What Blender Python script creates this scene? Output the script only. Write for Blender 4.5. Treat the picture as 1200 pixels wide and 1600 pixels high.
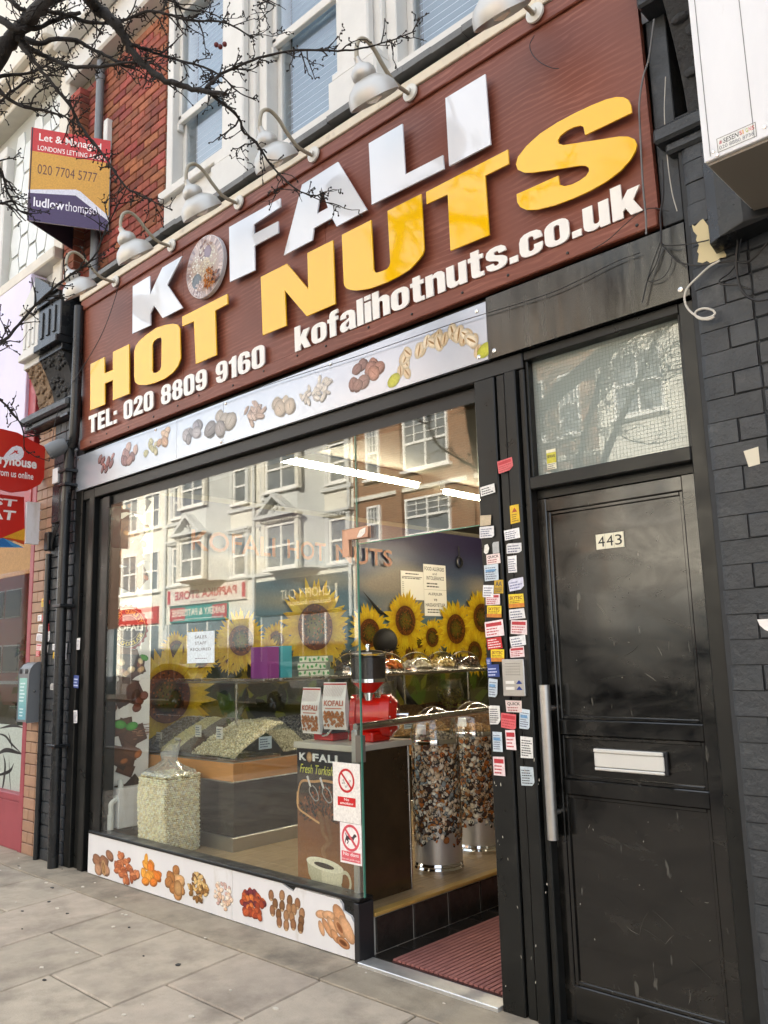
import bpy, math, random
import numpy as np
from mathutils import Vector, Matrix
from mathutils.geometry import tessellate_polygon

for o in list(bpy.data.objects): bpy.data.objects.remove(o)
SC = bpy.context.scene
COL = SC.collection
R = math.radians

# ------------------------------------------------------------------ camera
cam_d = bpy.data.cameras.new('camera'); cam = bpy.data.objects.new('camera', cam_d); COL.objects.link(cam)
cam_d.sensor_fit = 'VERTICAL'; cam_d.sensor_height = 36.0; cam_d.lens = 29.25
cam_d.clip_start = 0.05; cam_d.clip_end = 400
_yaw, _pit, _rol = R(43.348), R(9.761), R(-1.521)
_f = Vector((-math.sin(_yaw)*math.cos(_pit), math.cos(_yaw)*math.cos(_pit), math.sin(_pit)))
_r = Vector((math.cos(_yaw), math.sin(_yaw), 0)); _u = _r.cross(_f)
_r2 = _r*math.cos(_rol)+_u*math.sin(_rol); _u2 = -_r*math.sin(_rol)+_u*math.cos(_rol)
cam.matrix_world = Matrix(((_r2.x,_u2.x,-_f.x,0),(_r2.y,_u2.y,-_f.y,-3.2145),(_r2.z,_u2.z,-_f.z,1.55),(0,0,0,1)))
SC.camera = cam

# ------------------------------------------------------------------ sky, sun, exposure
SUN_EL, SUN_AZ = R(25), R(20)          # sun stands behind the shop, a little to its right
wld = bpy.data.worlds.new('World'); SC.world = wld; wld.use_nodes = True
wn = wld.node_tree.nodes; wl = wld.node_tree.links
bg = wn['Background']
sky = wn.new('ShaderNodeTexSky'); sky.sky_type = 'NISHITA'; sky.sun_disc = False
sky.sun_elevation = SUN_EL; sky.sun_rotation = SUN_AZ; sky.air_density = 1.0; sky.dust_density = 3.0; sky.ozone_density = 0.6
# thin bright cloud spread evenly over the whole sky
tc = wn.new('ShaderNodeTexCoord'); cn = wn.new('ShaderNodeTexNoise'); cn.inputs['Scale'].default_value = 2.2; cn.inputs['Detail'].default_value = 6
cr = wn.new('ShaderNodeValToRGB'); cr.color_ramp.elements[0].position = 0.34; cr.color_ramp.elements[1].position = 0.62
cr.color_ramp.elements[0].color = (.42,.42,.42,1); cr.color_ramp.elements[1].color = (.92,.92,.92,1)
mx = wn.new('ShaderNodeMixRGB'); mx.inputs[2].default_value = (4.2, 4.5, 4.9, 1)
wl.new(tc.outputs['Generated'], cn.inputs['Vector']); wl.new(cn.outputs['Fac'], cr.inputs[0])
wl.new(cr.outputs[0], mx.inputs[0]); wl.new(sky.outputs[0], mx.inputs[1]); wl.new(mx.outputs[0], bg.inputs[0])
bg.inputs[1].default_value = 0.09
sd = bpy.data.lights.new('sun', 'SUN'); sd.energy = 5.0; sd.angle = R(0.53); sd.color = (1.0, 0.93, 0.82)
sun = bpy.data.objects.new('sun', sd); COL.objects.link(sun)
_s = Vector((math.sin(SUN_AZ)*math.cos(SUN_EL), math.cos(SUN_AZ)*math.cos(SUN_EL), math.sin(SUN_EL)))
sun.rotation_euler = _s.to_track_quat('Z', 'Y').to_euler(); sun.location = (0, 30, 40)
SC.view_settings.view_transform = 'Standard'; SC.view_settings.look = 'None'
SC.view_settings.exposure = 2.45; SC.view_settings.gamma = 1.0; SC.view_settings.use_curve_mapping = False
SC.render.engine = 'CYCLES'
SC.cycles.max_bounces = 8; SC.cycles.transparent_max_bounces = 24; SC.cycles.use_denoising = True
SC.cycles.caustics_reflective = False; SC.cycles.caustics_refractive = False

# ------------------------------------------------------------------ helpers
def lin(c):
    return tuple((x/12.92 if x <= .04045 else ((x+.055)/1.055)**2.4) for x in c)
def H(s):
    s = s.lstrip('#'); return lin(tuple(int(s[i:i+2],16)/255 for i in (0,2,4)))
def mulc(c, k): return tuple(min(1, x*k) for x in c)
def mixc(a, b, t): return tuple(x*(1-t)+y*t for x, y in zip(a, b))

class MB:
    def __init__(s): s.v = []; s.f = []; s.c = []; s.col = (1,1,1)
    def add(s, vs, fs, col=None):
        n = len(s.v); s.v += [tuple(v) for v in vs]; s.f += [tuple(i+n for i in f) for f in fs]
        s.c += [col or s.col]*len(vs); return s
    def box(s, x0, x1, y0, y1, z0, z1, col=None):
        return s.add([(x0,y0,z0),(x1,y0,z0),(x1,y1,z0),(x0,y1,z0),(x0,y0,z1),(x1,y0,z1),(x1,y1,z1),(x0,y1,z1)],
            [(0,3,2,1),(4,5,6,7),(0,1,5,4),(1,2,6,5),(2,3,7,6),(3,0,4,7)], col)
    def cbox(s, x0, x1, y0, y1, z0, z1, b=.004, col=None):      # chamfered box
        P = []; X = (x0,x1); Y = (y0,y1); Z = (z0,z1); idx = {}
        for i in (0,1):
            for j in (0,1):
                for k in (0,1):
                    sx, sy, sz = (b if i==0 else -b), (b if j==0 else -b), (b if k==0 else -b)
                    for a, q in (('x',(X[i],Y[j]+sy,Z[k]+sz)),('y',(X[i]+sx,Y[j],Z[k]+sz)),('z',(X[i]+sx,Y[j]+sy,Z[k]))):
                        idx[i,j,k,a] = len(P); P.append(q)
        F = []
        I = lambda i,j,k,a: idx[i,j,k,a]
        for i in (0,1):
            F.append([I(i,0,0,'x'),I(i,1,0,'x'),I(i,1,1,'x'),I(i,0,1,'x')][::(1 if i else -1)])
            F.append([I(0,i,0,'y'),I(1,i,0,'y'),I(1,i,1,'y'),I(0,i,1,'y')][::(-1 if i else 1)])
            F.append([I(0,0,i,'z'),I(1,0,i,'z'),I(1,1,i,'z'),I(0,1,i,'z')][::(1 if i else -1)])
        for i in (0,1):
            for j in (0,1):
                F.append([I(i,j,0,'x'),I(i,j,1,'x'),I(i,j,1,'y'),I(i,j,0,'y')][::(1 if i==j else -1)])
                F.append([I(i,0,j,'x'),I(i,1,j,'x'),I(i,1,j,'z'),I(i,0,j,'z')][::(-1 if i==j else 1)])
                F.append([I(0,i,j,'y'),I(1,i,j,'y'),I(1,i,j,'z'),I(0,i,j,'z')][::(1 if i==j else -1)])
        for i in (0,1):
            for j in (0,1):
                for k in (0,1):
                    t = [I(i,j,k,'x'),I(i,j,k,'y'),I(i,j,k,'z')]
                    F.append(t[::(1 if (i+j+k)%2 else -1)])
        return s.add(P, F, col)
    def prism(s, loops, mp, h0, h1, col=None):
        # loops: outer 2d polygon (and holes); mp(u,v,h)->3d ; solid between h0 and h1
        if isinstance(loops[0][0], (int, float)): loops = [loops]
        flat = [p for l in loops for p in l]
        tri = tessellate_polygon([[Vector((p[0],p[1],0)) for p in l] for l in loops])
        n = len(flat)
        vs = [mp(u,v,h1) for u,v in flat]+[mp(u,v,h0) for u,v in flat]
        fs = [tuple(t) for t in tri]+[tuple(i+n for i in t[::-1]) for t in tri]
        k = 0
        for l in loops:
            m = len(l)
            for i in range(m):
                a, b = k+i, k+(i+1) % m; fs.append((a,b,b+n,a+n))
            k += m
        return s.add(vs, fs, col)
    def tube(s, pts, r, n=8, col=None, cap=True):
        pts = [Vector(p) for p in pts]; m = len(pts)
        rs = r if isinstance(r, (list,tuple)) else [r]*m
        up = Vector((0.13,0.21,1)); vs = []; prev = None
        for i, p in enumerate(pts):
            d = (pts[min(i+1,m-1)]-pts[max(i-1,0)])
            if d.length < 1e-9: d = Vector((0,0,1))
            d.normalize()
            a = d.cross(up) if prev is None else (prev - d*prev.dot(d))
            if a.length < 1e-4: a = d.cross(Vector((1,0.2,0.1)))
            a.normalize(); prev = a; b = d.cross(a)
            for k in range(n):
                t = 2*math.pi*k/n; vs.append(p+(a*math.cos(t)+b*math.sin(t))*rs[i])
        fs = []
        for i in range(m-1):
            for k in range(n):
                k2 = (k+1) % n; fs.append((i*n+k, i*n+k2, (i+1)*n+k2, (i+1)*n+k))
        if cap:
            fs.append(tuple(range(n))[::-1]); fs.append(tuple(range((m-1)*n, m*n)))
        return s.add(vs, fs, col)
    def lathe(s, prof, c=(0,0,0), axis=(0,0,1), n=24, col=None, cols=None):
        ax = Vector(axis).normalized(); a = ax.orthogonal().normalized(); b = ax.cross(a); c = Vector(c)
        base = len(s.v)
        vs = []; fs = []
        for (r,h) in prof:
            for k in range(n):
                t = 2*math.pi*k/n; vs.append(c+ax*h+(a*math.cos(t)+b*math.sin(t))*r)
        for i in range(len(prof)-1):
            for k in range(n):
                k2 = (k+1) % n; fs.append((i*n+k, i*n+k2, (i+1)*n+k2, (i+1)*n+k))
        if prof[0][0] > 1e-6: fs.append(tuple(range(n))[::-1])
        if prof[-1][0] > 1e-6: fs.append(tuple(range((len(prof)-1)*n, len(prof)*n)))
        return s.add(vs, fs, col)
    def ell(s, c, rad, rot=None, nu=10, nv=7, col=None):
        c = Vector(c); vs = []; fs = []
        for j in range(nv+1):
            ph = math.pi*j/nv
            for i in range(nu):
                t = 2*math.pi*i/nu
                p = Vector((rad[0]*math.sin(ph)*math.cos(t), rad[1]*math.sin(ph)*math.sin(t), rad[2]*math.cos(ph)))
                if rot: p = rot @ p
                vs.append(c+p)
        for j in range(nv):
            for i in range(nu):
                i2 = (i+1) % nu; fs.append((j*nu+i,(j+1)*nu+i,(j+1)*nu+i2,j*nu+i2))
        return s.add(vs, fs, col)
    def quad(s, a, b, c, d, col=None): return s.add([a,b,c,d], [(0,1,2,3)], col)
    def mesh(s, name, colors=False):
        me = bpy.data.meshes.new(name); me.from_pydata(s.v, [], s.f); me.update()
        if colors:
            at = me.color_attributes.new('Col', 'FLOAT_COLOR', 'POINT')
            at.data.foreach_set('color', np.array([tuple(c)+(1.0,) for c in s.c], dtype=np.float32).ravel())
        return me

WM = {}        # world matrix of each parent
def mw(o): return WM.get(o.name, Matrix.Identity(4))
def link(o, parent=None):
    COL.objects.link(o)
    if parent is not None: o.parent = parent; WM[o.name] = mw(parent).copy()
    return o
def tag(o, label=None, cat=None, group=None, kind=None):
    if label: o['label'] = label
    if cat: o['category'] = cat
    if group: o['group'] = group
    if kind: o['kind'] = kind
    return o
def thing(name, label, cat, loc=(0,0,0), group=None, rot=None):
    o = bpy.data.objects.new(name, None); o.empty_display_size = .1; COL.objects.link(o); o.location = loc
    m = Matrix.Translation(loc)
    if rot: o.rotation_euler = rot; m = m @ Vector(rot).to_track_quat('Z','Y').to_matrix().to_4x4() if False else m @ __import__('mathutils').Euler(rot).to_matrix().to_4x4()
    WM[o.name] = m
    return tag(o, label, cat, group)
def shade(me, ang=35):
    me.polygons.foreach_set('use_smooth', [True]*len(me.polygons))
    try: me.set_sharp_from_angle(angle=R(ang))
    except Exception: pass
def build(name, mb, mat, parent=None, smooth=False, bevel=0, local=False, colors=None, kind=None, ang=35):
    if colors is None: colors = mat.get('vc', 0) == 1
    me = mb.mesh(name, colors)
    me.materials.append(mat)
    if smooth: shade(me, ang)
    o = bpy.data.objects.new(name, me)
    if parent is not None and not local: me.transform(mw(parent).inverted())
    link(o, parent)
    if bevel:
        b = o.modifiers.new('edge', 'BEVEL'); b.width = bevel; b.segments = 2; b.limit_method = 'ANGLE'; b.angle_limit = R(40)
    if kind: o['kind'] = kind
    return o
def solo(name, mb, mat, label, cat, group=None, **k):
    return tag(build(name, mb, mat, None, **k), label, cat, group)
def pieces(name, me, mats, parent, locs, rots=None):
    out = []
    for i, l in enumerate(locs):
        o = bpy.data.objects.new(name, me); COL.objects.link(o); o.parent = parent
        o.location = mw(parent).inverted() @ Vector(l)
        if rots: o.rotation_euler = rots[i]
        out.append(o)
    return out
def copy_tree(o, parent=None):
    c = o.copy(); COL.objects.link(c); c.parent = parent
    for ch in o.children: copy_tree(ch, c)
    return c

def plane(o, U, V, N):
    o, U, V, N = Vector(o), Vector(U), Vector(V), Vector(N)
    return lambda u, v, h: o+U*u+V*v+N*h
def street(y): return plane((0,y,0), (1,0,0), (0,0,1), (0,-1,0))      # surface facing the street
def eastw(x): return plane((x,0,0), (0,1,0), (0,0,1), (1,0,0))        # surface facing +x

# ---- lettering
_tcache = {}
def glyphs(txt, bold=0.0):
    k = (txt, bold)
    if k in _tcache: return _tcache[k]
    cu = bpy.data.curves.new('lettering', 'FONT'); cu.body = txt; cu.size = 1.0; cu.offset = bold; cu.resolution_u = 3
    cu.fill_mode = 'FRONT' if hasattr(cu, 'fill_mode') else None
    ob = bpy.data.objects.new('lettering', cu); COL.objects.link(ob)
    dg = bpy.context.evaluated_depsgraph_get(); me = bpy.data.meshes.new_from_object(ob.evaluated_get(dg))
    vs = [(v.co.x, v.co.y) for v in me.vertices]; fs = [tuple(p.vertices) for p in me.polygons]
    bpy.data.objects.remove(ob); bpy.data.curves.remove(cu); bpy.data.meshes.remove(me)
    _tcache[k] = (vs, fs); return vs, fs
def text2d(txt, u, v, w, h, bold=0.0, shear=0.0):
    """lettering fitted into a box with lower left corner (u, v)"""
    vs, fs = glyphs(txt, bold)
    if not vs: return [], []
    x0 = min(p[0] for p in vs); x1 = max(p[0] for p in vs); y0 = min(p[1] for p in vs); y1 = max(p[1] for p in vs)
    sx = w/(x1-x0); sy = h/(y1-y0)
    return [(u+(x-x0)*sx+shear*(y-y0)*sy, v+(y-y0)*sy) for x, y in vs], fs

class PR:
    """flat print: coloured shapes laid over one another on a surface"""
    def __init__(s, mp, dh=.00002, h=.0006): s.mp = mp; s.h = h; s.dh = dh; s.mb = MB()
    def _put(s, pts, fs, cols):
        n = len(s.mb.v)
        s.mb.v += [tuple(s.mp(p[0],p[1],s.h)) for p in pts]; s.mb.f += [tuple(i+n for i in f) for f in fs]
        s.mb.c += cols if isinstance(cols, list) else [cols]*len(pts); s.h += s.dh
    def rect(s, u0, v0, u1, v1, c, c2=None):
        s._put([(u0,v0),(u1,v0),(u1,v1),(u0,v1)], [(0,1,2,3)], [c,c,c2,c2] if c2 else c)
    def poly(s, pts, c):
        tri = tessellate_polygon([[Vector((p[0],p[1],0)) for p in pts]])
        fs = []
        for t in tri:
            a, b, d = (pts[i] for i in t)
            fs.append(t if (b[0]-a[0])*(d[1]-a[1])-(b[1]-a[1])*(d[0]-a[0]) > 0 else t[::-1])
        s._put(pts, fs, c)
    def ell(s, cx, cy, rx, ry, rot=0, ci=None, co=None, n=12, off=(0,0), jit=0):
        cs, sn = math.cos(rot), math.sin(rot); co = co or ci; pts = []; cols = []
        f = lambda x, y: (cx+x*cs-y*sn, cy+x*sn+y*cs)
        cen = f(off[0]*rx, off[1]*ry); pts.append(cen); cols.append(ci)
        p1, p2 = (cx*917+cy*331) % 6.28, (cx*523+cy*777) % 6.28; jr = lambda t: 1+jit*(.6*math.sin(2*t+p1)+.5*math.sin(3*t+p2))
        for ring, q in ((.62, mixc(ci,co,.3)), (1, co)):
            for i in range(n):
                t = 2*math.pi*i/n; p = f(rx*jr(t)*math.cos(t), ry*jr(t)*math.sin(t))
                pts.append((cen[0]+(p[0]-cen[0])*ring, cen[1]+(p[1]-cen[1])*ring)); cols.append(q)
        fs = [(0,1+i,1+(i+1)%n) for i in range(n)]+[(1+i,1+n+i,1+n+(i+1)%n,1+(i+1)%n) for i in range(n)]
        s._put(pts, fs, cols)
    def ring(s, cx, cy, r0, r1, c, n=32, ry=1.0):
        pts = [(cx+r*math.cos(2*math.pi*i/n), cy+ry*r*math.sin(2*math.pi*i/n)) for r in (r0,r1) for i in range(n)]
        s._put(pts, [(i,n+i,n+(i+1)%n,(i+1)%n) for i in range(n)], c)
    def text(s, t, u, v, w, h, c, bold=0.0, shear=0.0):
        p, f = text2d(t, u, v, w, h, bold, shear)
        if p: s._put(p, f, c)
    def arc(s, t, cx, cy, r, h, a0, a1, c, bold=.02, inward=False):
        for i, ch in enumerate(t):
            if ch == ' ': continue
            a = a0+(a1-a0)*(i+.5)/len(t)
            p, f = text2d(ch, -.34*h, 0, .68*h*(.45 if ch in 'I' else 1), h, bold)
            q = []
            for x, y in p:
                if inward: rr = r-y+h; ang = a+x/r
                else: rr = r+y; ang = a-x/r
                q.append((cx+rr*math.cos(ang), cy+rr*math.sin(ang)))
            if q: s._put(q, f, c)
    def lines(s, u0, v0, u1, v1, n, c, seed=0):
        rg = random.Random(seed); hh = (v1-v0)/n
        for i in range(n):
            a = u0; y = v1-(i+.75)*hh; e = u1-(u1-u0)*rg.random()*.35
            while a < e:
                w = (u1-u0)*rg.uniform(.08,.2); s.rect(a, y, min(a+w,e), y+hh*.42, c); a += w+(u1-u0)*.03
    def build(s, name, mat, parent=None, local=False): return build(name, s.mb, mat, parent, local=local, colors=True)

def scatter(name, cen, rad, cols, mat, parent, seed=0, detail=0, kind='stuff'):
    """many little rounded grains as one mesh"""
    rg = np.random.RandomState(seed); cen = np.asarray(cen, float); n = len(cen)
    t = (1+5**.5)/2
    iv = np.array([(-1,t,0),(1,t,0),(-1,-t,0),(1,-t,0),(0,-1,t),(0,1,t),(0,-1,-t),(0,1,-t),(t,0,-1),(t,0,1),(-t,0,-1),(-t,0,1)],float); iv /= np.linalg.norm(iv[0])
    fi = np.array([(0,11,5),(0,5,1),(0,1,7),(0,7,10),(0,10,11),(1,5,9),(5,11,4),(11,10,2),(10,7,6),(7,1,8),(3,9,4),(3,4,2),(3,2,6),(3,6,8),(3,8,9),(4,9,5),(2,4,11),(6,2,10),(8,6,7),(9,8,1)])
    A = rg.normal(size=(n,3,3)); Q = np.linalg.qr(A)[0]
    rad = np.asarray(rad, float)
    rad = np.broadcast_to(rad, (n,3))*rg.uniform(.82,1.15,size=(n,1))
    V = np.einsum('nij,nkj->nki', Q, iv[None]*rad[:,None,:])+cen[:,None,:]
    F = (fi[None]+12*np.arange(n)[:,None,None]).reshape(-1,3)
    me = bpy.data.meshes.new(name)
    m = np.array(mw(parent).inverted()) if parent is not None else np.eye(4)
    Vw = V.reshape(-1,3) @ m[:3,:3].T + m[:3,3]
    me.from_pydata(Vw.tolist(), [], F.tolist()); me.update()
    cols = np.asarray(cols, float)
    cc = cols if len(cols) == n else cols[rg.randint(0, len(cols), n)]
    cc = np.clip(cc*rg.uniform(.75,1.2,size=(n,1)), 0, 1)
    c4 = np.ones((n,12,4), np.float32); c4[:,:,:3] = cc[:,None,:]
    at = me.color_attributes.new('Col', 'FLOAT_COLOR', 'POINT'); at.data.foreach_set('color', c4.ravel())
    me.materials.append(mat); shade(me, 180)
    o = bpy.data.objects.new(name, me); link(o, parent)
    if kind: o['kind'] = kind
    return o

# ------------------------------------------------------------------ materials
M = {}
def mat(key, col=(.5,.5,.5), rough=.5, metal=0., spec=.5, var=.0, vscale=8., bump=0., bscale=60., coat=0., rvar=0., rand=0., dirt=None, dscale=3., dlo=.5, dhi=.75, vc=False, emit=None, estr=0., stretch=(1,1,1), trans=0.):
    m = bpy.data.materials.new(key); m.use_nodes = True; nt = m.node_tree; N = nt.nodes; L = nt.links; p = N['Principled BSDF']
    p.inputs['Roughness'].default_value = rough; p.inputs['Metallic'].default_value = metal
    p.inputs['Specular IOR Level'].default_value = spec; p.inputs['Coat Weight'].default_value = coat; p.inputs['Coat Roughness'].default_value = .05
    if trans: p.inputs['Transmission Weight'].default_value = trans
    geo = N.new('ShaderNodeNewGeometry'); mp = N.new('ShaderNodeMapping'); mp.inputs['Scale'].default_value = stretch; L.new(geo.outputs['Position'], mp.inputs['Vector'])
    if vc:
        a = N.new('ShaderNodeVertexColor'); a.layer_name = 'Col'; cur = a.outputs['Color']; m['vc'] = 1
    else:
        rgb = N.new('ShaderNodeRGB'); rgb.outputs[0].default_value = tuple(col)+(1,); cur = rgb.outputs[0]
    def noise(scale, detail=6):
        n = N.new('ShaderNodeTexNoise'); n.inputs['Scale'].default_value = scale; n.inputs['Detail'].default_value = detail; n.inputs['Roughness'].default_value = .62
        L.new(mp.outputs[0], n.inputs['Vector']); return n
    if rand:
        oi = N.new('ShaderNodeObjectInfo'); mr = N.new('ShaderNodeMapRange'); mr.inputs['To Min'].default_value = 1-rand; mr.inputs['To Max'].default_value = 1+rand
        L.new(oi.outputs['Random'], mr.inputs['Value']); hs = N.new('ShaderNodeHueSaturation'); L.new(mr.outputs[0], hs.inputs['Value'])
        m2 = N.new('ShaderNodeMapRange'); m2.inputs['To Min'].default_value = .5-rand*.05; m2.inputs['To Max'].default_value = .5+rand*.05
        fr = N.new('ShaderNodeMath'); fr.operation = 'FRACT'; mu = N.new('ShaderNodeMath'); mu.operation = 'MULTIPLY'; mu.inputs[1].default_value = 7.31
        L.new(oi.outputs['Random'], mu.inputs[0]); L.new(mu.outputs[0], fr.inputs[0]); L.new(fr.outputs[0], m2.inputs['Value']); L.new(m2.outputs[0], hs.inputs['Hue'])
        L.new(cur, hs.inputs['Color']); cur = hs.outputs[0]
    if var:
        n = noise(vscale); mr = N.new('ShaderNodeMapRange'); mr.inputs['From Min'].default_value = .3; mr.inputs['From Max'].default_value = .7
        mr.inputs['To Min'].default_value = 1-var; mr.inputs['To Max'].default_value = 1+var; L.new(n.outputs['Fac'], mr.inputs['Value'])
        hs = N.new('ShaderNodeHueSaturation'); L.new(mr.outputs[0], hs.inputs['Value']); L.new(cur, hs.inputs['Color']); cur = hs.outputs[0]
    if dirt:
        n = noise(dscale, 9); cr = N.new('ShaderNodeValToRGB'); cr.color_ramp.elements[0].position = dlo; cr.color_ramp.elements[1].position = dhi
        L.new(n.outputs['Fac'], cr.inputs[0]); mx = N.new('ShaderNodeMixRGB'); mx.inputs[2].default_value = tuple(dirt)+(1,)
        L.new(cr.outputs[0], mx.inputs[0]); L.new(cur, mx.inputs[1]); cur = mx.outputs[0]
    L.new(cur, p.inputs['Base Color'])
    if rvar:
        n = noise(vscale*.7+1.7); mr = N.new('ShaderNodeMapRange'); mr.inputs['From Min'].default_value = .3; mr.inputs['From Max'].default_value = .7
        mr.inputs['To Min'].default_value = max(0,rough-rvar); mr.inputs['To Max'].default_value = rough+rvar; L.new(n.outputs['Fac'], mr.inputs['Value']); L.new(mr.outputs[0], p.inputs['Roughness'])
    if bump:
        n = noise(bscale, 5); b = N.new('ShaderNodeBump'); b.inputs['Strength'].default_value = bump; b.inputs['Distance'].default_value = .01
        L.new(n.outputs['Fac'], b.inputs['Height']); L.new(b.outputs[0], p.inputs['Normal'])
    if emit: p.inputs['Emission Color'].default_value = tuple(emit)+(1,); p.inputs['Emission Strength'].default_value = estr
    M[key] = m; return m
def glass(key, tint=(.93,.96,.94), ior=1.5, rough=0.0, boost=1.0, milk=0., milkc=(.8,.85,.85)):
    m = bpy.data.materials.new(key); m.use_nodes = True; N = m.node_tree.nodes; L = m.node_tree.links
    for n in list(N):
        if n.type != 'OUTPUT_MATERIAL': N.remove(n)
    out = [n for n in N if n.type == 'OUTPUT_MATERIAL'][0]
    t = N.new('ShaderNodeBsdfTransparent'); t.inputs[0].default_value = tuple(tint)+(1,)
    g = N.new('ShaderNodeBsdfGlossy'); g.inputs['Roughness'].default_value = rough; g.inputs[0].default_value = (1,1,1,1)
    # Schlick reflectance from the angle between the ray and the surface, the same from either side
    ge = N.new('ShaderNodeNewGeometry'); dt = N.new('ShaderNodeVectorMath'); dt.operation = 'DOT_PRODUCT'; L.new(ge.outputs['Incoming'], dt.inputs[0]); L.new(ge.outputs['Normal'], dt.inputs[1])
    def mth(op, a, b=None):
        q = N.new('ShaderNodeMath'); q.operation = op; q.use_clamp = op in ('MULTIPLY_ADD',)
        for i, x in enumerate((a, b)):
            if x is None: continue
            if isinstance(x, (int, float)): q.inputs[i].default_value = x
            else: L.new(x, q.inputs[i])
        return q
    f0 = ((ior-1)/(ior+1))**2
    c1 = mth('ABSOLUTE', dt.outputs['Value']); c2 = mth('SUBTRACT', 1.0, c1.outputs[0]); c3 = mth('POWER', c2.outputs[0], 5.0)
    c4 = mth('MULTIPLY', c3.outputs[0], 1-f0); c5 = mth('ADD', c4.outputs[0], f0); mu = mth('MULTIPLY', c5.outputs[0], boost)
    base = t.outputs[0]
    if milk:
        d = N.new('ShaderNodeBsdfDiffuse'); d.inputs[0].default_value = tuple(milkc)+(1,); mm = N.new('ShaderNodeMixShader'); mm.inputs[0].default_value = milk
        L.new(t.outputs[0], mm.inputs[1]); L.new(d.outputs[0], mm.inputs[2]); base = mm.outputs[0]
    mx = N.new('ShaderNodeMixShader'); L.new(mu.outputs[0], mx.inputs[0]); L.new(base, mx.inputs[1]); L.new(g.outputs[0], mx.inputs[2]); L.new(mx.outputs[0], out.inputs[0])
    M[key] = m; return m

# plain materials
mat('concrete', H('#9f9482'), .9, var=.16, vscale=6, bump=.35, bscale=90, dirt=H('#6d665b'), dscale=3.2, dlo=.48, dhi=.74)
mat('slab', H('#b2a696'), .88, var=.13, vscale=7, bump=.28, bscale=110, rand=.11, dirt=H('#8a8073'), dscale=3.4, dlo=.48, dhi=.74)
mat('joint', H('#3f3b34'), .95, var=.2, vscale=20)
mat('asphalt', (.06,.06,.062), .85, var=.2, vscale=12, bump=.3, bscale=150)
mat('kerb', H('#8b8780'), .85, var=.12, vscale=6)
mat('spot', (.05,.048,.045), .9, var=.3, vscale=40)
mat('gum', H('#cfc8bb'), .85)
mat('red_brick', H('#8a4b38'), .85, var=.22, vscale=16, bump=.6, bscale=70, rand=.34, dirt=H('#54302a'), dscale=6, dlo=.5, dhi=.8)
mat('mortar', H('#94806f'), .95, var=.15, vscale=25, bump=.3)
mat('black_brick', H('#33373b'), .45, spec=.45, var=.16, vscale=14, bump=.55, bscale=38, rand=.12, dirt=H('#5a5c5b'), dscale=7, dlo=.6, dhi=.85, rvar=.12)
mat('black_mortar', H('#282b2e'), .7, var=.2, vscale=20)
mat('beige_brick', H('#9b7a62'), .55, var=.12, vscale=10, bump=.25, bscale=45, rand=.12, dirt=H('#6f5848'), dscale=5, dlo=.55, dhi=.85)
mat('black_paint', H('#1e2022'), .30, spec=.45, var=.15, vscale=6, bump=.12, bscale=30, rvar=.12, dirt=H('#48463f'), dscale=7, dlo=.62, dhi=.95)
mat('black_frame', H('#171817'), .36, spec=.35, var=.15, vscale=7, rvar=.12, dirt=H('#33322e'), dscale=6, dlo=.6, dhi=.92)
mat('dark_header', H('#131210'), .45, var=.2, vscale=5)
mat('soffit', H('#4a463c'), .5, var=.2, vscale=5)
mat('white_paint', H('#cfcec9'), .5, var=.05, vscale=5, dirt=H('#c2bdb2'), dscale=3, dlo=.55, dhi=.9, bump=.08, bscale=40)
mat('cream_paint', H('#d8cdb6'), .5, var=.08, vscale=5, dirt=H('#9c907c'), dscale=9, dlo=.6, dhi=.8)
mat('lead', H('#6d6f70'), .55, metal=.2, var=.2, vscale=12, bump=.3, bscale=30)
mat('steel', (.62,.60,.57), .25, metal=1., rvar=.08, var=.05)
mat('brushed', (.55,.54,.52), .34, metal=1., rvar=.06, stretch=(1,1,14), var=.05, vscale=20)
mat('lamp_silver', (.52,.51,.48), .46, metal=.6, var=.03)
mat('chrome', (.8,.8,.8), .06, metal=1.)
mat('white_acrylic', (.78,.81,.85), .07, spec=.9, coat=.3)
mat('yellow_acrylic', (.93,.54,.004), .06, spec=.6, coat=.15)
mat('small_white', H('#f0eee8'), .3, var=.03)
mat('letter_edge', H('#3b2f26'), .5)
mat('pvc', H('#d9dcda'), .4, var=.04)
mat('cable', (.012,.012,.013), .5)
mat('cable_white', H('#cfccc2'), .5)
mat('grey_plastic', H('#6f7376'), .4, var=.05)
mat('dark_plastic', (.02,.02,.022), .35)
mat('red_paint', H('#9c2b33'), .4, var=.08, dirt=H('#c98f8f'), dscale=6, dlo=.6, dhi=.9)
mat('pink_paint', H('#96434c'), .45, var=.08, vscale=6)
mat('red_gloss', H('#c21d10'), .2, coat=.5)
mat('print', vc=True, rough=.35, spec=.5, var=.16, vscale=75)
mat('print_gloss', vc=True, rough=.14, spec=.5, coat=.2, var=.18, vscale=85)
mat('print_mural', vc=True, rough=.30, spec=.35, var=.14, vscale=60)
mat('print_matte', vc=True, rough=.7, spec=.3)
mat('grain', vc=True, rough=.6, spec=.4)
mat('silver_panel', H('#b4bac4'), .22, metal=.55, spec=.6, var=.03, vscale=3)
mat('white_panel', H('#dfe0e2'), .3, var=.04, vscale=5, dirt=H('#b4aea2'), dscale=6, dlo=.58, dhi=.86, stretch=(1,1,.35))
mat('black_metal', (.085,.082,.075), .22, metal=1.0, var=.2, vscale=3, rvar=.1, stretch=(6,1,.6))
mat('interior_wall', H('#5d574a'), .8, var=.05)
mat('ceiling', H('#454034'), .85, var=.05)
mat('wood_floor', H('#9a8260'), .45, var=.25, vscale=4, stretch=(12,1,1), bump=.1)
mat('wood_edge', H('#b4924f'), .4, var=.12, vscale=10)
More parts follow.
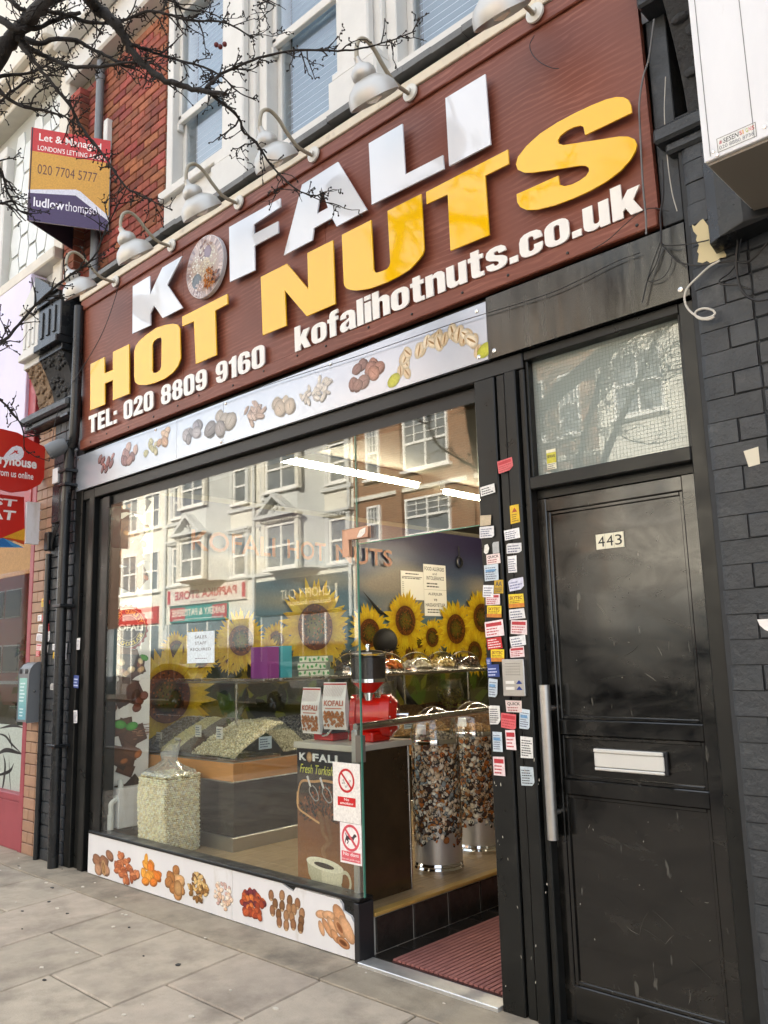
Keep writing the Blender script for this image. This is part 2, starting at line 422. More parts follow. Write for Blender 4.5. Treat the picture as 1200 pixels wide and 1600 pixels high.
mat('wood_band', H('#c48c52'), .4, var=.10, vscale=6, stretch=(1,1,9))
mat('dark_gloss', H('#1b1c1c'), .12, spec=.6, var=.1)
mat('black_tile', H('#2b2825'), .25, var=.25, vscale=9, bump=.15)
mat('grout', H('#b3afa5'), .9)
mat('brown_gloss', H('#3a2c1d'), .12, spec=.6, var=.3, vscale=3)
mat('mat_red', H('#94605a'), .95, var=.15, vscale=14, bump=.5, bscale=260)
mat('mat_dark', H('#3a1714'), .95, bump=.4, bscale=260)
mat('bark', (.020,.016,.013), .9, var=.35, vscale=30, bump=.7, bscale=90)
mat('berry', (.12,.012,.012), .5)
mat('leaf', (.06,.12,.03), .6, var=.3, vscale=12)
mat('coffee', H('#251a12'), .5, var=.3, vscale=90, bump=.8, bscale=160)
mat('paper', H('#e6e4dd'), .7)
mat('blind', H('#e4edf3'), .6, var=.05)
mat('stone_black', H('#2c2d2e'), .75, var=.25, vscale=12, bump=1.0, bscale=34, dirt=H('#5a5852'), dscale=9, dlo=.6, dhi=.9)
mat('stone_brown', H('#85705a'), .85, var=.25, vscale=14, bump=.9, bscale=34)
mat('skin', H('#a87a5e'), .55)
mat('cloth', H('#232326'), .9)
mat('hair', (.006,.005,.005), .6, bump=.6, bscale=120)
mat('tube_light', (1,1,1), .5, emit=(1.0,.86,.62), estr=25.0)
mat('spot_light', (1,1,1), .5, emit=(1.0,.90,.72), estr=12.0)
mat('car_silver', (.36,.37,.38), .28, metal=.4, coat=.8)
mat('car_white', (.30,.30,.30), .3, coat=.8)
mat('car_dark', (.02,.022,.026), .25, coat=.8)
mat('bus_red', (.36,.022,.018), .25, coat=.6)
mat('tyre', (.015,.015,.015), .8)
mat('stucco', H('#dcd8cb'), .8, var=.06, vscale=2, dirt=H('#b3ad9e'), dscale=1.1, dlo=.55, dhi=.9)
mat('stucco_grey', H('#c9cac6'), .8, var=.05, vscale=2, dirt=H('#a9a9a2'), dscale=1.1, dlo=.55, dhi=.9)
mat('teal_paint', H('#2c3c40'), .4, var=.08)
mat('slate', H('#4a4a50'), .7, var=.2, vscale=6)
mat('hex_tile', H('#d3d7d4'), .4, var=.04, rand=.04)
mat('hex_joint', H('#a9aca6'), .8)
mat('leaf_gloss', (.05,.10,.03), .4, var=.3, vscale=12)
glass('shop_glass', (.955,.975,.96), ior=1.62, boost=.95)
glass('clear_plastic', (.97,.97,.96), ior=1.55, boost=2.4)
glass('case_glass', (.97,.98,.97), ior=1.5, boost=1.2)
glass('bag_plastic', (.96,.96,.95), ior=1.45, rough=.12, boost=2.0, milk=.28, milkc=(.75,.76,.74))
glass('upper_glass', (.93,.96,.98), ior=1.7, boost=1.3)
glass('far_glass', (.45,.5,.52), ior=1.7, boost=2.0)
glass('frosted', (.85,.88,.86), ior=1.6, boost=1.2, milk=.62, milkc=(.46,.52,.48))
glass('car_glass', (.15,.17,.18), ior=1.6, boost=1.6)

def wood_fascia():
    m = mat('brown_wood', H('#7c4033'), .48, spec=.4); N = m.node_tree.nodes; L = m.node_tree.links; p = N['Principled BSDF']
    tcn = N.new('ShaderNodeTexCoord'); mp = N.new('ShaderNodeMapping'); mp.inputs['Scale'].default_value = (.55, 1, 1.0); L.new(tcn.outputs['Object'], mp.inputs[0])
    n1 = N.new('ShaderNodeTexNoise'); n1.inputs['Scale'].default_value = 2.2; n1.inputs['Detail'].default_value = 5; L.new(mp.outputs[0], n1.inputs[0])
    w = N.new('ShaderNodeMath'); w.operation = 'MULTIPLY'; w.inputs[1].default_value = 36.0; L.new(n1.outputs['Fac'], w.inputs[0])
    sx = N.new('ShaderNodeSeparateXYZ'); L.new(tcn.outputs['Object'], sx.inputs[0])
    z = N.new('ShaderNodeMath'); z.operation = 'MULTIPLY'; z.inputs[1].default_value = 210.0; L.new(sx.outputs['Z'], z.inputs[0])
    ad = N.new('ShaderNodeMath'); ad.operation = 'ADD'; L.new(w.outputs[0], ad.inputs[0]); L.new(z.outputs[0], ad.inputs[1])
    n2 = N.new('ShaderNodeTexNoise'); n2.inputs['Scale'].default_value = 9; n2.inputs['Detail'].default_value = 6; mp2 = N.new('ShaderNodeMapping'); mp2.inputs['Scale'].default_value = (.5,1,9); L.new(tcn.outputs['Object'], mp2.inputs[0]); L.new(mp2.outputs[0], n2.inputs[0])
    ad2 = N.new('ShaderNodeMath'); ad2.operation = 'MULTIPLY_ADD'; ad2.inputs[1].default_value = 9.0; L.new(n2.outputs['Fac'], ad2.inputs[0]); L.new(ad.outputs[0], ad2.inputs[2])
    sn = N.new('ShaderNodeMath'); sn.operation = 'SINE'; L.new(ad2.outputs[0], sn.inputs[0])
    cr = N.new('ShaderNodeValToRGB'); e = cr.color_ramp.elements
    e[0].position = .0; e[0].color = H('#743d2d')+(1,); e[1].position = .80; e[1].color = H('#7f4837')+(1,)
    q = e.new(.97); q.color = H('#935d4c')+(1,)
    mr = N.new('ShaderNodeMapRange'); mr.inputs['From Min'].default_value = -1; L.new(sn.outputs[0], mr.inputs['Value']); L.new(mr.outputs[0], cr.inputs[0])
    n3 = N.new('ShaderNodeTexNoise'); n3.inputs['Scale'].default_value = 1.6; n3.inputs['Detail'].default_value = 5; L.new(tcn.outputs['Object'], n3.inputs[0])
    mr3 = N.new('ShaderNodeMapRange'); mr3.inputs['From Min'].default_value = .3; mr3.inputs['From Max'].default_value = .7; mr3.inputs['To Min'].default_value = .86; mr3.inputs['To Max'].default_value = 1.12; L.new(n3.outputs['Fac'], mr3.inputs['Value'])
    # the grain shows in patches, plain paint between
    n4 = N.new('ShaderNodeTexNoise'); n4.inputs['Scale'].default_value = 3.1; L.new(tcn.outputs['Object'], n4.inputs[0])
    r4 = N.new('ShaderNodeMapRange'); r4.inputs['From Min'].default_value = .38; r4.inputs['From Max'].default_value = .62; r4.inputs['To Min'].default_value = .15; r4.inputs['To Max'].default_value = .75; L.new(n4.outputs['Fac'], r4.inputs['Value'])
    mx2 = N.new('ShaderNodeMixRGB'); mx2.inputs[1].default_value = H('#7c4534')+(1,); L.new(r4.outputs[0], mx2.inputs[0]); L.new(cr.outputs[0], mx2.inputs[2])
    hs = N.new('ShaderNodeHueSaturation'); L.new(mr3.outputs[0], hs.inputs['Value']); L.new(mx2.outputs[0], hs.inputs['Color']); L.new(hs.outputs[0], p.inputs['Base Color'])
    b = N.new('ShaderNodeBump'); b.inputs['Strength'].default_value = .04; b.inputs['Distance'].default_value = .002; L.new(sn.outputs[0], b.inputs['Height']); L.new(b.outputs[0], p.inputs['Normal'])
wood_fascia()
def far_brick():
    m = mat('far_brick', H('#8a6446'), .85); N = m.node_tree.nodes; L = m.node_tree.links; p = N['Principled BSDF']
    g = N.new('ShaderNodeNewGeometry'); sp = N.new('ShaderNodeSeparateXYZ'); cb = N.new('ShaderNodeCombineXYZ'); L.new(g.outputs['Position'], sp.inputs[0]); L.new(sp.outputs['X'], cb.inputs[0]); L.new(sp.outputs['Z'], cb.inputs[1])
    b = N.new('ShaderNodeTexBrick'); b.inputs['Scale'].default_value = 1.0; b.inputs['Brick Width'].default_value = .24; b.inputs['Row Height'].default_value = .085; b.inputs['Mortar Size'].default_value = .010
    b.inputs['Color1'].default_value = H('#94694a')+(1,); b.inputs['Color2'].default_value = H('#7d583e')+(1,); b.inputs['Mortar'].default_value = H('#a08d76')+(1,)
    L.new(cb.outputs[0], b.inputs['Vector']); L.new(b.outputs[0], p.inputs['Base Color'])
far_brick()
def door_paint():
    # gloss black paint, smeared and scuffed
    m = mat('door_black', H('#161614'), .2, spec=.6, coat=.25); N = m.node_tree.nodes; L = m.node_tree.links; p = N['Principled BSDF']
    g = N.new('ShaderNodeNewGeometry'); mp = N.new('ShaderNodeMapping'); mp.inputs['Scale'].default_value = (1,1,2.2); mp.inputs['Rotation'].default_value = (0,.35,0); L.new(g.outputs['Position'], mp.inputs[0])
    n = N.new('ShaderNodeTexNoise'); n.inputs['Scale'].default_value = 3.2; n.inputs['Detail'].default_value = 9; n.inputs['Roughness'].default_value = .7; n.inputs['Distortion'].default_value = .8; L.new(mp.outputs[0], n.inputs[0])
    mr = N.new('ShaderNodeMapRange'); mr.inputs['From Min'].default_value = .35; mr.inputs['From Max'].default_value = .7; mr.inputs['To Min'].default_value = .10; mr.inputs['To Max'].default_value = .34; L.new(n.outputs['Fac'], mr.inputs['Value']); L.new(mr.outputs[0], p.inputs['Roughness'])
    cr = N.new('ShaderNodeValToRGB'); cr.color_ramp.elements[0].position = .45; cr.color_ramp.elements[0].color = H('#0c0c0b')+(1,); cr.color_ramp.elements[1].position = .82; cr.color_ramp.elements[1].color = H('#211f1b')+(1,)
    L.new(n.outputs['Fac'], cr.inputs[0])
    v = N.new('ShaderNodeTexNoise'); v.inputs['Scale'].default_value = 70; v.inputs['Detail'].default_value = 2; mp2 = N.new('ShaderNodeMapping'); mp2.inputs['Scale'].default_value = (.5,1,.12); mp2.inputs['Rotation'].default_value = (0,.6,0); L.new(g.outputs['Position'], mp2.inputs[0]); L.new(mp2.outputs[0], v.inputs[0])
    c2 = N.new('ShaderNodeValToRGB'); c2.color_ramp.elements[0].position = .72; c2.color_ramp.elements[1].position = .76; L.new(v.outputs['Fac'], c2.inputs[0])
    mx = N.new('ShaderNodeMixRGB'); mx.inputs[2].default_value = H('#4a4944')+(1,); L.new(c2.outputs[0], mx.inputs[0]); L.new(cr.outputs[0], mx.inputs[1]); L.new(mx.outputs[0], p.inputs['Base Color'])
    w = N.new('ShaderNodeTexNoise'); w.inputs['Scale'].default_value = 2.2; L.new(g.outputs['Position'], w.inputs[0]); b = N.new('ShaderNodeBump'); b.inputs['Strength'].default_value = .14; b.inputs['Distance'].default_value = .05; L.new(w.outputs['Fac'], b.inputs['Height'])
    L.new(b.outputs[0], p.inputs['Normal'])
door_paint()

# ================================================================== THE GROUND
rng = random.Random(4)
g = MB().box(-70, 40, -18.2, -4.9, -.22, -.12); road = tag(build('road', g, M['asphalt']), kind='structure')
g = MB()
for k in range(14): g.box(-60+k*6, -57+k*6, -11.45, -11.35, -.1195, -.116)
tag(build('road_marking', g, M['small_white']), kind='structure')
g = MB().box(-70, 40, -18.0, -15.2, -.2, .0); tag(build('far_pavement', g, M['concrete']), kind='structure')
pav = tag(build('pavement', MB().box(-70, 40, -4.75, 8, -.3, -.035), M['joint']), kind='structure')
tag(build('kerb', MB().cbox(-70, 40, -4.9, -4.752, -.25, .0, .012), M['kerb']), kind='structure')
# paving slabs: bays .615 m wide run from the shopfront strip to the kerb, cross joints staggered
def slab_piece(xa, xb, ya, yb, m='slab'):
    sk = -.135; g = .005
    def P(x, y): return (x+sk*(y+.3)+0, y)
    q = [P(xa+g, ya+g), P(xb-g, ya+g), P(xb-g, yb-g), P(xa+g, yb-g)]
    cx = sum(p[0] for p in q)/4; cy = sum(p[1] for p in q)/4
    t = rng.uniform(-.0015,.0015)
    mb = MB(); c = .006
    top = [(cx+(x-cx)*(1-c/.3), cy+(y-cy)*(1-c/.3), 0+t) for x, y in q]; mid = [(x,y,-.006+t) for x, y in q]; bot = [(x,y,-.045) for x, y in q]
    mb.add(top+mid+bot, [(0,1,2,3)]+[(i+4,(i+1)%4+4,(i+1)%4,i) for i in range(4)]+[(i+8,(i+1)%4+8,(i+1)%4+4,i+4) for i in range(4)])
    return build('paving_slab', mb, M[m], pav)
xs = [-9.98+.62*k for k in range(14)]
xs = [x for x in xs]
base0 = -5.13
for k in range(-8, 10):
    xa = base0+.62*k; xb = xa+.62
    y = -.285; cut = -.80 if k % 2 == 0 else -1.11
    ys = [y, cut]
    while ys[-1] > -4.7: ys.append(ys[-1]-.915)
    ys[-1] = -4.74
    for a, b in zip(ys, ys[1:]): slab_piece(xa, xb, b, a)
# cement strip along the shopfront, in lengths
for xa, xb in ((-9.6,-7.36),(-7.36,-3.29),(-3.29,-1.9),(-1.9,1.0)):
    mb = MB().cbox(xa+.003, xb-.003, -.282, .06 if xa > -7 else .02, -.05, .002, .004); build('cement_strip', mb, M['concrete'], pav)
# trodden gum and stains
gm = []
for i in range(70):
    x = rng.uniform(-7.2,-1.8); y = rng.uniform(-1.6,-.05); n = rng.randint(6,9); r = rng.uniform(.004,.014)
    pts = [(x+r*rng.uniform(.6,1.2)*1.5*math.cos(6.283*i2/n), y+r*rng.uniform(.6,1.2)*math.sin(6.283*i2/n)) for i2 in range(n)]
    mb = MB().prism(pts, lambda u, v, h: (u, v, h), .0005, .0042)
    gm.append(build('trodden_gum', mb, M['spot' if i % 3 == 0 else 'gum'], pav))

# ================================================================== THE SHOP BUILDING
shop = thing('shop_building', 'red brick terrace house with white sash windows above the nut shop', 'building', (-4.4,.3,0))
# carcass: party walls, back, roof, so that the sun stays out of the street side
mb = MB(); mb.box(-7.1,-6.42,.16,9,-.2,11); mb.box(-1.25,-.9,.16,9,-.2,11); mb.box(-6.42,-1.25,8.6,9,-.2,11); mb.box(-6.42,-1.25,.5,8.6,10.6,11); mb.box(-6.42,-1.25,.5,8.6,3.12,3.4)
mb.box(-6.42,-1.25,.34,.5,7.6,11); mb.box(-6.42,-1.25,.42,.5,3.4,7.6)
build('wall', mb, M['interior_wall'], shop)
mb = MB().cbox(-7.2,-.9,.02,.5,7.12,7.62,.02); mb.cbox(-7.2,-.9,-.12,.02,7.42,7.62,.02); mb.cbox(-7.2,-.9,.0,.5,7.62,11,.02)
build('cornice', mb, M['white_paint'], shop)
# --- red brick pier with single bricks
pier = build('brick_pier', MB().box(-7.13,-5.563,.165,.42,4.4,7.12), M['mortar'], shop)
bw, bh, bd = .215, .068, .09
full = MB().cbox(-bw/2,bw/2,-bd/2,bd/2,-bh/2,bh/2,.005).mesh('brick'); full.materials.append(M['red_brick'])
half = MB().cbox(-.0515,.0515,-bd/2,bd/2,-bh/2,bh/2,.005).mesh('brick'); half.materials.append(M['red_brick'])
locs, hl, rots = [], [], []
row = 0; z = 4.60
while z < 7.07:
    if row % 2 == 0:
        x = -7.125+bw/2
        while x < -5.66: locs.append((x+rng.uniform(-.002,.002), .195+rng.uniform(-.003,.003), z)); x += bw+.009
    else:
        hl.append((-7.125+.0515, .195, z)); x = -7.125+.112+bw/2
        while x+bw/2 < -5.60: locs.append((x+rng.uniform(-.002,.002), .195+rng.uniform(-.003,.003), z)); x += bw+.009
        hl.append((-5.612, .195, z))
    row += 1; z += .0775
pieces('brick', full, None, pier, locs); pieces('brick', half, None, pier, hl)
# drainpipe on the pier and the left rib of brick
mb = MB(); mb.tube([(-6.62,.10,4.6),(-6.62,.10,7.1)], .036, 12); mb.tube([(-6.62,.10,5.9),(-6.62,.10,5.95)], .045, 12); mb.tube([(-6.62,.10,6.9),(-6.62,.10,6.95)], .045, 12)
build('drainpipe', mb, M['grey_plastic'], shop, smooth=True)
rib = build('brick_rib', MB().box(-7.118,-6.93,.06,.17,4.8,6.98), M['mortar'], shop)
rb = MB().cbox(-.1,.1,-.05,.05,-bh/2,bh/2,.005).mesh('brick'); rb.materials.append(M['red_brick'])
pieces('brick', rb, None, rib, [(-7.02, .10+rng.uniform(-.003,.003), 4.85+.0775*k) for k in range(28)])
# --- sash windows
mat('window_dark', H('#a3b6c6'), .8)
def sash_window(x0, x1, zb, zt, zm):
    mb = MB()
    mb.cbox(x0-.05,x0+.035,.16,.40,zb-.05,zt,.006); mb.cbox(x1-.035,x1+.05,.16,.40,zb-.05,zt,.006); mb.cbox(x0-.05,x1+.05,.155,.40,zt,zt+.12,.006)
    mb.cbox(x0-.07,x1+.07,.10,.40,zb-.11,zb-.03,.008)
    w = build('window', mb, M['white_paint'], shop)
    s = MB(); a, b = x0+.035, x1-.035
    s.cbox(a,b,.215,.255,zm-.035,zm+.035,.005); s.cbox(a,a+.045,.215,.255,zm,zt,.005); s.cbox(b-.045,b,.215,.255,zm,zt,.005); s.cbox(a,b,.213,.255,zt-.05,zt-.001,.005)
    s.cbox(a,a+.05,.26,.30,zb,zm,.005); s.cbox(b-.05,b,.26,.30,zb,zm,.005); s.cbox(a,b,.258,.30,zb-.03,zb+.07,.005)
    s.cbox(a+.005,a+.03,.20,.25,zm-.10,zm-.036,.004); s.cbox(b-.03,b-.005,.20,.25,zm-.10,zm-.036,.004)
    build('sash', s, M['white_paint'], w)
    build('pane', MB().box(a+.04,b-.04,.232,.238,zm+.03,zt-.045).box(a+.045,b-.045,.278,.284,zb+.065,zm-.03), M['upper_glass'], w)
    bl = MB(); z = zb+.02
    while z < zt-.02:
        bl.add([(a+.03,.325,z),(b-.03,.325,z),(b-.03,.352,z+.034),(a+.03,.352,z+.034)], [(0,1,2,3)]); z += .052
    build('blind', bl, M['blind'], w); build('backdrop', MB().box(a+.03, b-.03, .385, .39, zb, zt), M['window_dark'], w)
sash_window(-5.50,-4.74,5.33,7.0,5.96)
sash_window(-4.27,-3.47,5.05,7.0,5.96)
sash_window(-3.01,-2.21,5.05,7.0,5.96)
sash_window(-1.74,-1.0,5.05,7.0,5.96)
mb = MB()
for xa, xb in ((-4.69,-4.32),(-3.42,-3.06),(-2.16,-1.79)):
    mb.cbox(xa,xb,.12,.42,4.6,7.12,.01); mb.cbox(xa+.06,xb-.06,.06,.12,4.6,7.12,.01); mb.cbox(xa-.03,xb+.03,.02,.42,4.55,5.12,.015); mb.cbox(xa-.015,xb+.015,.04,.42,5.12,5.18,.012)
build('mullion', mb, M['white_paint'], shop)
build('apron', MB().box(-5.56,-1.0,.14,.45,4.4,4.98).box(-5.55,-4.70,.15,.45,4.98,5.22), M['white_paint'], shop)
# --- lead flashing above the sign
mb = MB(); n = 26; x0, x1 = -6.58, -1.25
for i in range(n):
    a = x0+(x1-x0)*i/n; b = x0+(x1-x0)*(i+1)/n-.002; d = rng.uniform(-.008,.008)
    mb.add([(a,-.125,4.700+d),(b,-.125,4.700+d),(b,-.130,4.735+d),(a,-.130,4.735+d),(b,.2,4.80),(a,.2,4.80),(b,.2,4.70),(a,.2,4.70)], [(0,1,2,3),(3,2,4,5),(1,0,7,6),(0,3,5,7),(2,1,6,4)])
build('flashing', mb, M['lead'], shop)
build('soffit', MB().box(-6.47,-1.37,-.062,.16,4.62,4.695), M['dark_header'], shop)

# ================================================================== FASCIA SIGN
fas = thing('fascia_sign', 'wide brown wood-grain shop fascia with raised white and yellow letters', 'shop sign', (0,-.03,3.30), rot=(R(1.6),0,0))
loc = plane((0,0,0), (1,0,0), (0,0,1), (0,-1,0))
def fbuild(n, mb, m, **k): return build(n, mb, m, fas, local=True, **k)
fbuild('board', MB().box(-6.455,-4.935,0,.03,0,1.30).box(-4.932,-3.41,0,.03,0,1.30).box(-3.407,-1.366,0,.03,0,1.30), M['brown_wood'])
mb = MB(); mb.cbox(-6.455,-1.366,-.018,0,1.215,1.30,.005); mb.cbox(-6.455,-1.366,-.018,0,.0,.085,.005)
fbuild('moulding', mb, M['brown_wood'])
fbuild('cream_trim', MB().cbox(-6.46,-1.36,-.03,.03,1.302,1.362,.004), M['cream_paint'])
for i in range(16): fbuild('screw', MB().lathe([(.007,0),(.007,.004),(.004,.006),(0,.006)], (-6.3+i*.325+rng.uniform(-.05,.05),-.018,.03+rng.uniform(0,.03)), (0,-1,0), 8), M['dark_plastic'], smooth=True)
def letter(loops, m, h0=.037, h1=.045):
    return fbuild('letter', MB().prism(loops, loc, h0, h1), M[m], bevel=.0012)
WHITE = [
 [(-5.557, 1.13), (-5.308, 1.13), (-5.306, 0.982), (-5.134, 1.134), (-4.874, 1.131), (-5.069, 0.977), (-4.874, 0.739), (-5.134, 0.743), (-5.25, 0.877), (-5.304, 0.829), (-5.303, 0.738), (-5.562, 0.747)],
 [(-4.303, 1.13), (-3.763, 1.113), (-3.765, 1.057), (-4.036, 1.044), (-4.036, 0.978), (-3.791, 0.969), (-3.792, 0.893), (-4.035, 0.896), (-4.038, 0.73), (-4.305, 0.74)],
 [[(-3.744, 0.724), (-3.553, 1.116), (-3.232, 1.121), (-3.014, 0.729), (-3.264, 0.729), (-3.299, 0.795), (-3.46, 0.794), (-3.48, 0.725)], [(-3.382, 1.026), (-3.43, 0.873), (-3.331, 0.873)]],
 [(-2.976, 1.118), (-2.719, 1.113), (-2.718, 0.813), (-2.454, 0.805), (-2.453, 0.729), (-2.975, 0.745)],
 [(-2.414, 1.109), (-2.157, 1.108), (-2.156, 0.726), (-2.417, 0.728)],
]
YEL = [
 [(-6.229, 0.679), (-5.999, 0.677), (-5.993, 0.54), (-5.861, 0.536), (-5.862, 0.682), (-5.615, 0.676), (-5.609, 0.279), (-5.859, 0.287), (-5.86, 0.45), (-5.99, 0.454), (-5.989, 0.283), (-6.227, 0.287)],
 [[(-4.999, 0.658), (-4.941, 0.633), (-4.909, 0.595), (-4.904, 0.369), (-4.938, 0.322), (-5.004, 0.291), (-5.106, 0.274), (-5.244, 0.275), (-5.368, 0.288), (-5.478, 0.318), (-5.524, 0.35), (-5.537, 0.399), (-5.537, 0.592), (-5.515, 0.637), (-5.459, 0.662), (-5.348, 0.681), (-5.223, 0.692), (-5.101, 0.679)], [(-5.277, 0.575), (-5.256, 0.599), (-5.206, 0.607), (-5.162, 0.599), (-5.15, 0.583), (-5.156, 0.379), (-5.173, 0.355), (-5.217, 0.346), (-5.261, 0.354), (-5.279, 0.372)]],
 [(-4.878, 0.672), (-4.338, 0.666), (-4.336, 0.595), (-4.479, 0.592), (-4.473, 0.278), (-4.715, 0.278), (-4.732, 0.594), (-4.876, 0.6)],
 [(-3.977, 0.661), (-3.719, 0.66), (-3.529, 0.43), (-3.525, 0.658), (-3.301, 0.655), (-3.302, 0.265), (-3.55, 0.266), (-3.745, 0.494), (-3.743, 0.265), (-3.972, 0.269)],
 [(-3.224, 0.66), (-2.987, 0.657), (-2.985, 0.367), (-2.979, 0.35), (-2.965, 0.337), (-2.936, 0.332), (-2.906, 0.33), (-2.882, 0.331), (-2.867, 0.34), (-2.858, 0.359), (-2.859, 0.66), (-2.614, 0.657), (-2.615, 0.343), (-2.628, 0.319), (-2.656, 0.301), (-2.722, 0.27), (-2.815, 0.259), (-2.892, 0.256), (-3.009, 0.262), (-3.069, 0.273), (-3.129, 0.288), (-3.17, 0.305), (-3.2, 0.323), (-3.218, 0.344), (-3.224, 0.366)],
 [(-2.58, 0.653), (-2.056, 0.652), (-2.057, 0.577), (-2.199, 0.578), (-2.2, 0.266), (-2.442, 0.273), (-2.438, 0.58), (-2.581, 0.585)],
 [(-1.419, 0.527), (-1.419, 0.564), (-1.429, 0.593), (-1.45, 0.616), (-1.483, 0.634), (-1.53, 0.647), (-1.602, 0.655), (-1.689, 0.659), (-1.779, 0.658), (-1.874, 0.648), (-1.952, 0.622), (-2.003, 0.589), (-2.017, 0.557), (-2.009, 0.525), (-1.976, 0.496), (-1.929, 0.475), (-1.799, 0.434), (-1.687, 0.401), (-1.657, 0.387), (-1.642, 0.371), (-1.641, 0.354), (-1.659, 0.338), (-1.694, 0.33), (-1.732, 0.329), (-1.769, 0.337), (-1.793, 0.354), (-1.796, 0.401), (-2.026, 0.406), (-2.026, 0.365), (-2.011, 0.334), (-1.978, 0.306), (-1.919, 0.284), (-1.827, 0.267), (-1.725, 0.261), (-1.638, 0.262), (-1.559, 0.272), (-1.493, 0.291), (-1.444, 0.321), (-1.419, 0.349), (-1.41, 0.374), (-1.419, 0.403), (-1.445, 0.427), (-1.489, 0.449), (-1.617, 0.489), (-1.758, 0.535), (-1.781, 0.553), (-1.784, 0.571), (-1.77, 0.586), (-1.733, 0.596), (-1.695, 0.595), (-1.664, 0.586), (-1.65, 0.573), (-1.645, 0.531)],
]
for l in WHITE: letter(l, 'white_acrylic')
for l in YEL: letter(l, 'yellow_acrylic')
# round picture of nuts standing for the letter O
oc = [(-4.596, 0.952)][0]; orr = .5*abs([(-4.59, 1.19), (-4.601, 0.714)][0][1]-[(-4.59, 1.19), (-4.601, 0.714)][1][1])*.93
disc = fbuild('picture_disc', MB().lathe([(orr,0),(orr,.03),(0,.03)], (oc[0],-.014,oc[1]), (0,-1,0), 48), M['white_panel'])
pr = PR(plane((oc[0],-.0445,oc[1]), (1,0,0), (0,0,1), (0,-1,0)), dh=.000008)
rg = random.Random(9)
pr.ell(0,0,orr*.985,orr*.985,0,H('#cbb9ac'),H('#a98d84'),40)
for i in range(52):
    a = 6.283*i/52; q = mixc(H('#d8c4bb'), H('#7c6a70'), rg.random()); r0 = orr*.78
    pr.poly([(r0*math.cos(a-.05),r0*math.sin(a-.05)),(orr*.97*math.cos(a-.05),orr*.97*math.sin(a-.05)),(orr*.97*math.cos(a+.04),orr*.97*math.sin(a+.04)),(r0*math.cos(a+.04),r0*math.sin(a+.04))], q)
def blob(cx, cy, rad, n, s, cols):
    for i in range(n):
        a = rg.random()*6.283; d = rad*math.sqrt(rg.random()); c = rg.choice(cols)
        pr.ell(cx+d*math.cos(a), cy+d*math.sin(a), s*rg.uniform(.6,1.2), s*rg.uniform(.4,.8), rg.random()*3.14, mulc(c,1.25), mulc(c,.6), 8)
o = orr
blob(-.25*o,.3*o,.42*o,60,.05*o,[H('#d9cfc2'),H('#c4b0a4'),H('#efe7dc')]); blob(.1*o,.5*o,.35*o,40,.06*o,[H('#7a5448'),H('#9a7560'),H('#5a3c3a')])
blob(.3*o,.2*o,.38*o,55,.05*o,[H('#e9e3d6'),H('#d6cbb8')]); pr.ell(.2*o,.42*o,.2*o,.22*o,0,H('#8b7683'),H('#79636f'))
blob(-.5*o,-.05*o,.3*o,40,.055*o,[H('#e5dccf'),H('#fff6ea')]); pr.ell(-.42*o,-.35*o,.26*o,.24*o,0,H('#8d97a0'),H('#77828c'))
blob(.05*o,-.05*o,.3*o,40,.06*o,[H('#d8c8ae'),H('#e9dcc4')]); blob(-.3*o,-.65*o,.25*o,30,.05*o,[H('#c9b3b4'),H('#e6d8d6')])
blob(.28*o,-.45*o,.34*o,70,.06*o,[H('#a5612f'),H('#c07c3c'),H('#7d4224'),H('#b8743a')]); blob(.6*o,-.5*o,.2*o,20,.07*o,[H('#4a2b26'),H('#8c5c4c')])
pr.build('picture', M['print_gloss'], disc, local=True)
# small white lettering
def rr_(x0, y0, x1, y1, r, n=4):
    o = []
    for cx, cy, a0 in ((x1-r,y0+r,-90),(x1-r,y1-r,0),(x0+r,y1-r,90),(x0+r,y0+r,180)):
        for k in range(n+1): a = R(a0+90*k/n); o.append((cx+r*math.cos(a), cy+r*math.sin(a)))
    return o
_n = [(0,0),(0,1),(.27,1),(.28,.9),(.36,.98),(.48,1.01),(.62,.97),(.71,.87),(.73,.72),(.73,0),(.45,0),(.45,.68),(.42,.77),(.36,.79),(.30,.76),(.28,.69),(.28,0)]
_6 = [(0,.28),(0,.72),(.04,.88),(.12,.98),(.26,1.01),(.4,.98),(.48,.9),(.51,.76),(.51,.68),(.32,.68),(.32,.76),(.3,.83),(.26,.85),(.22,.83),(.2,.76),(.2,.56),(.26,.61),(.34,.62),(.44,.58),(.5,.49),(.52,.38),(.52,.26),(.48,.1),(.4,.02),(.26,-.01),(.12,.02),(.04,.1)]
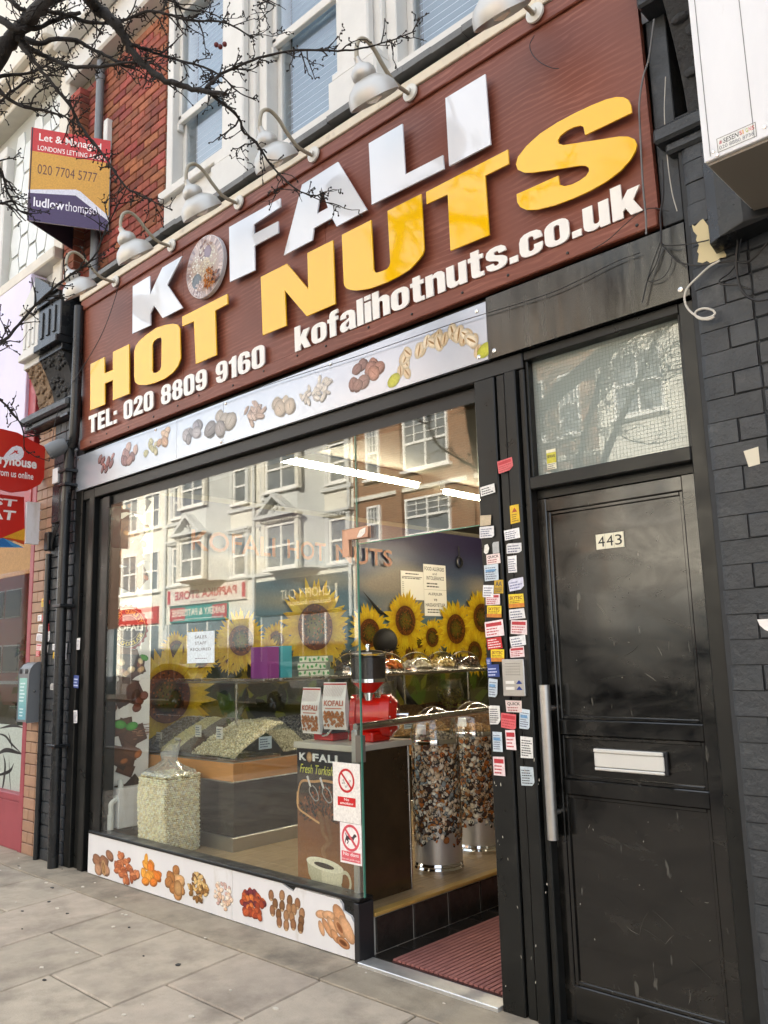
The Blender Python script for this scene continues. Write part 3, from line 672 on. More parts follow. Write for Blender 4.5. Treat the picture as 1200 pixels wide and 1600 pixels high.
GL = {   # heavy condensed sign letters: (width, [outline(s)])
 'o': (.74, [[rr_(0,-.01,.74,1.01,.29), rr_(.28,.19,.46,.81,.085)]]),
 'k': (.80, [[[(0,0),(0,1.32),(.29,1.32),(.29,.68),(.46,1),(.78,1),(.58,.55),(.80,0),(.49,0),(.36,.34),(.29,.24),(.29,0)]]]),
 'f': (.52, [[[(.10,0),(.10,.78),(0,.78),(0,.97),(.10,.97),(.10,1.08),(.13,1.2),(.2,1.29),(.32,1.32),(.52,1.32),(.52,1.12),(.43,1.12),(.39,1.08),(.39,.97),(.52,.97),(.52,.78),(.39,.78),(.39,0)]]]),
 'a': (.74, [[[(0,.2),(.05,.05),(.18,-.01),(.32,.02),(.43,.12),(.46,0),(.74,0),(.72,.15),(.72,.7),(.68,.88),(.55,.98),(.36,1.01),(.17,.97),(.05,.85),(.02,.66),(.29,.66),(.31,.78),(.38,.81),(.44,.76),(.44,.62),(.30,.55),(.10,.47),(.01,.36)], [(.44,.46),(.44,.28),(.40,.20),(.33,.18),(.28,.24),(.28,.34),(.34,.41)]]]),
 'l': (.28, [[[(0,0),(.28,0),(.28,1.32),(0,1.32)]]]), 'i': (.28, [[[(0,0),(.28,0),(.28,1),(0,1)]], [[(0,1.1),(.28,1.1),(.28,1.32),(0,1.32)]]]),
 'h': (.73, [[[(0,0),(0,1.32),(.28,1.32),(.28,.93)]+_n[4:]]]), 'n': (.73, [[_n]]), 'u': (.73, [[[(.73-x, 1-y) for x, y in _n]]]),
 't': (.54, [[[(.10,.2),(.10,.78),(0,.78),(0,.97),(.10,.97),(.10,1.2),(.39,1.2),(.39,.97),(.53,.97),(.53,.78),(.39,.78),(.39,.26),(.42,.20),(.54,.20),(.54,0),(.32,0),(.19,.02),(.12,.09)]]]),
 's': (.73, [[[(.72,.68),(.46,.68),(.44,.78),(.37,.81),(.30,.77),(.30,.69),(.38,.62),(.58,.53),(.70,.42),(.73,.28),(.69,.12),(.57,.02),(.38,-.01),(.17,.02),(.04,.12),(0,.32),(.26,.32),(.28,.21),(.36,.18),(.44,.22),(.44,.31),(.36,.38),(.14,.48),(.04,.58),(.01,.72),(.06,.88),(.18,.98),(.37,1.01),(.56,.98),(.68,.87)]]]),
 '.': (.27, [[[(0,0),(.27,0),(.27,.27),(0,.27)]]]),
 'c': (.73, [[[(.73,.62),(.46,.62),(.46,.72),(.43,.79),(.37,.81),(.31,.79),(.28,.72),(.28,.28),(.31,.21),(.37,.19),(.43,.21),(.46,.28),(.46,.42),(.73,.42),(.73,.3),(.69,.12),(.57,.02),(.37,-.01),(.17,.02),(.05,.12),(0,.3),(0,.7),(.05,.88),(.17,.98),(.37,1.01),(.57,.98),(.69,.88),(.73,.7)]]]),
 'T': (.54, [[[(.17,0),(.17,.8),(0,.8),(0,1),(.54,1),(.54,.8),(.37,.8),(.37,0)]]]), 'E': (.45, [[[(0,0),(0,1),(.44,1),(.44,.81),(.2,.81),(.2,.6),(.41,.6),(.41,.42),(.2,.42),(.2,.19),(.45,.19),(.45,0)]]]),
 'L': (.42, [[[(0,0),(0,1),(.2,1),(.2,.19),(.42,.19),(.42,0)]]]), ':': (.18, [[[(0,0),(.18,0),(.18,.2),(0,.2)]], [[(0,.5),(.18,.5),(.18,.7),(0,.7)]]]),
 '0': (.52, [[rr_(0,-.01,.52,1.01,.2), rr_(.19,.16,.33,.84,.065)]]), '1': (.32, [[[(.12,0),(.12,.72),(0,.72),(0,.84),(.1,.88),(.17,1),(.32,1),(.32,0)]]]),
 '2': (.52, [[[(0,0),(0,.16),(.30,.58),(.33,.68),(.33,.78),(.30,.84),(.26,.85),(.21,.82),(.2,.74),(.2,.64),(.01,.64),(.01,.76),(.05,.9),(.14,.98),(.27,1.01),(.42,.97),(.5,.87),(.52,.72),(.49,.56),(.42,.44),(.25,.19),(.52,.19),(.52,0)]]]),
 '8': (.52, [[[(0,.26),(0,.4),(.03,.48),(.08,.52),(.03,.57),(.01,.65),(.01,.76),(.05,.9),(.13,.98),(.26,1.01),(.39,.98),(.47,.9),(.51,.76),(.51,.65),(.49,.57),(.44,.52),(.49,.48),(.52,.4),(.52,.26),(.48,.1),(.4,.02),(.26,-.01),(.12,.02),(.04,.1)], rr_(.20,.61,.32,.85,.055), rr_(.19,.15,.33,.44,.06)]]),
 '6': (.52, [[_6, rr_(.2,.15,.33,.46,.06)]]), '9': (.52, [[[(.52-x, 1-y) for x, y in _6], [(.52-x, 1-y) for x, y in rr_(.2,.15,.33,.46,.06)]]]),
}
def small_text(txt, bl, br_, h, gap=.07, space=.36):
    (xa, va), (xb, vb) = bl, br_
    tot = sum((GL[c][0] if c != ' ' else space-gap)+gap for c in txt)-gap; k = (xb-xa)/tot; sl = (vb-va)/(xb-xa); x = 0
    for c in txt:
        if c == ' ': x += space; continue
        w, shp = GL[c]
        mb = MB()
        for loops in shp: mb.prism([[(xa+(x+a)*k, va+(x+a)*k*sl+b*h) for a, b in l] for l in loops], loc, .020, .028)
        fbuild('letter', mb, M['small_white']); x += w+gap
small_text('TEL: 020 8809 9160', [(-6.286, 0.105)][0], [(-3.982, 0.076)][0], .145)
small_text('kofalihotnuts.co.uk', [(-3.687, 0.083)][0], [(-1.42, 0.084)][0], .118)

# ================================================================== NUT PICTURE STRIP UNDER THE FASCIA
def nut_cluster(pr, cx, cy, w, h, n, s, cols, seed, asp=.7, shadow=True, round_=False):
    rg = random.Random(seed); om = pr.mp; st_ = (1.28-.095*(cx+3.3)) if pr is globals().get('pb') else 1.12; pr.mp = lambda u, v, hh: om(cx+(u-cx)*st_, v, hh)
    if shadow and False: pr.ell(cx+.01, cy-h*.42, w*.5, h*.16, 0, H('#a9a5a2'), H('#c9cac9'), 14)
    P = []
    for i in range(n):
        a = rg.random()*6.283; d = math.sqrt(rg.random())
        P.append((cx+.42*w*d*math.cos(a), cy+.42*h*d*math.sin(a)))
    for x, y in sorted(P, key=lambda p: -p[1]):
        c = rg.choice(cols); k = s*.82*rg.uniform(.8,1.2); r = 0 if round_ else rg.uniform(-1.3,1.3)+1.57
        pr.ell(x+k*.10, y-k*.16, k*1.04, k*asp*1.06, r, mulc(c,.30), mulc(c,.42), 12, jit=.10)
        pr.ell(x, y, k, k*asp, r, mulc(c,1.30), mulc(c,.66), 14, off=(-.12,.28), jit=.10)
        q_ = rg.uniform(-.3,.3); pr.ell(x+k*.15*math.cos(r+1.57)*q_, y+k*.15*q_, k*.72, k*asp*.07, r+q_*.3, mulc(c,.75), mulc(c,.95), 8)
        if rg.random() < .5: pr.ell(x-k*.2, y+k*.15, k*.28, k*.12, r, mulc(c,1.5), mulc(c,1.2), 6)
    pr.mp = om
strip = thing('picture_strip', 'long pale grey strip of nut pictures under the brown fascia', 'sign strip', (-4.4,-.03,2.955))
build('panel', MB().box(-6.53,-5.02,-.034,-.012,2.958,3.258).box(-5.017,-4.46,-.034,-.012,2.958,3.258).box(-4.457,-2.276,-.034,-.012,2.958,3.258), M['silver_panel'], strip, bevel=.0015)
for x, z in ((-6.5,2.985),(-6.5,3.23),(-5.3,3.235),(-4.43,3.235),(-4.48,2.98),(-3.4,3.235),(-2.33,3.225),(-2.33,2.985)): build('screw', MB().lathe([(.012,0),(.011,.004),(0,.007)], (x,-.034,z), (0,-1,0), 10), M['steel'], strip, smooth=True)
def sp_new(): return PR(street(-.034))
RED = [H('#6d3024'),H('#8a4430'),H('#5a2a22')]; PAL = [H('#c8b79c'),H('#b9a68c'),H('#d6c8b0')]; GRN = [H('#b7b07c'),H('#a8a26a'),H('#c6b98a')]
GRY = [H('#8b8388'),H('#a39b9a'),H('#77706f')]; WAL = [H('#a38a6c'),H('#8d7558'),H('#b89f80')]; ALM = [H('#b58a6a'),H('#a67a58'),H('#c39c7c')]; HAZ = [H('#8a4a28'),H('#9d5a34'),H('#743c22')]
for (px_, w, h, n, s, cols, asp) in (
 ([(-6.029, 3.128)][0],.26,.19,9,.045,RED,.55), ([(-5.685, 3.136)][0],.24,.18,8,.05,[H('#7a4034'),H('#96604e'),H('#b7907c')],.7), ([(-5.354, 3.113)][0],.2,.15,9,.036,GRN,.7),
 ([(-5.181, 3.137)][0],.16,.16,6,.045,[H('#b98a5c'),H('#c9a57a')],.75), ([(-4.828, 3.104)][0],.27,.17,9,.05,GRY,.8), ([(-4.496, 3.116)][0],.28,.19,6,.07,[H('#8b8078'),H('#a79a86'),H('#6d6560')],.85),
 ([(-4.148, 3.101)][0],.27,.18,16,.042,[H('#c2a692'),H('#b2937c'),H('#a6866c')],.45), ([(-3.846, 3.113)][0],.24,.19,6,.06,PAL,.8), ([(-3.532, 3.111)][0],.28,.17,28,.035,[H('#cfc5b4'),H('#bfb4a2'),H('#ddd4c6')],.45),
 ([(-3.161, 3.099)][0],.32,.18,9,.052,HAZ,.88)):
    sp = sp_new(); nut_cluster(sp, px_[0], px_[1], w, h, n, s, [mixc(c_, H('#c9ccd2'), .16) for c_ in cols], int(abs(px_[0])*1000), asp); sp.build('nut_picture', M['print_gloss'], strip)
pc = [(-2.593, 3.1)][0]
rg = random.Random(5); sp = sp_new()
for i in range(26):
    a = math.pi*(i/25); x = pc[0]-.24*math.cos(a)+rg.uniform(-.03,.03); y = pc[1]-.06+.12*math.sin(a)+rg.uniform(-.03,.03)
    c = rg.choice([H('#d9c8a8'),H('#cbb592'),H('#e4d7bd')]); r = rg.uniform(.5,2.4); k = rg.uniform(.035,.05)
    sp.ell(x,y,k,k*.68,r,mulc(c,1.15),mulc(c,.62),12,off=(0,.3)); sp.ell(x,y,k*.8,k*.14,r+.2,H('#8d6b42'),H('#a98a5e'),8)
for dx in (-.31,.30): sp.ell(pc[0]+dx, pc[1]-.09, .05,.036,.4,H('#c3c53c'),H('#8f9430'),12)
sp.build('nut_picture', M['print_gloss'], strip)

# black metal panel over the flat door
bp = thing('metal_cover_board', 'smeared dark metal panel over the flat door transom', 'panel', (-1.77,-.03,2.95))
build('sheet', MB().box(-2.272,-1.263,-.036,-.012,2.955,3.275), M['black_metal'], bp, bevel=.0015)
for x, z in ((-2.235,2.99),(-1.30,2.99)): build('screw', MB().lathe([(.012,0),(.011,.004),(0,.007)], (x,-.036,z), (0,-1,0), 10), M['steel'], bp, smooth=True)

# ================================================================== SHOPFRONT FRAME, GLASS, STALL RISER
mb = MB()
for xa, xb, ya, z1 in ((-6.545,-6.44,-.02,4.66),(-6.43,-6.34,.01,2.95),(-6.33,-6.25,-.012,2.95),(-6.24,-6.16,.03,2.86),(-6.15,-6.045,.012,2.86)): mb.cbox(xa,xb,ya,.12,0,z1,.006)
build('header', MB().cbox(-6.53,-2.1,-.008,.12,2.872,2.955,.006).cbox(-6.25,-2.1,.04,.12,2.785,2.870,.006), M['dark_header'], shop)
mb.box(-6.5,-1.27,.005,.16,2.96,3.29)
sf = build('shopfront_frame', mb, M['black_frame'], shop)
mb = MB()
for xa, xb, ya in ((-2.382,-2.262,-.02),(-2.254,-2.205,-.012),(-2.198,-2.135,-.026),(-2.128,-2.098,-.004)): mb.cbox(xa,xb,ya,.14,0,2.872,.005)
mb.box(-2.36,-2.11,.03,.13,0,2.87)
post = build('door_post', mb, M['black_frame'], shop)
mb = MB().cbox(-6.15,-3.285,.004,.10,.0,.292,.004); mb.cbox(-6.16,-3.27,-.016,.09,.292,.312,.004)
build('stall_riser', mb, M['black_frame'], shop)
build('corner_post', MB().cbox(-3.305,-3.268,-.022,.09,.0,.288,.003), M['dark_plastic'], shop)
# big pane, its neighbour over the entrance
pane = thing('shop_window', 'large plate glass shop window full of street reflections', 'window', (-4.65,.03,.31))
build('pane', MB().box(-6.045,-3.272,.022,.032,.31,2.785), M['shop_glass'], pane)
build('transom_pane', MB().box(-3.266,-2.382,.022,.032,2.165,2.785), M['shop_glass'], pane)
mat('glass_edge', H('#4f8a78'), .15, spec=.6)
build('glass_edge', MB().box(-3.2715,-3.2665,.021,.033,.31,2.785).box(-3.266,-2.382,.021,.033,2.160,2.1645), M['glass_edge'], pane)
mb = MB().prism([(-3.36,2.10),(-3.31,2.10),(-3.31,2.19),(-3.16,2.19),(-3.16,2.25),(-3.36,2.25)], street(.02), 0, .02)
pf = build('patch_fitting', mb, mat('patch_pink', H('#b98f76'), .35, metal=.3), pane, bevel=.003)
pr = PR(street(-.0005)); pr.poly([(-3.245,2.20),(-3.22,2.235),(-3.175,2.245),(-3.18,2.215),(-3.21,2.195),(-3.24,2.195)], H('#e8e6dc')); pr.build('leaf_mark', M['print'], pf)

# printed panel below the window
bpn = thing('nut_picture_board', 'low white panel printed with nine heaps of nuts below the window', 'printed panel', (-4.73,0,0))
poly1 = [(-6.165,.012),(-4.37,.008),(-4.37,.2885),(-6.165,.2885)]
poly2 = [(-4.366,.008),(-3.31,.010),(-3.306,.17),(-3.34,.215),(-3.40,.232),(-3.405,.262),(-3.43,.283),(-3.78,.286),(-3.80,.262),(-3.845,.272),(-3.90,.2885),(-4.366,.2885)]
for q in (poly1, poly2): build('panel', MB().prism(q, street(.004), .0, .012), M['white_panel'], bpn, bevel=.001)
pb = PR(street(-.008))
def nextp():
    global pb
    pb.build('nut_picture', M['print'], bpn); pb = PR(street(-.008))
def base_c(px, w, h, n, s, cols, seed, asp=.7):
    if pb.mb.v: nextp()
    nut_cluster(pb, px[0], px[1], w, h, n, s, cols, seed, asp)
base_c([(-5.935, 0.119)][0],.22,.20,7,.052,[H('#a5785a'),H('#93664a'),H('#b58a6c')],1,.8)
x, z = [(-5.925, 0.108)][0]; pb.ell(x,z-.03,.055,.03,1.9,H('#8a6038'),H('#c9a271'),12); pb.ell(x,z-.03,.035,.016,1.9,H('#b98f58'),H('#6d4526'),10)
base_c([(-5.6, 0.128)][0],.24,.215,40,.033,[H('#b86a40'),H('#a65a34'),H('#c97e50')],2,.62)
x, z = [(-5.289, 0.136)][0]; base_c((x,z),.17,.20,11,.044,[H('#e08a2a'),H('#d97a24'),H('#eda03c')],3,.72); pb.ell(x-.06,z+.085,.036,.024,1.4,H('#f0b040'),H('#d08a20'))
base_c([(-5.007, 0.127)][0],.19,.19,9,.045,[H('#c08a52'),H('#a9713c'),H('#d2a470')],4,.85)
x, z = [(-4.984, 0.119)][0]; pb.ell(x+.03,z-.025,.05,.05,0,H('#cda26c'),H('#8a5c30'),16)
base_c([(-4.729, 0.139)][0],.17,.18,46,.024,[H('#b78c4e'),H('#8d6430'),H('#d6b679'),H('#6f4a24')],5,.55)
base_c([(-4.463, 0.13)][0],.16,.18,40,.018,[H('#e6cdb6'),H('#d9b89c'),H('#efe0d2'),H('#c9a8a0')],6,.7)
base_c([(-4.16, 0.138)][0],.20,.18,44,.026,[H('#b8552c'),H('#9c3c22'),H('#cf7438'),H('#6d2430')],7,.8)
nextp(); bm_ = pb.mp; pb.mp = lambda u, v, hh: bm_(-3.62+(u+3.62)*1.22, v, hh)
rg = random.Random(8); cx, cz = [(-3.819, 0.139)][0]
for i, (dx, dz) in enumerate(((-.11,.07),(-.03,.085),(.025,.07),(.08,.065),(-.08,.03),(-.03,.03),(.02,.025),(.055,.03),(.11,.02),(-.10,-.01),(-.055,-.02),(0,-.015),(.04,-.015),(.105,-.02),(-.05,-.06),(.0,-.065),(.05,-.05),(.10,-.055))):
    c = rg.choice([H('#8a6040'),H('#9c7450'),H('#74502f')]); pb.ell(cx+dx,cz+dz,.021,.032,rg.uniform(-.15,.15),mulc(c,1.3),mulc(c,.5),12,off=(-.2,.2)); pb.ell(cx+dx,cz+dz-.024,.012,.007,0,H('#c0a27c'),H('#a08460'),8)
nextp(); pb.mp = lambda u, v, hh: bm_(-3.535+(u+3.535)*1.2, v, hh)
cx, cz = [(-3.474, 0.144)][0]
for (dx, dz, a, b, r) in ((-.09,.04,.04,.022,.2),(-.04,.045,.045,.024,.1),(.03,.06,.06,.035,2.2),(-.09,-.03,.04,.018,-1.2),(-.05,-.02,.055,.02,-.9),(-.02,0,.05,.02,-.9),(.03,.0,.055,.03,-.9),(.075,.0,.075,.035,-1.0),(.0,-.05,.04,.022,-.8),(.05,-.07,.045,.026,-.3)):
    c = rg.choice([H('#c9956a'),H('#bd855a'),H('#d6a67c')]); pb.ell(cx+dx,cz+dz,a,b,r,mulc(c,1.15),mulc(c,.55),14,off=(0,.25))
pb.ell(cx+.03,cz+.0,.03,.014,-.9,H('#7d4a2a'),H('#a06a42'),10); pb.ell(cx+.05,cz-.07,.028,.013,-.3,H('#5a3018'),H('#8d5a34'),10)
pb.build('nut_picture', M['print'], bpn)

# ================================================================== FLAT DOOR
mb = MB()
mb.box(-2.10,-1.33,.066,.11,.02,2.245)
door = build('door', mb, M['door_black'], shop)
mb = MB()
mb.cbox(-2.10,-2.052,.046,.07,.02,2.245,.004); mb.cbox(-1.405,-1.333,.046,.07,.02,2.245,.004)
for za, zb in ((2.18,2.243),(1.185,1.252),(.935,1.0),(.03,.165)): mb.cbox(-2.055,-1.402,.0475,.07,za,zb,.004)
build('stile', mb, M['door_black'], door)
mb = MB()
for za, zb in ((1.252,2.18),(1.0,1.185),(.165,.935)):
    a, b, t = -2.052, -1.405, .016
    mb.cbox(a,a+t,.0535,.07,za,zb,.003); mb.cbox(b-t,b,.0535,.07,za,zb,.003); mb.cbox(a+t,b-t,.0545,.07,zb-t,zb,.003); mb.cbox(a+t,b-t,.0545,.07,za,za+t,.003)
build('bead', mb, M['door_black'], door)
mb = MB().cbox(-1.332,-1.266,-.004,.14,0,2.95,.005); mb.cbox(-2.098,-1.332,-.006,.14,2.285,2.345,.005); mb.cbox(-2.098,-1.332,.0,.14,2.91,2.955,.004); mb.cbox(-2.098,-2.085,.012,.14,2.345,2.91,.003); mb.cbox(-1.345,-1.332,.012,.14,2.345,2.91,.003); mb.box(-2.1,-1.33,.05,.13,2.247,2.288)
mb.cbox(-2.10,-1.27,-.03,.14,.0,.022,.003)
build('door_frame', mb, M['black_frame'], shop)
mb = MB().tube([(-2.078,-.012,.752),(-2.078,-.012,1.402)], .024, 18); mb.tube([(-2.078,-.012,.86),(-2.078,.05,.86)], .011, 10); mb.tube([(-2.078,-.012,1.30),(-2.078,.05,1.30)], .011, 10)
build('pull_handle', mb, M['brushed'], door, smooth=True)
def escutcheon(x, z):
    mb = MB(); pts = [(x+.014*math.cos(a)*1.0, z+(.022 if math.sin(a) > 0 else -.022)+.014*math.sin(a)) for a in [6.283*i/20 for i in range(20)]]
    mb.prism(pts, street(.046), 0, .006); o = build('lock_plate', mb, M['steel'], door, bevel=.0015)
    pr = PR(street(.040)); pr.ell(x, z+.008, .006,.006,0,(.01,.01,.01)); pr.rect(x-.003, z-.016, x+.003, z+.006, (.01,.01,.01)); pr.build('keyhole', M['print_matte'], door)
escutcheon(*[(-2.118, 1.604)][0]); escutcheon(*[(-2.115, 0.595)][0])
mb = MB().cbox(-1.885,-1.563,.045,.066,1.046,1.138,.004); lb = build('letter_box', mb, M['dark_plastic'], door)
mb = MB().cbox(-1.883,-1.572,.036,.046,1.062,1.120,.003); mb.cbox(-1.883,-1.572,.032,.040,1.121,1.137,.003); mb.cbox(-1.883,-1.572,.034,.042,1.048,1.060,.003)
build('letter_flap', mb, mat('flap_white', H('#d5d5d0'), .35, metal=.2), door)
mb = MB().box(-1.816,-1.684,.061,.0658,1.981,2.047); npl = build('number_plate', mb, mat('plate_cream', H('#e4e0c8'), .45), door)
pr = PR(street(.0608), dh=.0002)
for i, ch in enumerate('443'): pr.text(ch, -1.806+.041*i, 1.992, .032, .045, (.01,.01,.01), .0)
for i in (1,2): pr.rect(-1.8165+.0435*i, 1.982, -1.8155+.0435*i, 2.046, H('#9d9a86'))
pr.build('house_number', M['print'], door)
# scratches, chips and dried splashes on the old gloss paint
def wear(y, za, zb, n, seed, nm):
    pr = PR(street(y), dh=.000004, h=.0003); rg = random.Random(seed)
    for i in range(n):
        x = rg.uniform(-2.03,-1.43); z = rg.uniform(za,zb); a = rg.uniform(-1.4,1.9); L_ = rg.choice((.008,.015,.03,.06,.11))*rg.uniform(.6,1.3); w_ = rg.uniform(.0004,.0011); k = rg.uniform(-.4,.4); q = []
        P = [(x+L_*t*math.cos(a+k*t), z+L_*t*math.sin(a+k*t)) for t in (0,.33,.66,1)]
        for j, (u, v) in enumerate(P): q.append((u-w_*math.sin(a)*(1 if 0 < j < 3 else .3), v+w_*math.cos(a)*(1 if 0 < j < 3 else .3)))
        for j, (u, v) in list(enumerate(P))[::-1]: q.append((u+w_*math.sin(a)*(1 if 0 < j < 3 else .3), v-w_*math.cos(a)*(1 if 0 < j < 3 else .3)))
        if x+L_*math.cos(a) < -1.42 and x+L_*math.cos(a) > -2.04 and za < z+L_*math.sin(a) < zb: pr.poly(q, rg.choice([H('#3a3934'),H('#45433d'),H('#2e2d29'),H('#77756d')]))
    for i in range(n//3): pr.ell(rg.uniform(-2.02,-1.43), rg.uniform(za,zb), rg.uniform(.0008,.003), rg.uniform(.001,.005), rg.uniform(-.5,.5), H('#a5a399'), H('#77756c'), 6, jit=.2)
    tag(pr.build(nm, M['print_matte'], door), kind='stuff')
wear(.0656, .19, .91, 30, 1, 'scratch'); wear(.0656, 1.28, 1.95, 14, 2, 'scratch')
# wired glass transom
build('transom_light', MB().box(-2.085,-1.345,.055,.061,2.345,2.91), M['frosted'], shop)
mb = MB(); x = -2.08
while x < -1.346: mb.box(x, x+.0009, .0545, .0549, 2.346, 2.909); x += .0165
z = 2.35
while z < 2.909: mb.box(-2.084,-1.346,.0540,.0544,z,z+.0009); z += .0165
build('wire_mesh', mb, mat('wire', H('#6d766f'), .6), shop, kind='stuff')
pr = PR(street(.053)); xx0, zz0, xx1, zz1 = -2.035, 2.375, -1.985, 2.47
pr.rect(xx0,zz0,xx1,zz1,H('#e6e2c6')); pr.rect(xx0,zz0+.03,xx1,zz1-.015,H('#c9c23c')); pr.text('BEWARE', xx0+.004, zz0+.055, xx1-xx0-.008, .014, (.03,.03,.03), .02); pr.lines(xx0+.003,zz0+.002,xx1-.003,zz0+.03,3,(.15,.15,.15),3)
pr.build('warning_sticker', M['print'], shop)

# --- stickers pasted on the door post
STK = [(-2.258, 2.388, -2.17, 2.448, 'p'), (-2.364, 2.294, -2.279, 2.339, 't'), (-2.375, 2.146, -2.31, 2.196, 'b'), (-2.382, 2.088, -2.296, 2.142, 'w'), (-2.199, 2.136, -2.149, 2.221, 'y'), (-2.238, 2.063, -2.153, 2.112, 'w'), (-2.23, 1.997, -2.146, 2.045, 'w'), (-2.361, 2.009, -2.329, 2.058, 'n'), (-2.31, 2.008, -2.272, 2.062, 'g'), (-2.349, 1.96, -2.268, 2.007, 'q'), (-2.363, 1.881, -2.282, 1.959, 'c'), (-2.228, 1.908, -2.178, 1.987, 'w'), (-2.311, 1.818, -2.258, 1.882, 'a'), (-2.377, 1.805, -2.315, 1.863, 'w'), (-2.229, 1.828, -2.146, 1.882, 'l'), (-2.365, 1.768, -2.282, 1.82, 'r'), (-2.234, 1.749, -2.149, 1.811, 'k'), (-2.36, 1.71, -2.276, 1.765, 'k'), (-2.234, 1.696, -2.148, 1.743, 'w'), (-2.376, 1.622, -2.27, 1.695, 'r'), (-2.23, 1.627, -2.141, 1.692, 'r'), (-2.236, 1.575, -2.152, 1.621, 'w'), (-2.368, 1.564, -2.281, 1.618, 'R'), (-2.242, 1.525, -2.161, 1.572, 'r'), (-2.35, 1.507, -2.274, 1.564, 'k'), (-2.376, 1.493, -2.348, 1.525, 'B'), (-2.373, 1.436, -2.305, 1.493, 'B'), (-2.371, 1.346, -2.321, 1.43, 'c'), (-2.374, 1.223, -2.312, 1.309, 't'), (-2.278, 1.281, -2.192, 1.333, 'q'), (-2.309, 1.207, -2.226, 1.275, 'p'), (-2.207, 1.21, -2.154, 1.296, 'c'), (-2.288, 1.117, -2.234, 1.202, 'r'), (-2.361, 1.105, -2.307, 1.192, 'c'), (-2.363, 0.998, -2.301, 1.082, 'r'), (-2.209, 1.084, -2.145, 1.178, 't'), (-2.216, 0.967, -2.147, 1.049, 'd')]
PALS = dict(p='#d8656a',t='#e6e6e2',b='#c6b699',w='#e9e9ea',y='#e8c022',n='#e4e2da',g='#b9bcbc',q='#e6d4cf',c='#cfdde6',a='#c6a021',l='#d6d8ea',r='#ecd9da',k='#ecd02c',R='#c6262a',B='#33488c',d='#c3d0d6')
def sticker(x0, z0, x1, z1, kind, parent, y, seed, tilt=None):
    rg = random.Random(seed); t = rg.uniform(-.10,.10) if tilt is None else tilt
    cx, cz = (x0+x1)/2, (z0+z1)/2; w, h = x1-x0, z1-z0
    mp = plane((cx,y,cz), (math.cos(t),0,math.sin(t)), (-math.sin(t),0,math.cos(t)), (0,-1,0))
    pr = PR(mp, dh=.00006, h=.0008+.0003*(seed % 4)); c = H(PALS[kind])
    if kind == 'n': pr.poly([(-w/2,-h*.3),(-w*.1,-h/2),(w*.3,-h*.35),(w/2,h*.1),(w*.2,h/2),(-w*.35,h*.4)], c)
    else:
        k1, k2 = (rg.uniform(.05,.3) if rg.random() < .35 else 0), (rg.uniform(.05,.22) if rg.random() < .3 else 0); j_ = lambda q: q*rg.uniform(.94,1.04)
        q_ = [(j_(-w/2),j_(-h/2)),(j_(w/2)-k1*w,j_(-h/2))]+([(w/2-k1*w*.4,-h/2+k1*h*.5),(w/2,-h/2+k1*h)] if k1 else [])+[(j_(w/2),j_(h/2))]+([(-w/2+k2*w,h/2),(-w/2+k2*w*.3,h/2-k2*h*.4),(-w/2,h/2-k2*h)] if k2 else [(j_(-w/2),j_(h/2))])
        pr.poly(q_, mulc(c, rg.uniform(.86,1.04)))
    dk = (.06,.06,.07)
    if kind in 'tdwc': pr.lines(-w*.42,-h*.42,w*.42,h*.36,max(3,int(h/.012)),H('#6c7288') if kind in 'cw' else dk,seed)
    if kind == 'c': pr.rect(-w*.4,h*.05,w*.3,h*.2,H('#6f9cc4'))
    if kind in 'rp':
        pr.rect(-w*.42,h*.15,w*.42,h*.38,H('#b8323c')); pr.lines(-w*.42,-h*.42,w*.42,h*.1,3,H('#b8484c'),seed)
    if kind == 'k': pr.text('SKYTEC', -w*.42, h*.08, w*.8, h*.26, H('#7a2b14'), .02, .1); pr.rect(-w/2,-h/2,w/2,-h*.2,H('#cc7f2c')); pr.lines(-w*.4,-h*.18,w*.4,h*.05,2,H('#7a4a14'),seed)
    if kind == 'a': pr.text('AA', -w*.36, h*.05, w*.7, h*.36, dk, .02); pr.lines(-w*.4,-h*.42,w*.4,-h*.02,3,dk,seed)
    if kind == 'q': pr.text('QUICK', -w*.4, h*.05, w*.8, h*.3, H('#3b2b2b'), .02); pr.lines(-w*.4,-h*.42,w*.4,0,2,H('#a0484c'),seed)
    if kind == 'R': pr.lines(-w*.42,-h*.42,w*.42,h*.42,4,H('#f0dcdc'),seed)
    if kind == 'B': pr.lines(-w*.42,-h*.42,w*.42,h*.3,3,H('#c9d2ec'),seed)
    if kind == 'y': pr.poly([(0,h*.38),(w*.3,h*.12),(-w*.3,h*.12)], H('#a8461c')); pr.lines(-w*.36,-h*.42,w*.36,h*.05,4,H('#7a5a10'),seed)
    if kind == 'l': pr.lines(-w*.42,-h*.4,w*.42,h*.3,3,H('#7a80a8'),seed)
    return pr.build('sticker', M['print'], parent)
for i, s in enumerate(STK): sticker(*s[:5], post, -.027, i+1, .12 if i == 0 else None)
# paint flecks on the post
pr = PR(street(-.0275)); rg = random.Random(3)
for i in range(20):
    x = rg.uniform(-2.37,-2.11); z = rg.uniform(.1,1.1); pr.ell(x,z,rg.uniform(.0008,.0028),rg.uniform(.002,.010),rg.uniform(-.4,.4),H('#c9c6bb'),H('#a5a296'),6)
tag(pr.build('paint_fleck', M['print_matte'], post), kind='stuff')
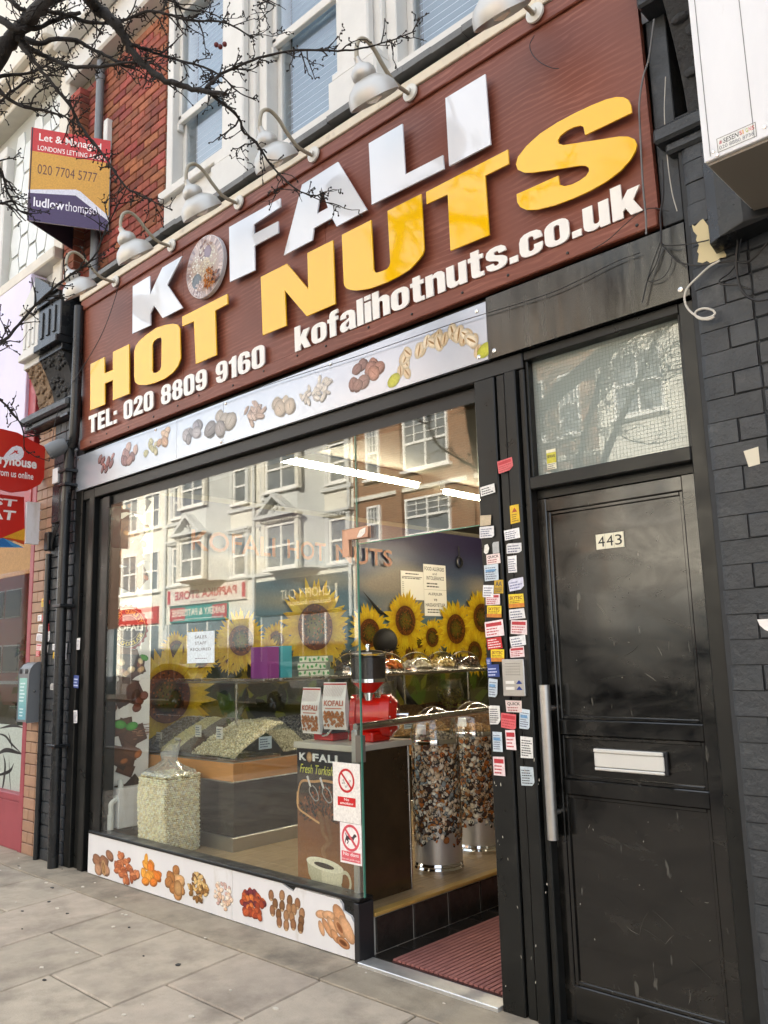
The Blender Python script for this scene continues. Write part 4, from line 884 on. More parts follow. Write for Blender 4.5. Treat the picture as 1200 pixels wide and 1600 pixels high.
# intercom
ix = [(-2.276, 1.353, -2.157, 1.517)][0]
ic = thing('intercom', 'steel door entry panel with two blue buttons on the black post', 'intercom', (ix[0],-.03,ix[1]))
build('plate', MB().cbox(ix[0],ix[2],-.048,-.02,ix[1],ix[3],.003), M['brushed'], ic)
mb = MB(); w = ix[2]-ix[0]; h = ix[3]-ix[1]
for i in range(7):
    for j in range(5): mb.lathe([(.0025,0),(.0025,.0006),(0,.0006)], (ix[0]+w*(.2+.1*i),-.048,ix[3]-h*(.12+.075*j)), (0,-1,0), 6)
build('speaker_hole', mb, M['dark_plastic'], ic)
for q in (.36,.20):
    build('name_card', MB().cbox(ix[0]+w*.15,ix[0]+w*.55,-.0505,-.047,ix[1]+h*(q-.03),ix[1]+h*(q+.05),.001), M['paper'], ic)
    build('button', MB().prism([(ix[0]+w*.64,ix[1]+h*(q-.03)),(ix[0]+w*.9,ix[1]+h*(q-.03)),(ix[0]+w*.77,ix[1]+h*(q+.07))], street(-.048), 0, .004), mat('btn%d' % int(q*100), H('#2b3f86'), .3), ic)

# ================================================================== BLACK BRICK PILASTER ON THE RIGHT
pil = thing('brick_pilaster', 'grey-black painted brick pilaster right of the flat door', 'pilaster', (-.9,0,0))
build('core', MB().box(-1.255,-.35,-.042,.30,0,3.74).box(-1.262,-1.245,.0,.3,0,3.74), M['black_mortar'], pil)
PH = .0925; NC = 6
def bull(x0, x1, h, r=.055):
    # brick with a rounded left front corner
    pts = [(x1,-.05),(x1,.03),(x0,.03),(x0,-.05+r)]
    for i in range(1,6): a = math.pi+ (math.pi/2)*i/5; pts.append((x0+r+r*math.cos(a), -.05+r+r*math.sin(a)))
    mb = MB().prism(pts[::-1], lambda u, v, hh: (u, v, hh), -h/2, h/2); return mb
zr = PH/2; rowi = 0
def brick_from(mb, z, x):
    return None
me_bs = bull(-1.265,-1.265+.24,PH-.0035).mesh('brick'); me_bh = bull(-1.265,-1.265+.14,PH-.0035).mesh('brick')
me_s = MB().cbox(-.1115,.1115,-.05,.03,-(PH-.0035)/2,(PH-.0035)/2,.006).mesh('brick'); me_h = MB().cbox(-.0505,.0505,-.05,.03,-(PH-.0035)/2,(PH-.0035)/2,.004).mesh('brick')
for m_ in (me_bs, me_bh, me_s, me_h): m_.materials.append(M['black_brick'])
for m_ in (me_bs, me_bh): shade(m_, 40)
while zr < 3.72:
    jit = lambda: rng.uniform(-.0025,.0025)
    if rowi % 2 == 0:
        pieces('brick', me_bs, None, pil, [(0,jit(),zr)]); x = -1.265+.24+.007+.11
        pieces('brick', me_s, None, pil, [(x+k*.227, jit(), zr+jit()*.5) for k in range(2)])
    else:
        pieces('brick', me_bh, None, pil, [(0,jit(),zr)]); x = -1.265+.14+.007+.049
        pieces('brick', me_h, None, pil, [(x+k*.105, jit(), zr+jit()*.5) for k in range(5)])
    zr += PH; rowi += 1
# patch of old cream paint, holes, a white torn sticker
pr = PR(street(-.0525)); pr.poly([(-1.223, 3.24), (-1.211, 3.228), (-1.187, 3.244), (-1.176, 3.247), (-1.134, 3.158), (-1.1, 3.063), (-1.103, 3.055), (-1.126, 3.059), (-1.135, 3.053), (-1.165, 3.052), (-1.177, 3.066), (-1.195, 3.063), (-1.214, 3.074), (-1.206, 3.107), (-1.212, 3.118), (-1.202, 3.142), (-1.212, 3.169), (-1.206, 3.186), (-1.219, 3.21)], H('#d9cba0')); pr.build('paint_patch', M['print_matte'], pil)
pr = PR(street(-.0525)); pr.poly([(-1.111, 2.273), (-1.056, 2.28), (-1.056, 2.214), (-1.098, 2.209)], H('#d8d2bd')); pr.build('paint_patch', M['print_matte'], pil)
pr = PR(street(-.0525)); pr.poly([(-1.124, 1.643), (-1.085, 1.643), (-1.081, 1.595), (-1.101, 1.605), (-1.117, 1.622)], H('#eceae6')); pr.build('paint_patch', M['print_matte'], pil)
# console above the pilaster: moulded cap, carved block
con = thing('console_bracket', 'dark weathered stone console bracket beside the S of the sign', 'bracket', (-1.0,0,3.72))
mb = MB(); mb.cbox(-1.335,-.45,-.10,.3,3.63,3.70,.012); mb.cbox(-1.30,-.45,-.07,.3,3.58,3.63,.012); mb.cbox(-1.345,-.45,-.12,.3,4.27,4.34,.01); mb.cbox(-1.36,-.45,-.16,.3,4.34,4.44,.015); mb.cbox(-1.36,-1.27,-.01,.3,3.30,4.27,.004)
build('moulding', mb, M['black_brick'], con, bevel=.004)
mb = MB(); n = 14
for i in range(n):
    z0 = 3.70+.57*i/n; z1 = 3.70+.57*(i+1)/n; d = lambda z: -.04-.20*((z-3.70)/.57)**1.6
    mb.add([(-1.20,d(z0),z0),(-.48,d(z0),z0),(-.48,d(z1),z1),(-1.20,d(z1),z1),(-1.20,.3,z0),(-1.20,.3,z1)], [(0,1,2,3),(4,0,3,5)])
carve = build('carved_block', mb, M['stone_black'], con, smooth=True, ang=60)
mb = MB(); rg = random.Random(6)
for i in range(60):
    z = rg.uniform(3.74,4.24); x = rg.uniform(-1.16,-.52); y = -.04-.20*((z-3.70)/.57)**1.6
    mb.ell((x,y,z), (rg.uniform(.02,.05),.02,rg.uniform(.02,.05)), None, 7, 5)
build('carving', mb, M['stone_black'], con, smooth=True)
# white light box sign of the next shop
sb = thing('light_box_sign', 'white sign box of the next shop with a small maker plate', 'sign box', (-.5,-.4,3.3))
bx = [(-0.328, 3.985), (-0.384, 3.278)]
mb = MB(); sx0, sy0, sz0 = -1.03, -.46, 3.215
sx0 = -.951
build('case', MB().box(sx0, 1.6, -.60, -.06, 3.146, 4.6), M['white_panel'], sb, bevel=.004)
build('underside', MB().box(sx0+.010, 1.58, -.588, -.07, 3.136, 3.146), mat('sign_under', H('#8d857a'), .6), sb)
mb = MB(); mb.box(sx0+.022,sx0+.024,-.6015,-.5995,3.16,4.6); mb.box(sx0+.165,sx0+.167,-.6015,-.5995,3.16,4.6)
build('seam', mb, M['lead'], sb)
pr = PR(plane((sx0+.048,-.6003,3.160),(.52,0,0),(0,0,.58),(0,-1,0))); a, b, z0, z1 = .004, .239, .005, .085
pr.rect(a-.004,z0-.004,b+.004,z1+.004,H('#77736c')); pr.rect(a,z0,b,z1,H('#d8d8d4'))
pr.text('SESEN', a+.035, z0+.040, .095, .030, (.02,.02,.02), .01, .15)
for i, (ch, c) in enumerate(zip('SIGNS', ('#c65a4a','#d8a04a','#a9b25a','#d08a8a','#c65a4a'))): pr.text(ch, a+.138+.019*i, z0+.044, .016 if ch != 'I' else .007, .026, H(c), .03)
pr.text('020 8880 8736', a+.008, z0+.010, .215, .022, H('#5a5f68'), .0); pr.poly([(a+.008,z0+.045),(a+.026,z0+.042),(a+.028,z0+.06),(a+.016,z0+.066)], H('#b87a7a'))
pr.build('maker_plate', M['print'], sb)
for x, z in ((sx0+.034,3.172),(sx0+.20,3.18),(sx0+.046,3.154)): build('screw', MB().lathe([(.006,0),(.005,.003),(0,.004)], (x,-.600,z), (0,-1,0), 10), M['steel'], sb, smooth=True)
# dark metal cable hood under the sign box
hood = thing('cable_hood', 'dark grey metal hood over the cable ends under the white sign box', 'cable hood', (-1.05,-.1,3.07))
mb = MB(); q = [(-1.135,-.06),(-1.12,-.16),(-1.07,-.19),(-.98,-.19),(-.86,-.16),(-.86,-.06)]
n = len(q); za, zb = 3.075, 3.5
mb.add([(x,y,za+(.03 if i > 2 else 0)) for i, (x,y) in enumerate(q)]+[(x,y,zb) for x, y in q], [(i,(i+1)%n,(i+1)%n+n,i+n) for i in range(n)]+[tuple(range(n))[::-1], tuple(range(n,2*n))])
build('cover', mb, M['black_paint'], hood, bevel=.004)

# ================================================================== CABLES
def spline(pts, n=6):
    out = []; P = [Vector(p) for p in pts]; P = [P[0]*2-P[1]]+P+[P[-1]*2-P[-2]]
    for i in range(1, len(P)-2):
        a, b, c, d = P[i-1], P[i], P[i+1], P[i+2]
        for k in range(n):
            t = k/n; out.append(.5*((2*b)+(c-a)*t+(2*a-5*b+4*c-d)*t*t+(3*b-a-3*c+d)*t**3))
    return out+[P[-2]]
def cable(pts, r, m, label, name='cable'):
    return solo(name, MB().tube(spline(pts), r*.68, 6), M[m], label, 'cable', 'loose cables on the shopfront', smooth=True)
cable([(-5.701, -0.14, 4.507), (-5.802, -0.14, 4.336), (-5.955, -0.14, 4.157), (-6.177, -0.14, 4.002), (-6.455, -0.14, 3.853), (-6.673, -0.14, 3.681), (-6.754, -0.14, 3.518), (-6.752, -0.14, 3.36), (-6.656, -0.14, 3.22), (-6.495, -0.14, 3.093)], .004, 'cable', 'thin black cable hanging from the leftmost lamp down past the camera')
cable([(-1.305, -0.09, 3.549), (-1.309, -0.09, 3.453), (-1.316, -0.09, 3.383), (-1.333, -0.09, 3.317), (-1.336, -0.09, 3.251), (-1.341, -0.09, 3.191)], .006, 'cable', 'straight dark cable beside the right edge of the brown sign')
cable([(-1.281, -0.1, 4.19), (-1.318, -0.1, 4.028), (-1.35, -0.1, 3.955), (-1.377, -0.1, 3.847), (-1.384, -0.1, 3.73), (-1.392, -0.1, 3.496), (-1.392, -0.1, 3.322), (-1.396, -0.1, 3.248)], .006, 'lead', 'grey cable crossing the brown sign to the right of the S')
cable([(-1.115, -0.085, 3.034), (-1.159, -0.085, 3.023), (-1.204, -0.085, 2.998), (-1.247, -0.085, 2.971), (-1.265, -0.085, 2.94), (-1.267, -0.085, 2.914), (-1.259, -0.085, 2.883), (-1.236, -0.085, 2.849), (-1.203, -0.085, 2.823), (-1.169, -0.085, 2.819), (-1.154, -0.085, 2.827), (-1.163, -0.085, 2.844), (-1.195, -0.085, 2.861), (-1.226, -0.085, 2.859), (-1.23, -0.085, 2.842), (-1.212, -0.085, 2.823), (-1.179, -0.085, 2.811), (-1.157, -0.085, 2.815)], .0065, 'cable_white', 'white cable ending in a loose coil beside the transom')
cable([(-1.031, -0.1, 3.109), (-1.04, -0.1, 3.059), (-1.05, -0.1, 3.001), (-1.051, -0.1, 2.948), (-1.044, -0.1, 2.893), (-1.024, -0.1, 2.851), (-0.991, -0.1, 2.823), (-0.951, -0.1, 2.815)], .007, 'cable', 'thick black cable curving right below the metal hood')
cable([(-1.023, -0.09, 3.101), (-1.036, -0.09, 3.061), (-1.049, -0.09, 3.004), (-1.081, -0.09, 2.971), (-1.121, -0.09, 2.954), (-1.114, -0.09, 2.933), (-1.058, -0.09, 2.91), (-1.013, -0.09, 2.877)], .006, 'cable', 'black cable doubling back left below the metal hood')
cable([(-1.352, -0.07, 3.205), (-1.33, -0.07, 3.184), (-1.259, -0.07, 3.16), (-1.18, -0.07, 3.144), (-1.154, -0.07, 3.141)], .004, 'cable', 'upper thin black cable running across to the cream paint patch')
cable([(-1.346, -0.075, 3.193), (-1.313, -0.075, 3.138), (-1.285, -0.075, 3.095), (-1.251, -0.075, 3.071), (-1.213, -0.075, 3.052), (-1.161, -0.075, 3.038), (-1.119, -0.075, 3.03), (-1.062, -0.075, 3.018)], .005, 'cable', 'sagging black cable along the lower edge of the cream patch')
cable([(-1.05, -0.1, 3.001), (-1.015, -0.1, 2.984), (-0.982, -0.1, 2.994), (-0.943, -0.1, 3.023), (-0.929, -0.1, 3.035)], .006, 'cable', 'black cable rising right from the knot under the hood')
cable([(-1.359, -0.06, 3.208), (-1.39, -0.06, 3.148), (-1.426, -0.06, 3.069), (-1.457, -0.06, 2.978)], .004, 'cable', 'cut black cable end dangling over the dark metal panel')
cable([(-1.352, -0.055, 3.205), (-1.385, -0.055, 3.128), (-1.426, -0.055, 3.07), (-1.396, -0.055, 3.055), (-1.357, -0.055, 3.061), (-1.327, -0.055, 3.093), (-1.313, -0.055, 3.14)], .003, 'cable', 'thin black loop hanging over the dark metal panel')
cable([(-1.451, -0.055, 3.202), (-1.57, -0.055, 3.201), (-1.761, -0.055, 3.178), (-1.964, -0.055, 3.169), (-2.5, -0.055, 3.196), (-3.148, -0.055, 3.211), (-4.077, -0.055, 3.244), (-5.207, -0.055, 3.244), (-6.163, -0.055, 3.26)], .003, 'cable', 'thin black wire clipped along the bottom edge of the sign')
cable([(-1.305, -0.07, 3.326), (-1.372, -0.07, 3.368), (-1.429, -0.07, 3.372), (-1.505, -0.07, 3.343), (-1.584, -0.07, 3.306), (-1.663, -0.07, 3.29)], .003, 'cable', 'black wire arching below the letters uk')
cable([(-1.866, -0.1, 4.458), (-1.894, -0.1, 4.423), (-1.883, -0.1, 4.365), (-1.841, -0.1, 4.297), (-1.785, -0.1, 4.239), (-1.748, -0.1, 4.215)], .003, 'cable', 'short wire hanging from the rightmost lamp plate')
cable([(-1.275, -0.05, 3.94), (-1.295, -0.05, 3.77), (-1.299, -0.05, 3.564), (-1.293, -0.05, 3.416), (-1.279, -0.05, 3.324)], .003, 'cable_white', 'pale thin wire down the side of the console bracket')

# ================================================================== LEFT PIER BETWEEN THE SHOPS
lp = thing('brick_pier', 'narrow brick pier, half beige half black, between the two shops', 'pier', (-6.9,0,0))
build('core', MB().box(-7.275,-6.56,.0,.3,0,3.72), M['black_mortar'], lp)
PH2 = .0905
bb = {}
for key, w in (('s',.205),('h',.098)):
    for mm in ('beige_brick','black_brick'):
        m_ = MB().cbox(-w/2,w/2,-.045,.02,-(PH2-.006)/2,(PH2-.006)/2,.004).mesh('brick'); m_.materials.append(M[mm]); bb[key,mm] = m_
z = PH2/2; r = 0
while z < 3.6:
    if r % 2 == 0:
        pieces('brick', bb['s','beige_brick'], None, lp, [(-7.171,.015,z)]); pieces('brick', bb['h','beige_brick'], None, lp, [(-7.014,.015,z)])
        pieces('brick', bb['s','black_brick'], None, lp, [(-6.855,.015,z),(-6.643,.015,z)])
    else:
        pieces('brick', bb['h','beige_brick'], None, lp, [(-7.225,.015,z),(-7.12,.015,z),(-7.014,.015,z)])
        pieces('brick', bb['h','black_brick'], None, lp, [(-6.909,.015,z),(-6.804,.015,z),(-6.70,.015,z),(-6.60,.015,z)])
    z += PH2; r += 1
mb = MB().cbox(-7.40,-6.52,-.12,.1,3.63,3.68,.01); mb.cbox(-7.42,-6.50,-.16,.1,3.68,3.76,.02); mb.cbox(-7.38,-6.54,-.10,.1,3.76,3.80,.01)
build('cap_moulding', mb, M['black_brick'], lp)
SL = [(-7.08, 2.035, -7.018, 2.107, 'y'), (-6.994, 2.052, -6.921, 2.084, 'p'), (-7.038, 1.983, -6.94, 2.043, 'w'), (-7.142, 1.918, -7.067, 1.968, 'w'), (-7.054, 1.908, -6.957, 1.962, 'p'), (-7.12, 1.819, -6.997, 1.884, 't'), (-6.973, 1.814, -6.913, 1.884, 'p'), (-7.15, 1.743, -6.99, 1.808, 'w'), (-6.99, 1.734, -6.894, 1.82, 'w'), (-7.142, 1.669, -7.043, 1.723, 'r'), (-7.041, 1.65, -6.92, 1.709, 'w'), (-7.148, 1.615, -7.074, 1.664, 'R'), (-6.794, 1.813, -6.724, 1.876, 'k'), (-6.713, 1.81, -6.644, 1.872, 'r'), (-6.775, 1.738, -6.671, 1.785, 'r'), (-6.839, 1.662, -6.734, 1.714, 'w'), (-6.722, 1.643, -6.575, 1.72, 'w'), (-6.821, 1.594, -6.739, 1.646, 'y'), (-6.716, 1.581, -6.58, 1.643, 'w'), (-6.78, 1.536, -6.711, 1.578, 'n'), (-6.769, 1.407, -6.666, 1.469, 'n'), (-6.844, 1.34, -6.74, 1.392, 't'), (-6.736, 1.29, -6.668, 1.356, 'n'), (-6.768, 1.117, -6.688, 1.218, 'n'), (-6.784, 1.051, -6.704, 1.137, 't'), (-6.412, 1.657, -6.358, 1.748, 'w'), (-6.443, 1.359, -6.357, 1.458, 'B'), (-6.421, 1.089, -6.358, 1.186, 'w')]
for i, s in enumerate(SL): sticker(*s[:5], lp, -.034 if s[0] < -6.6 else -.034, 50+i)
# stone bracket on top of the pier: white half, black half, rough broken stone under it
cb = thing('stone_corbel', 'gabled stone corbel, left half white and right half black, over the pier', 'corbel', (-6.95,0,3.8))
def corbel_half(xa, xb):
    mb = MB(); mb.cbox(xa,xb,-.20,.16,4.32,4.66,.008); mb.cbox(xa-.0,xb,-.235,.16,4.25,4.32,.008); mb.cbox(xa,xb,-.225,.16,4.66,4.71,.006); mb.cbox(xa,xb,-.18,.16,4.19,4.25,.006)
    return mb
mbw = corbel_half(-7.34,-7.022); mbb = corbel_half(-7.018,-6.585)
for k in range(3): mbw.cbox(-7.30+.09*k,-7.26+.09*k,-.212,-.195,4.37,4.61,.004); mbb.cbox(-6.96+.12*k,-6.91+.12*k,-.212,-.195,4.37,4.61,.004)
mbw.prism([(-7.36,4.71),(-7.022,4.71),(-7.022,4.95)], street(.16), 0, .40); mbb.prism([(-7.018,4.71),(-6.58,4.71),(-7.018,4.97)], street(.16), 0, .41)
build('white_block', mbw, M['white_paint'], cb); build('black_block', mbb, M['black_paint'], cb)
def rough(xa, xb, m):
    mb = MB(); n = 12
    for i in range(n):
        z0 = 3.80+.40*i/n; z1 = 3.80+.40*(i+1)/n; d = lambda z: -.02-.15*((z-3.8)/.4)**1.5
        mb.add([(xa,d(z0),z0),(xb,d(z0),z0),(xb,d(z1),z1),(xa,d(z1),z1),(xb,.1,z0),(xb,.1,z1)], [(0,1,2,3),(1,4,5,2)])
    rg = random.Random(int(xa*100))
    for i in range(60):
        z = rg.uniform(3.82,4.19); x = rg.uniform(xa+.02,xb-.01); y = -.02-.15*((z-3.8)/.4)**1.5
        mb.ell((x,y,z), (rg.uniform(.015,.035),.018,rg.uniform(.012,.03)), None, 6, 4)
    build('rough_stone', mb, M[m], cb, smooth=True, ang=60)
rough(-7.31,-7.022,'stone_brown'); rough(-7.018,-6.61,'stone_black')

# pipes, boxes and the camera on the pier
dp = thing('drainpipe', 'thick black drainpipe down the right side of the brick pier', 'pipe', (-6.58,-.06,0))
mb = MB(); mb.tube(spline([(-6.56,-.09,0),(-6.585,-.09,2.4),(-6.555,-.09,3.25),(-6.50,-.09,3.36),(-6.455,-.10,3.55),(-6.455,-.10,4.55)]), .042, 14)
build('pipe', mb, M['black_paint'], dp, smooth=True)
for z in (.9,2.0,3.0,3.12,3.6): build('bracket', MB().cbox(-6.64,-6.50,-.145,.0,z,z+.025,.004), M['black_paint'], dp)
solo('conduit', MB().tube([(-6.945,-.05,0),(-6.95,-.05,2.48)], .024, 12), M['black_paint'], 'thin black conduit down the middle of the brick pier', 'pipe', smooth=True)
jb = thing('junction_box', 'black cable duct and junction box on the pier below the camera', 'junction box', (-6.8,-.05,2.5))
build('duct', MB().cbox(-6.845,-6.70,-.09,0,2.72,3.05,.008), M['black_paint'], jb); build('box', MB().cbox(-6.945,-6.87,-.10,-.03,2.50,2.66,.01), M['black_paint'], jb)
build('card', MB().cbox(-6.81,-6.71,-.11,-.092,3.06,3.19,.002), M['white_panel'], jb)
mb = MB()
for d in (0,.03,.06): mb.tube(spline([(-6.80+d,-.06,2.74),(-6.81+d,-.08,2.66),(-6.86+d*.4,-.07,2.58),(-6.90+d*.3,-.06,2.5)]), .006, 6)
build('lead', mb, M['cable'], jb, smooth=True)
cv = thing('security_camera', 'grey bullet security camera beside the pipe at the left end of the strip', 'camera', (-6.6,-.15,3.3))
ax = Vector((-.45,-.75,-.5)).normalized(); c0 = Vector((-6.55,-.13,3.355))
build('body', MB().lathe([(0,-.02),(.05,-.01),(.065,.03),(.07,.10),(.066,.15),(.058,.155),(.05,.14),(0,.14)], c0, ax, 24), M['grey_plastic'], cv, smooth=True)
build('lens', MB().lathe([(.034,.14),(.034,.150),(.02,.158),(0,.16)], c0, ax, 18), M['dark_plastic'], cv, smooth=True)
build('arm', MB().tube([c0-ax*.0, c0-ax*.05, (-6.5,-.05,3.30)], .018, 10), M['grey_plastic'], cv, smooth=True)
# cigarette bin
at = thing('cigarette_bin', 'grey wall-mounted cigarette bin with a pale blue label on the pier', 'ash bin', (-7.05,-.1,1.08))
pts = [(-.10,0),(-.10,.40),(-.09,.44),(-.065,.47),(-.03,.485),(0,.485),(0,0)]
mb = MB().prism([(y-.05, z+1.08) for y, z in pts], lambda u, v, h: (h, u, v), -7.19, -7.0)
build('body', mb, M['grey_plastic'], at, bevel=.012)
mb = MB()
for k in range(6):
    if k != 2 and k != 3: mb.cbox(-7.175+.027*k,-7.162+.027*k,-.155,-.149,1.475,1.515,.002)
build('slot', mb, M['dark_plastic'], at)
pr = PR(street(-.150)); pr.rect(-7.175,1.10,-7.03,1.44,H('#5f9fb0'),H('#8cc2b8'))
pr.lines(-7.16,1.24,-7.05,1.41,6,H('#dcebee'),4); pr.lines(-7.15,1.12,-7.06,1.20,3,H('#dcebee'),5)
pr.build('printed_label', M['print'], at); build('lock', MB().lathe([(.012,0),(.01,.006),(0,.007)], (-6.9995,-.10,1.33), (1,0,0), 12), M['steel'], at, smooth=True)

# ================================================================== GOOSENECK LAMPS
mat('lamp_arm', H('#9d9684'), .45, metal=.3)
mat('lamp_plate', H('#cfccc2'), .45, metal=.2)
def lamp(x, label):
    t = thing('gooseneck_lamp', label, 'lamp', (x,-.06,4.57), 'silver gooseneck lamps along the top of the sign')
    build('wall_plate', MB().lathe([(.050,0),(.048,.010),(.02,.016),(.018,.03),(0,.03)], (x,-.094,4.575), (0,-1,0), 24), M['lamp_plate'], t, smooth=True)
    p = spline([(x,-.07,4.57),(x,-.15,4.563),(x,-.23,4.572),(x,-.31,4.625),(x,-.375,4.682),(x,-.44,4.704),(x,-.49,4.672),(x,-.508,4.61),(x,-.506,4.55)])
    build('arm', MB().tube(p, .0115, 10), M['lamp_arm'], t, smooth=True)
    ax = Vector((0,.60,-.80)).normalized(); c = Vector((x,-.512,4.562))
    prof = [(r_*.88, h_*.90) for r_, h_ in [(.0,0),(.018,.0),(.022,.03),(.03,.04),(.055,.055),(.072,.08),(.074,.105),(.068,.122),(.085,.132),(.125,.16),(.148,.195),(.156,.23),(.158,.245),(.152,.245),(.145,.20),(.12,.17),(0,.14)]]
    build('shade', MB().lathe(prof, c, ax, 32), M['lamp_silver'], t, smooth=True)
    build('bulb', MB().lathe([(0,.15),(.03,.16),(.045,.19),(.04,.22),(0,.235)], c, ax, 14), M['small_white'], t, smooth=True)
for x, l in zip((-5.85,-5.03,-4.21,-3.455,-2.662,-1.857), ('leftmost silver gooseneck lamp, over the stone corbel', 'silver gooseneck lamp between the red brick and the H', 'silver gooseneck lamp above the round nut picture', 'silver gooseneck lamp above the white letter F', 'silver gooseneck lamp above the white letter L', 'rightmost silver gooseneck lamp, cut off by the top edge')): lamp(x, l)

# ================================================================== LEFT NEIGHBOUR
lb = thing('neighbour_building', 'white neighbour house with hexagon tile cladding at the far left', 'building', (-9.5,.1,0))
build('wall', MB().box(-30,-7.14,.12,9,3.2,7.35).box(-30,-7.14,.3,9,7.35,11).box(-30,-7.14,2.2,9,-.2,3.2), M['hex_joint'], lb)
mb = MB().cbox(-30,-7.14,-.06,.3,7.35,7.44,.01); mb.cbox(-30,-7.14,-.14,.3,7.44,7.52,.012); mb.cbox(-30,-7.14,-.22,.3,7.52,7.64,.02); mb.cbox(-30,-7.14,-.02,.3,7.64,11,.01)
mb.cbox(-7.32,-7.14,.04,.3,4.9,7.35,.008); mb.cbox(-30,-7.14,-.04,.2,5.28,5.40,.012)
build('cornice', mb, mat('pale_cornice', H('#cfc9bb'), .55, var=.06), lb)
# long hexagon tiles, edged with small diamonds
hx = [(-.125,0),(-.08,.17),(.08,.17),(.125,0),(.08,-.17),(-.08,-.17)]
hm = MB().prism([(u*.94,v*.96) for u, v in hx], street(.12), 0, .016).mesh('hexagon_tile'); hm.materials.append(M['hex_tile'])
locs = []
for i in range(-1, 22):
    for j in range(-1, 7):
        x = -7.33-.27*i*.78; z = 5.42+.36*j+(.18 if i % 2 else 0)
        if x-.13 < -11 or x+.12 > -7.32 or z > 7.2 or (x-.1 < -8.55 and x > -9.9 and z < 7.1): continue
        locs.append((x,0,z))
pieces('hexagon_tile', hm, None, lb, locs)
mb = MB()
mb.cbox(-8.66,-8.56,.03,.3,5.35,7.0,.01); mb.cbox(-9.9,-9.8,.03,.3,5.35,7.0,.01); mb.cbox(-9.9,-8.56,.028,.3,7.0,7.12,.01); mb.cbox(-9.9,-8.56,.02,.3,5.30,5.38,.01); mb.cbox(-9.8,-8.66,.08,.3,6.12,6.2,.006); mb.cbox(-9.26,-9.2,.07,.3,5.38,7.0,.006)
w = build('window', mb, M['white_paint'], lb); build('pane', MB().box(-9.8,-8.66,.16,.166,5.38,7.0), M['upper_glass'], w)
# shop below: lilac fascia, red frame, glass with an etched lower half
nf = thing('neighbour_fascia', 'pale lilac fascia panel of the shop at the left edge', 'shop sign', (-8.5,0,3.55))
mat('lilac', H('#cfc6de'), .3, var=.06, vscale=2)
build('panel', MB().cbox(-24,-7.56,-.06,.1,3.46,5.26,.006), M['lilac'], nf); build('edge', MB().cbox(-7.555,-7.40,-.03,.1,2.72,4.3,.006), M['red_paint'], nf)
ns = thing('neighbour_shopfront', 'red framed shop window of the flower shop beside the pier', 'shopfront', (-8.5,0,0))
mb = MB().cbox(-7.36,-7.285,-.03,.12,.0,3.46,.006); mb.cbox(-24,-7.36,-.02,.12,.0,.40,.008); mb.cbox(-24,-7.36,-.025,.12,.40,.46,.006); mb.cbox(-24,-7.36,-.02,.12,2.9,3.46,.006)
build('frame', mb, M['pink_paint'], ns)
build('pane', MB().box(-24,-7.36,.05,.058,.46,2.9), M['shop_glass'], ns)
pr = PR(street(.049), h=.0004); pr.rect(-9.5,.46,-7.36,1.02,H('#aeb9b1'))
def swoosh(pts, wd, c=(.015,.015,.015)):
    P = spline([(a,0,b) for a, b in pts], 6); n = len(P); L_ = []; R_ = []
    for i, p in enumerate(P):
        d = (P[min(i+1,n-1)]-P[max(i-1,0)]).normalized(); w_ = wd*math.sin(math.pi*(i+.3)/(n+.6))
        L_.append((p.x-d.z*w_, p.z+d.x*w_)); R_.append((p.x+d.z*w_, p.z-d.x*w_))
    pr.poly(L_+R_[::-1], c)
swoosh([(-8.126, 0.934), (-7.895, 0.916), (-7.75, 0.855), (-7.527, 0.78)],.012); swoosh([(-7.83, 0.952), (-7.765, 0.866), (-7.731, 0.812)],.012); swoosh([(-8.072, 0.736), (-7.852, 0.794), (-7.527, 0.78)],.02)
swoosh([(-7.918, 0.757), (-7.864, 0.665), (-7.875, 0.525), (-7.916, 0.411)],.02); swoosh([(-7.677, 0.694), (-7.762, 0.617), (-8.034, 0.557)],.016); swoosh([(-7.792, 0.753), (-7.759, 0.589), (-7.715, 0.445)],.008)
swoosh([(-7.473, 1.0), (-7.741, 1.012), (-8.016, 0.979)],.012)
pr.build('etched_print', M['print'], ns)
build('wall', MB().box(-24,-7.3,2.1,2.2,0,3.3).box(-24,-7.3,.1,2.2,-.1,.02).box(-24,-7.3,.1,2.2,3.3,3.4).box(-24.1,-24,.0,2.2,0,3.4), M['interior_wall'], ns)
build('chipboard', MB().box(-8.4,-7.36,.085,.10,2.38,2.72), mat('chipboard', H('#b98e58'), .8, var=.2, vscale=40), ns)
# leafy plants inside that window
def plant(x, y, z, h, n, spread, label, seed):
    rg = random.Random(seed); t = thing('pot_plant', label, 'plant', (x,y,z), 'plants inside the left shop window')
    mb = MB(); mp_ = MB()
    mp_.lathe([(.09,0),(.12,.2),(.13,.21),(.11,.2),(0,.19)], (x,y,z), (0,0,1), 16); build('pot', mp_, M['grey_plastic'], t, smooth=True)
    for i in range(n):
        a = rg.random()*6.283; q = rg.random()**.6; hh = rg.uniform(.25,1)*h
        c = Vector((x+spread*q*math.cos(a), y+.3*spread*q*math.sin(a), z+.2+hh)); d = Vector((rg.uniform(-1,1),rg.uniform(-1,1),rg.uniform(-.6,.8))).normalized(); s = d.cross(Vector((rg.random(),rg.random(),rg.random()))).normalized()
        l = rg.uniform(.05,.12); w_ = l*.35
        mb.add([c, c+d*l*.5+s*w_, c+d*l, c+d*l*.5-s*w_], [(0,1,2,3)])
    build('foliage', mb, M['leaf_gloss'], t)
    st = MB()
    for k in range(5): st.tube([(x,y,z+.18),(x+rg.uniform(-.5,.5)*spread,y+rg.uniform(-.1,.1),z+h*.9)], .006, 5)
    build('stem', st, M['bark'], t)
plant(-7.75,.35,.55,1.2,900,.35,'tall leafy green plant inside the left shop window',1); plant(-8.3,.5,.6,1.0,700,.35,'bushy green plant at the left edge behind the etched glass',2)
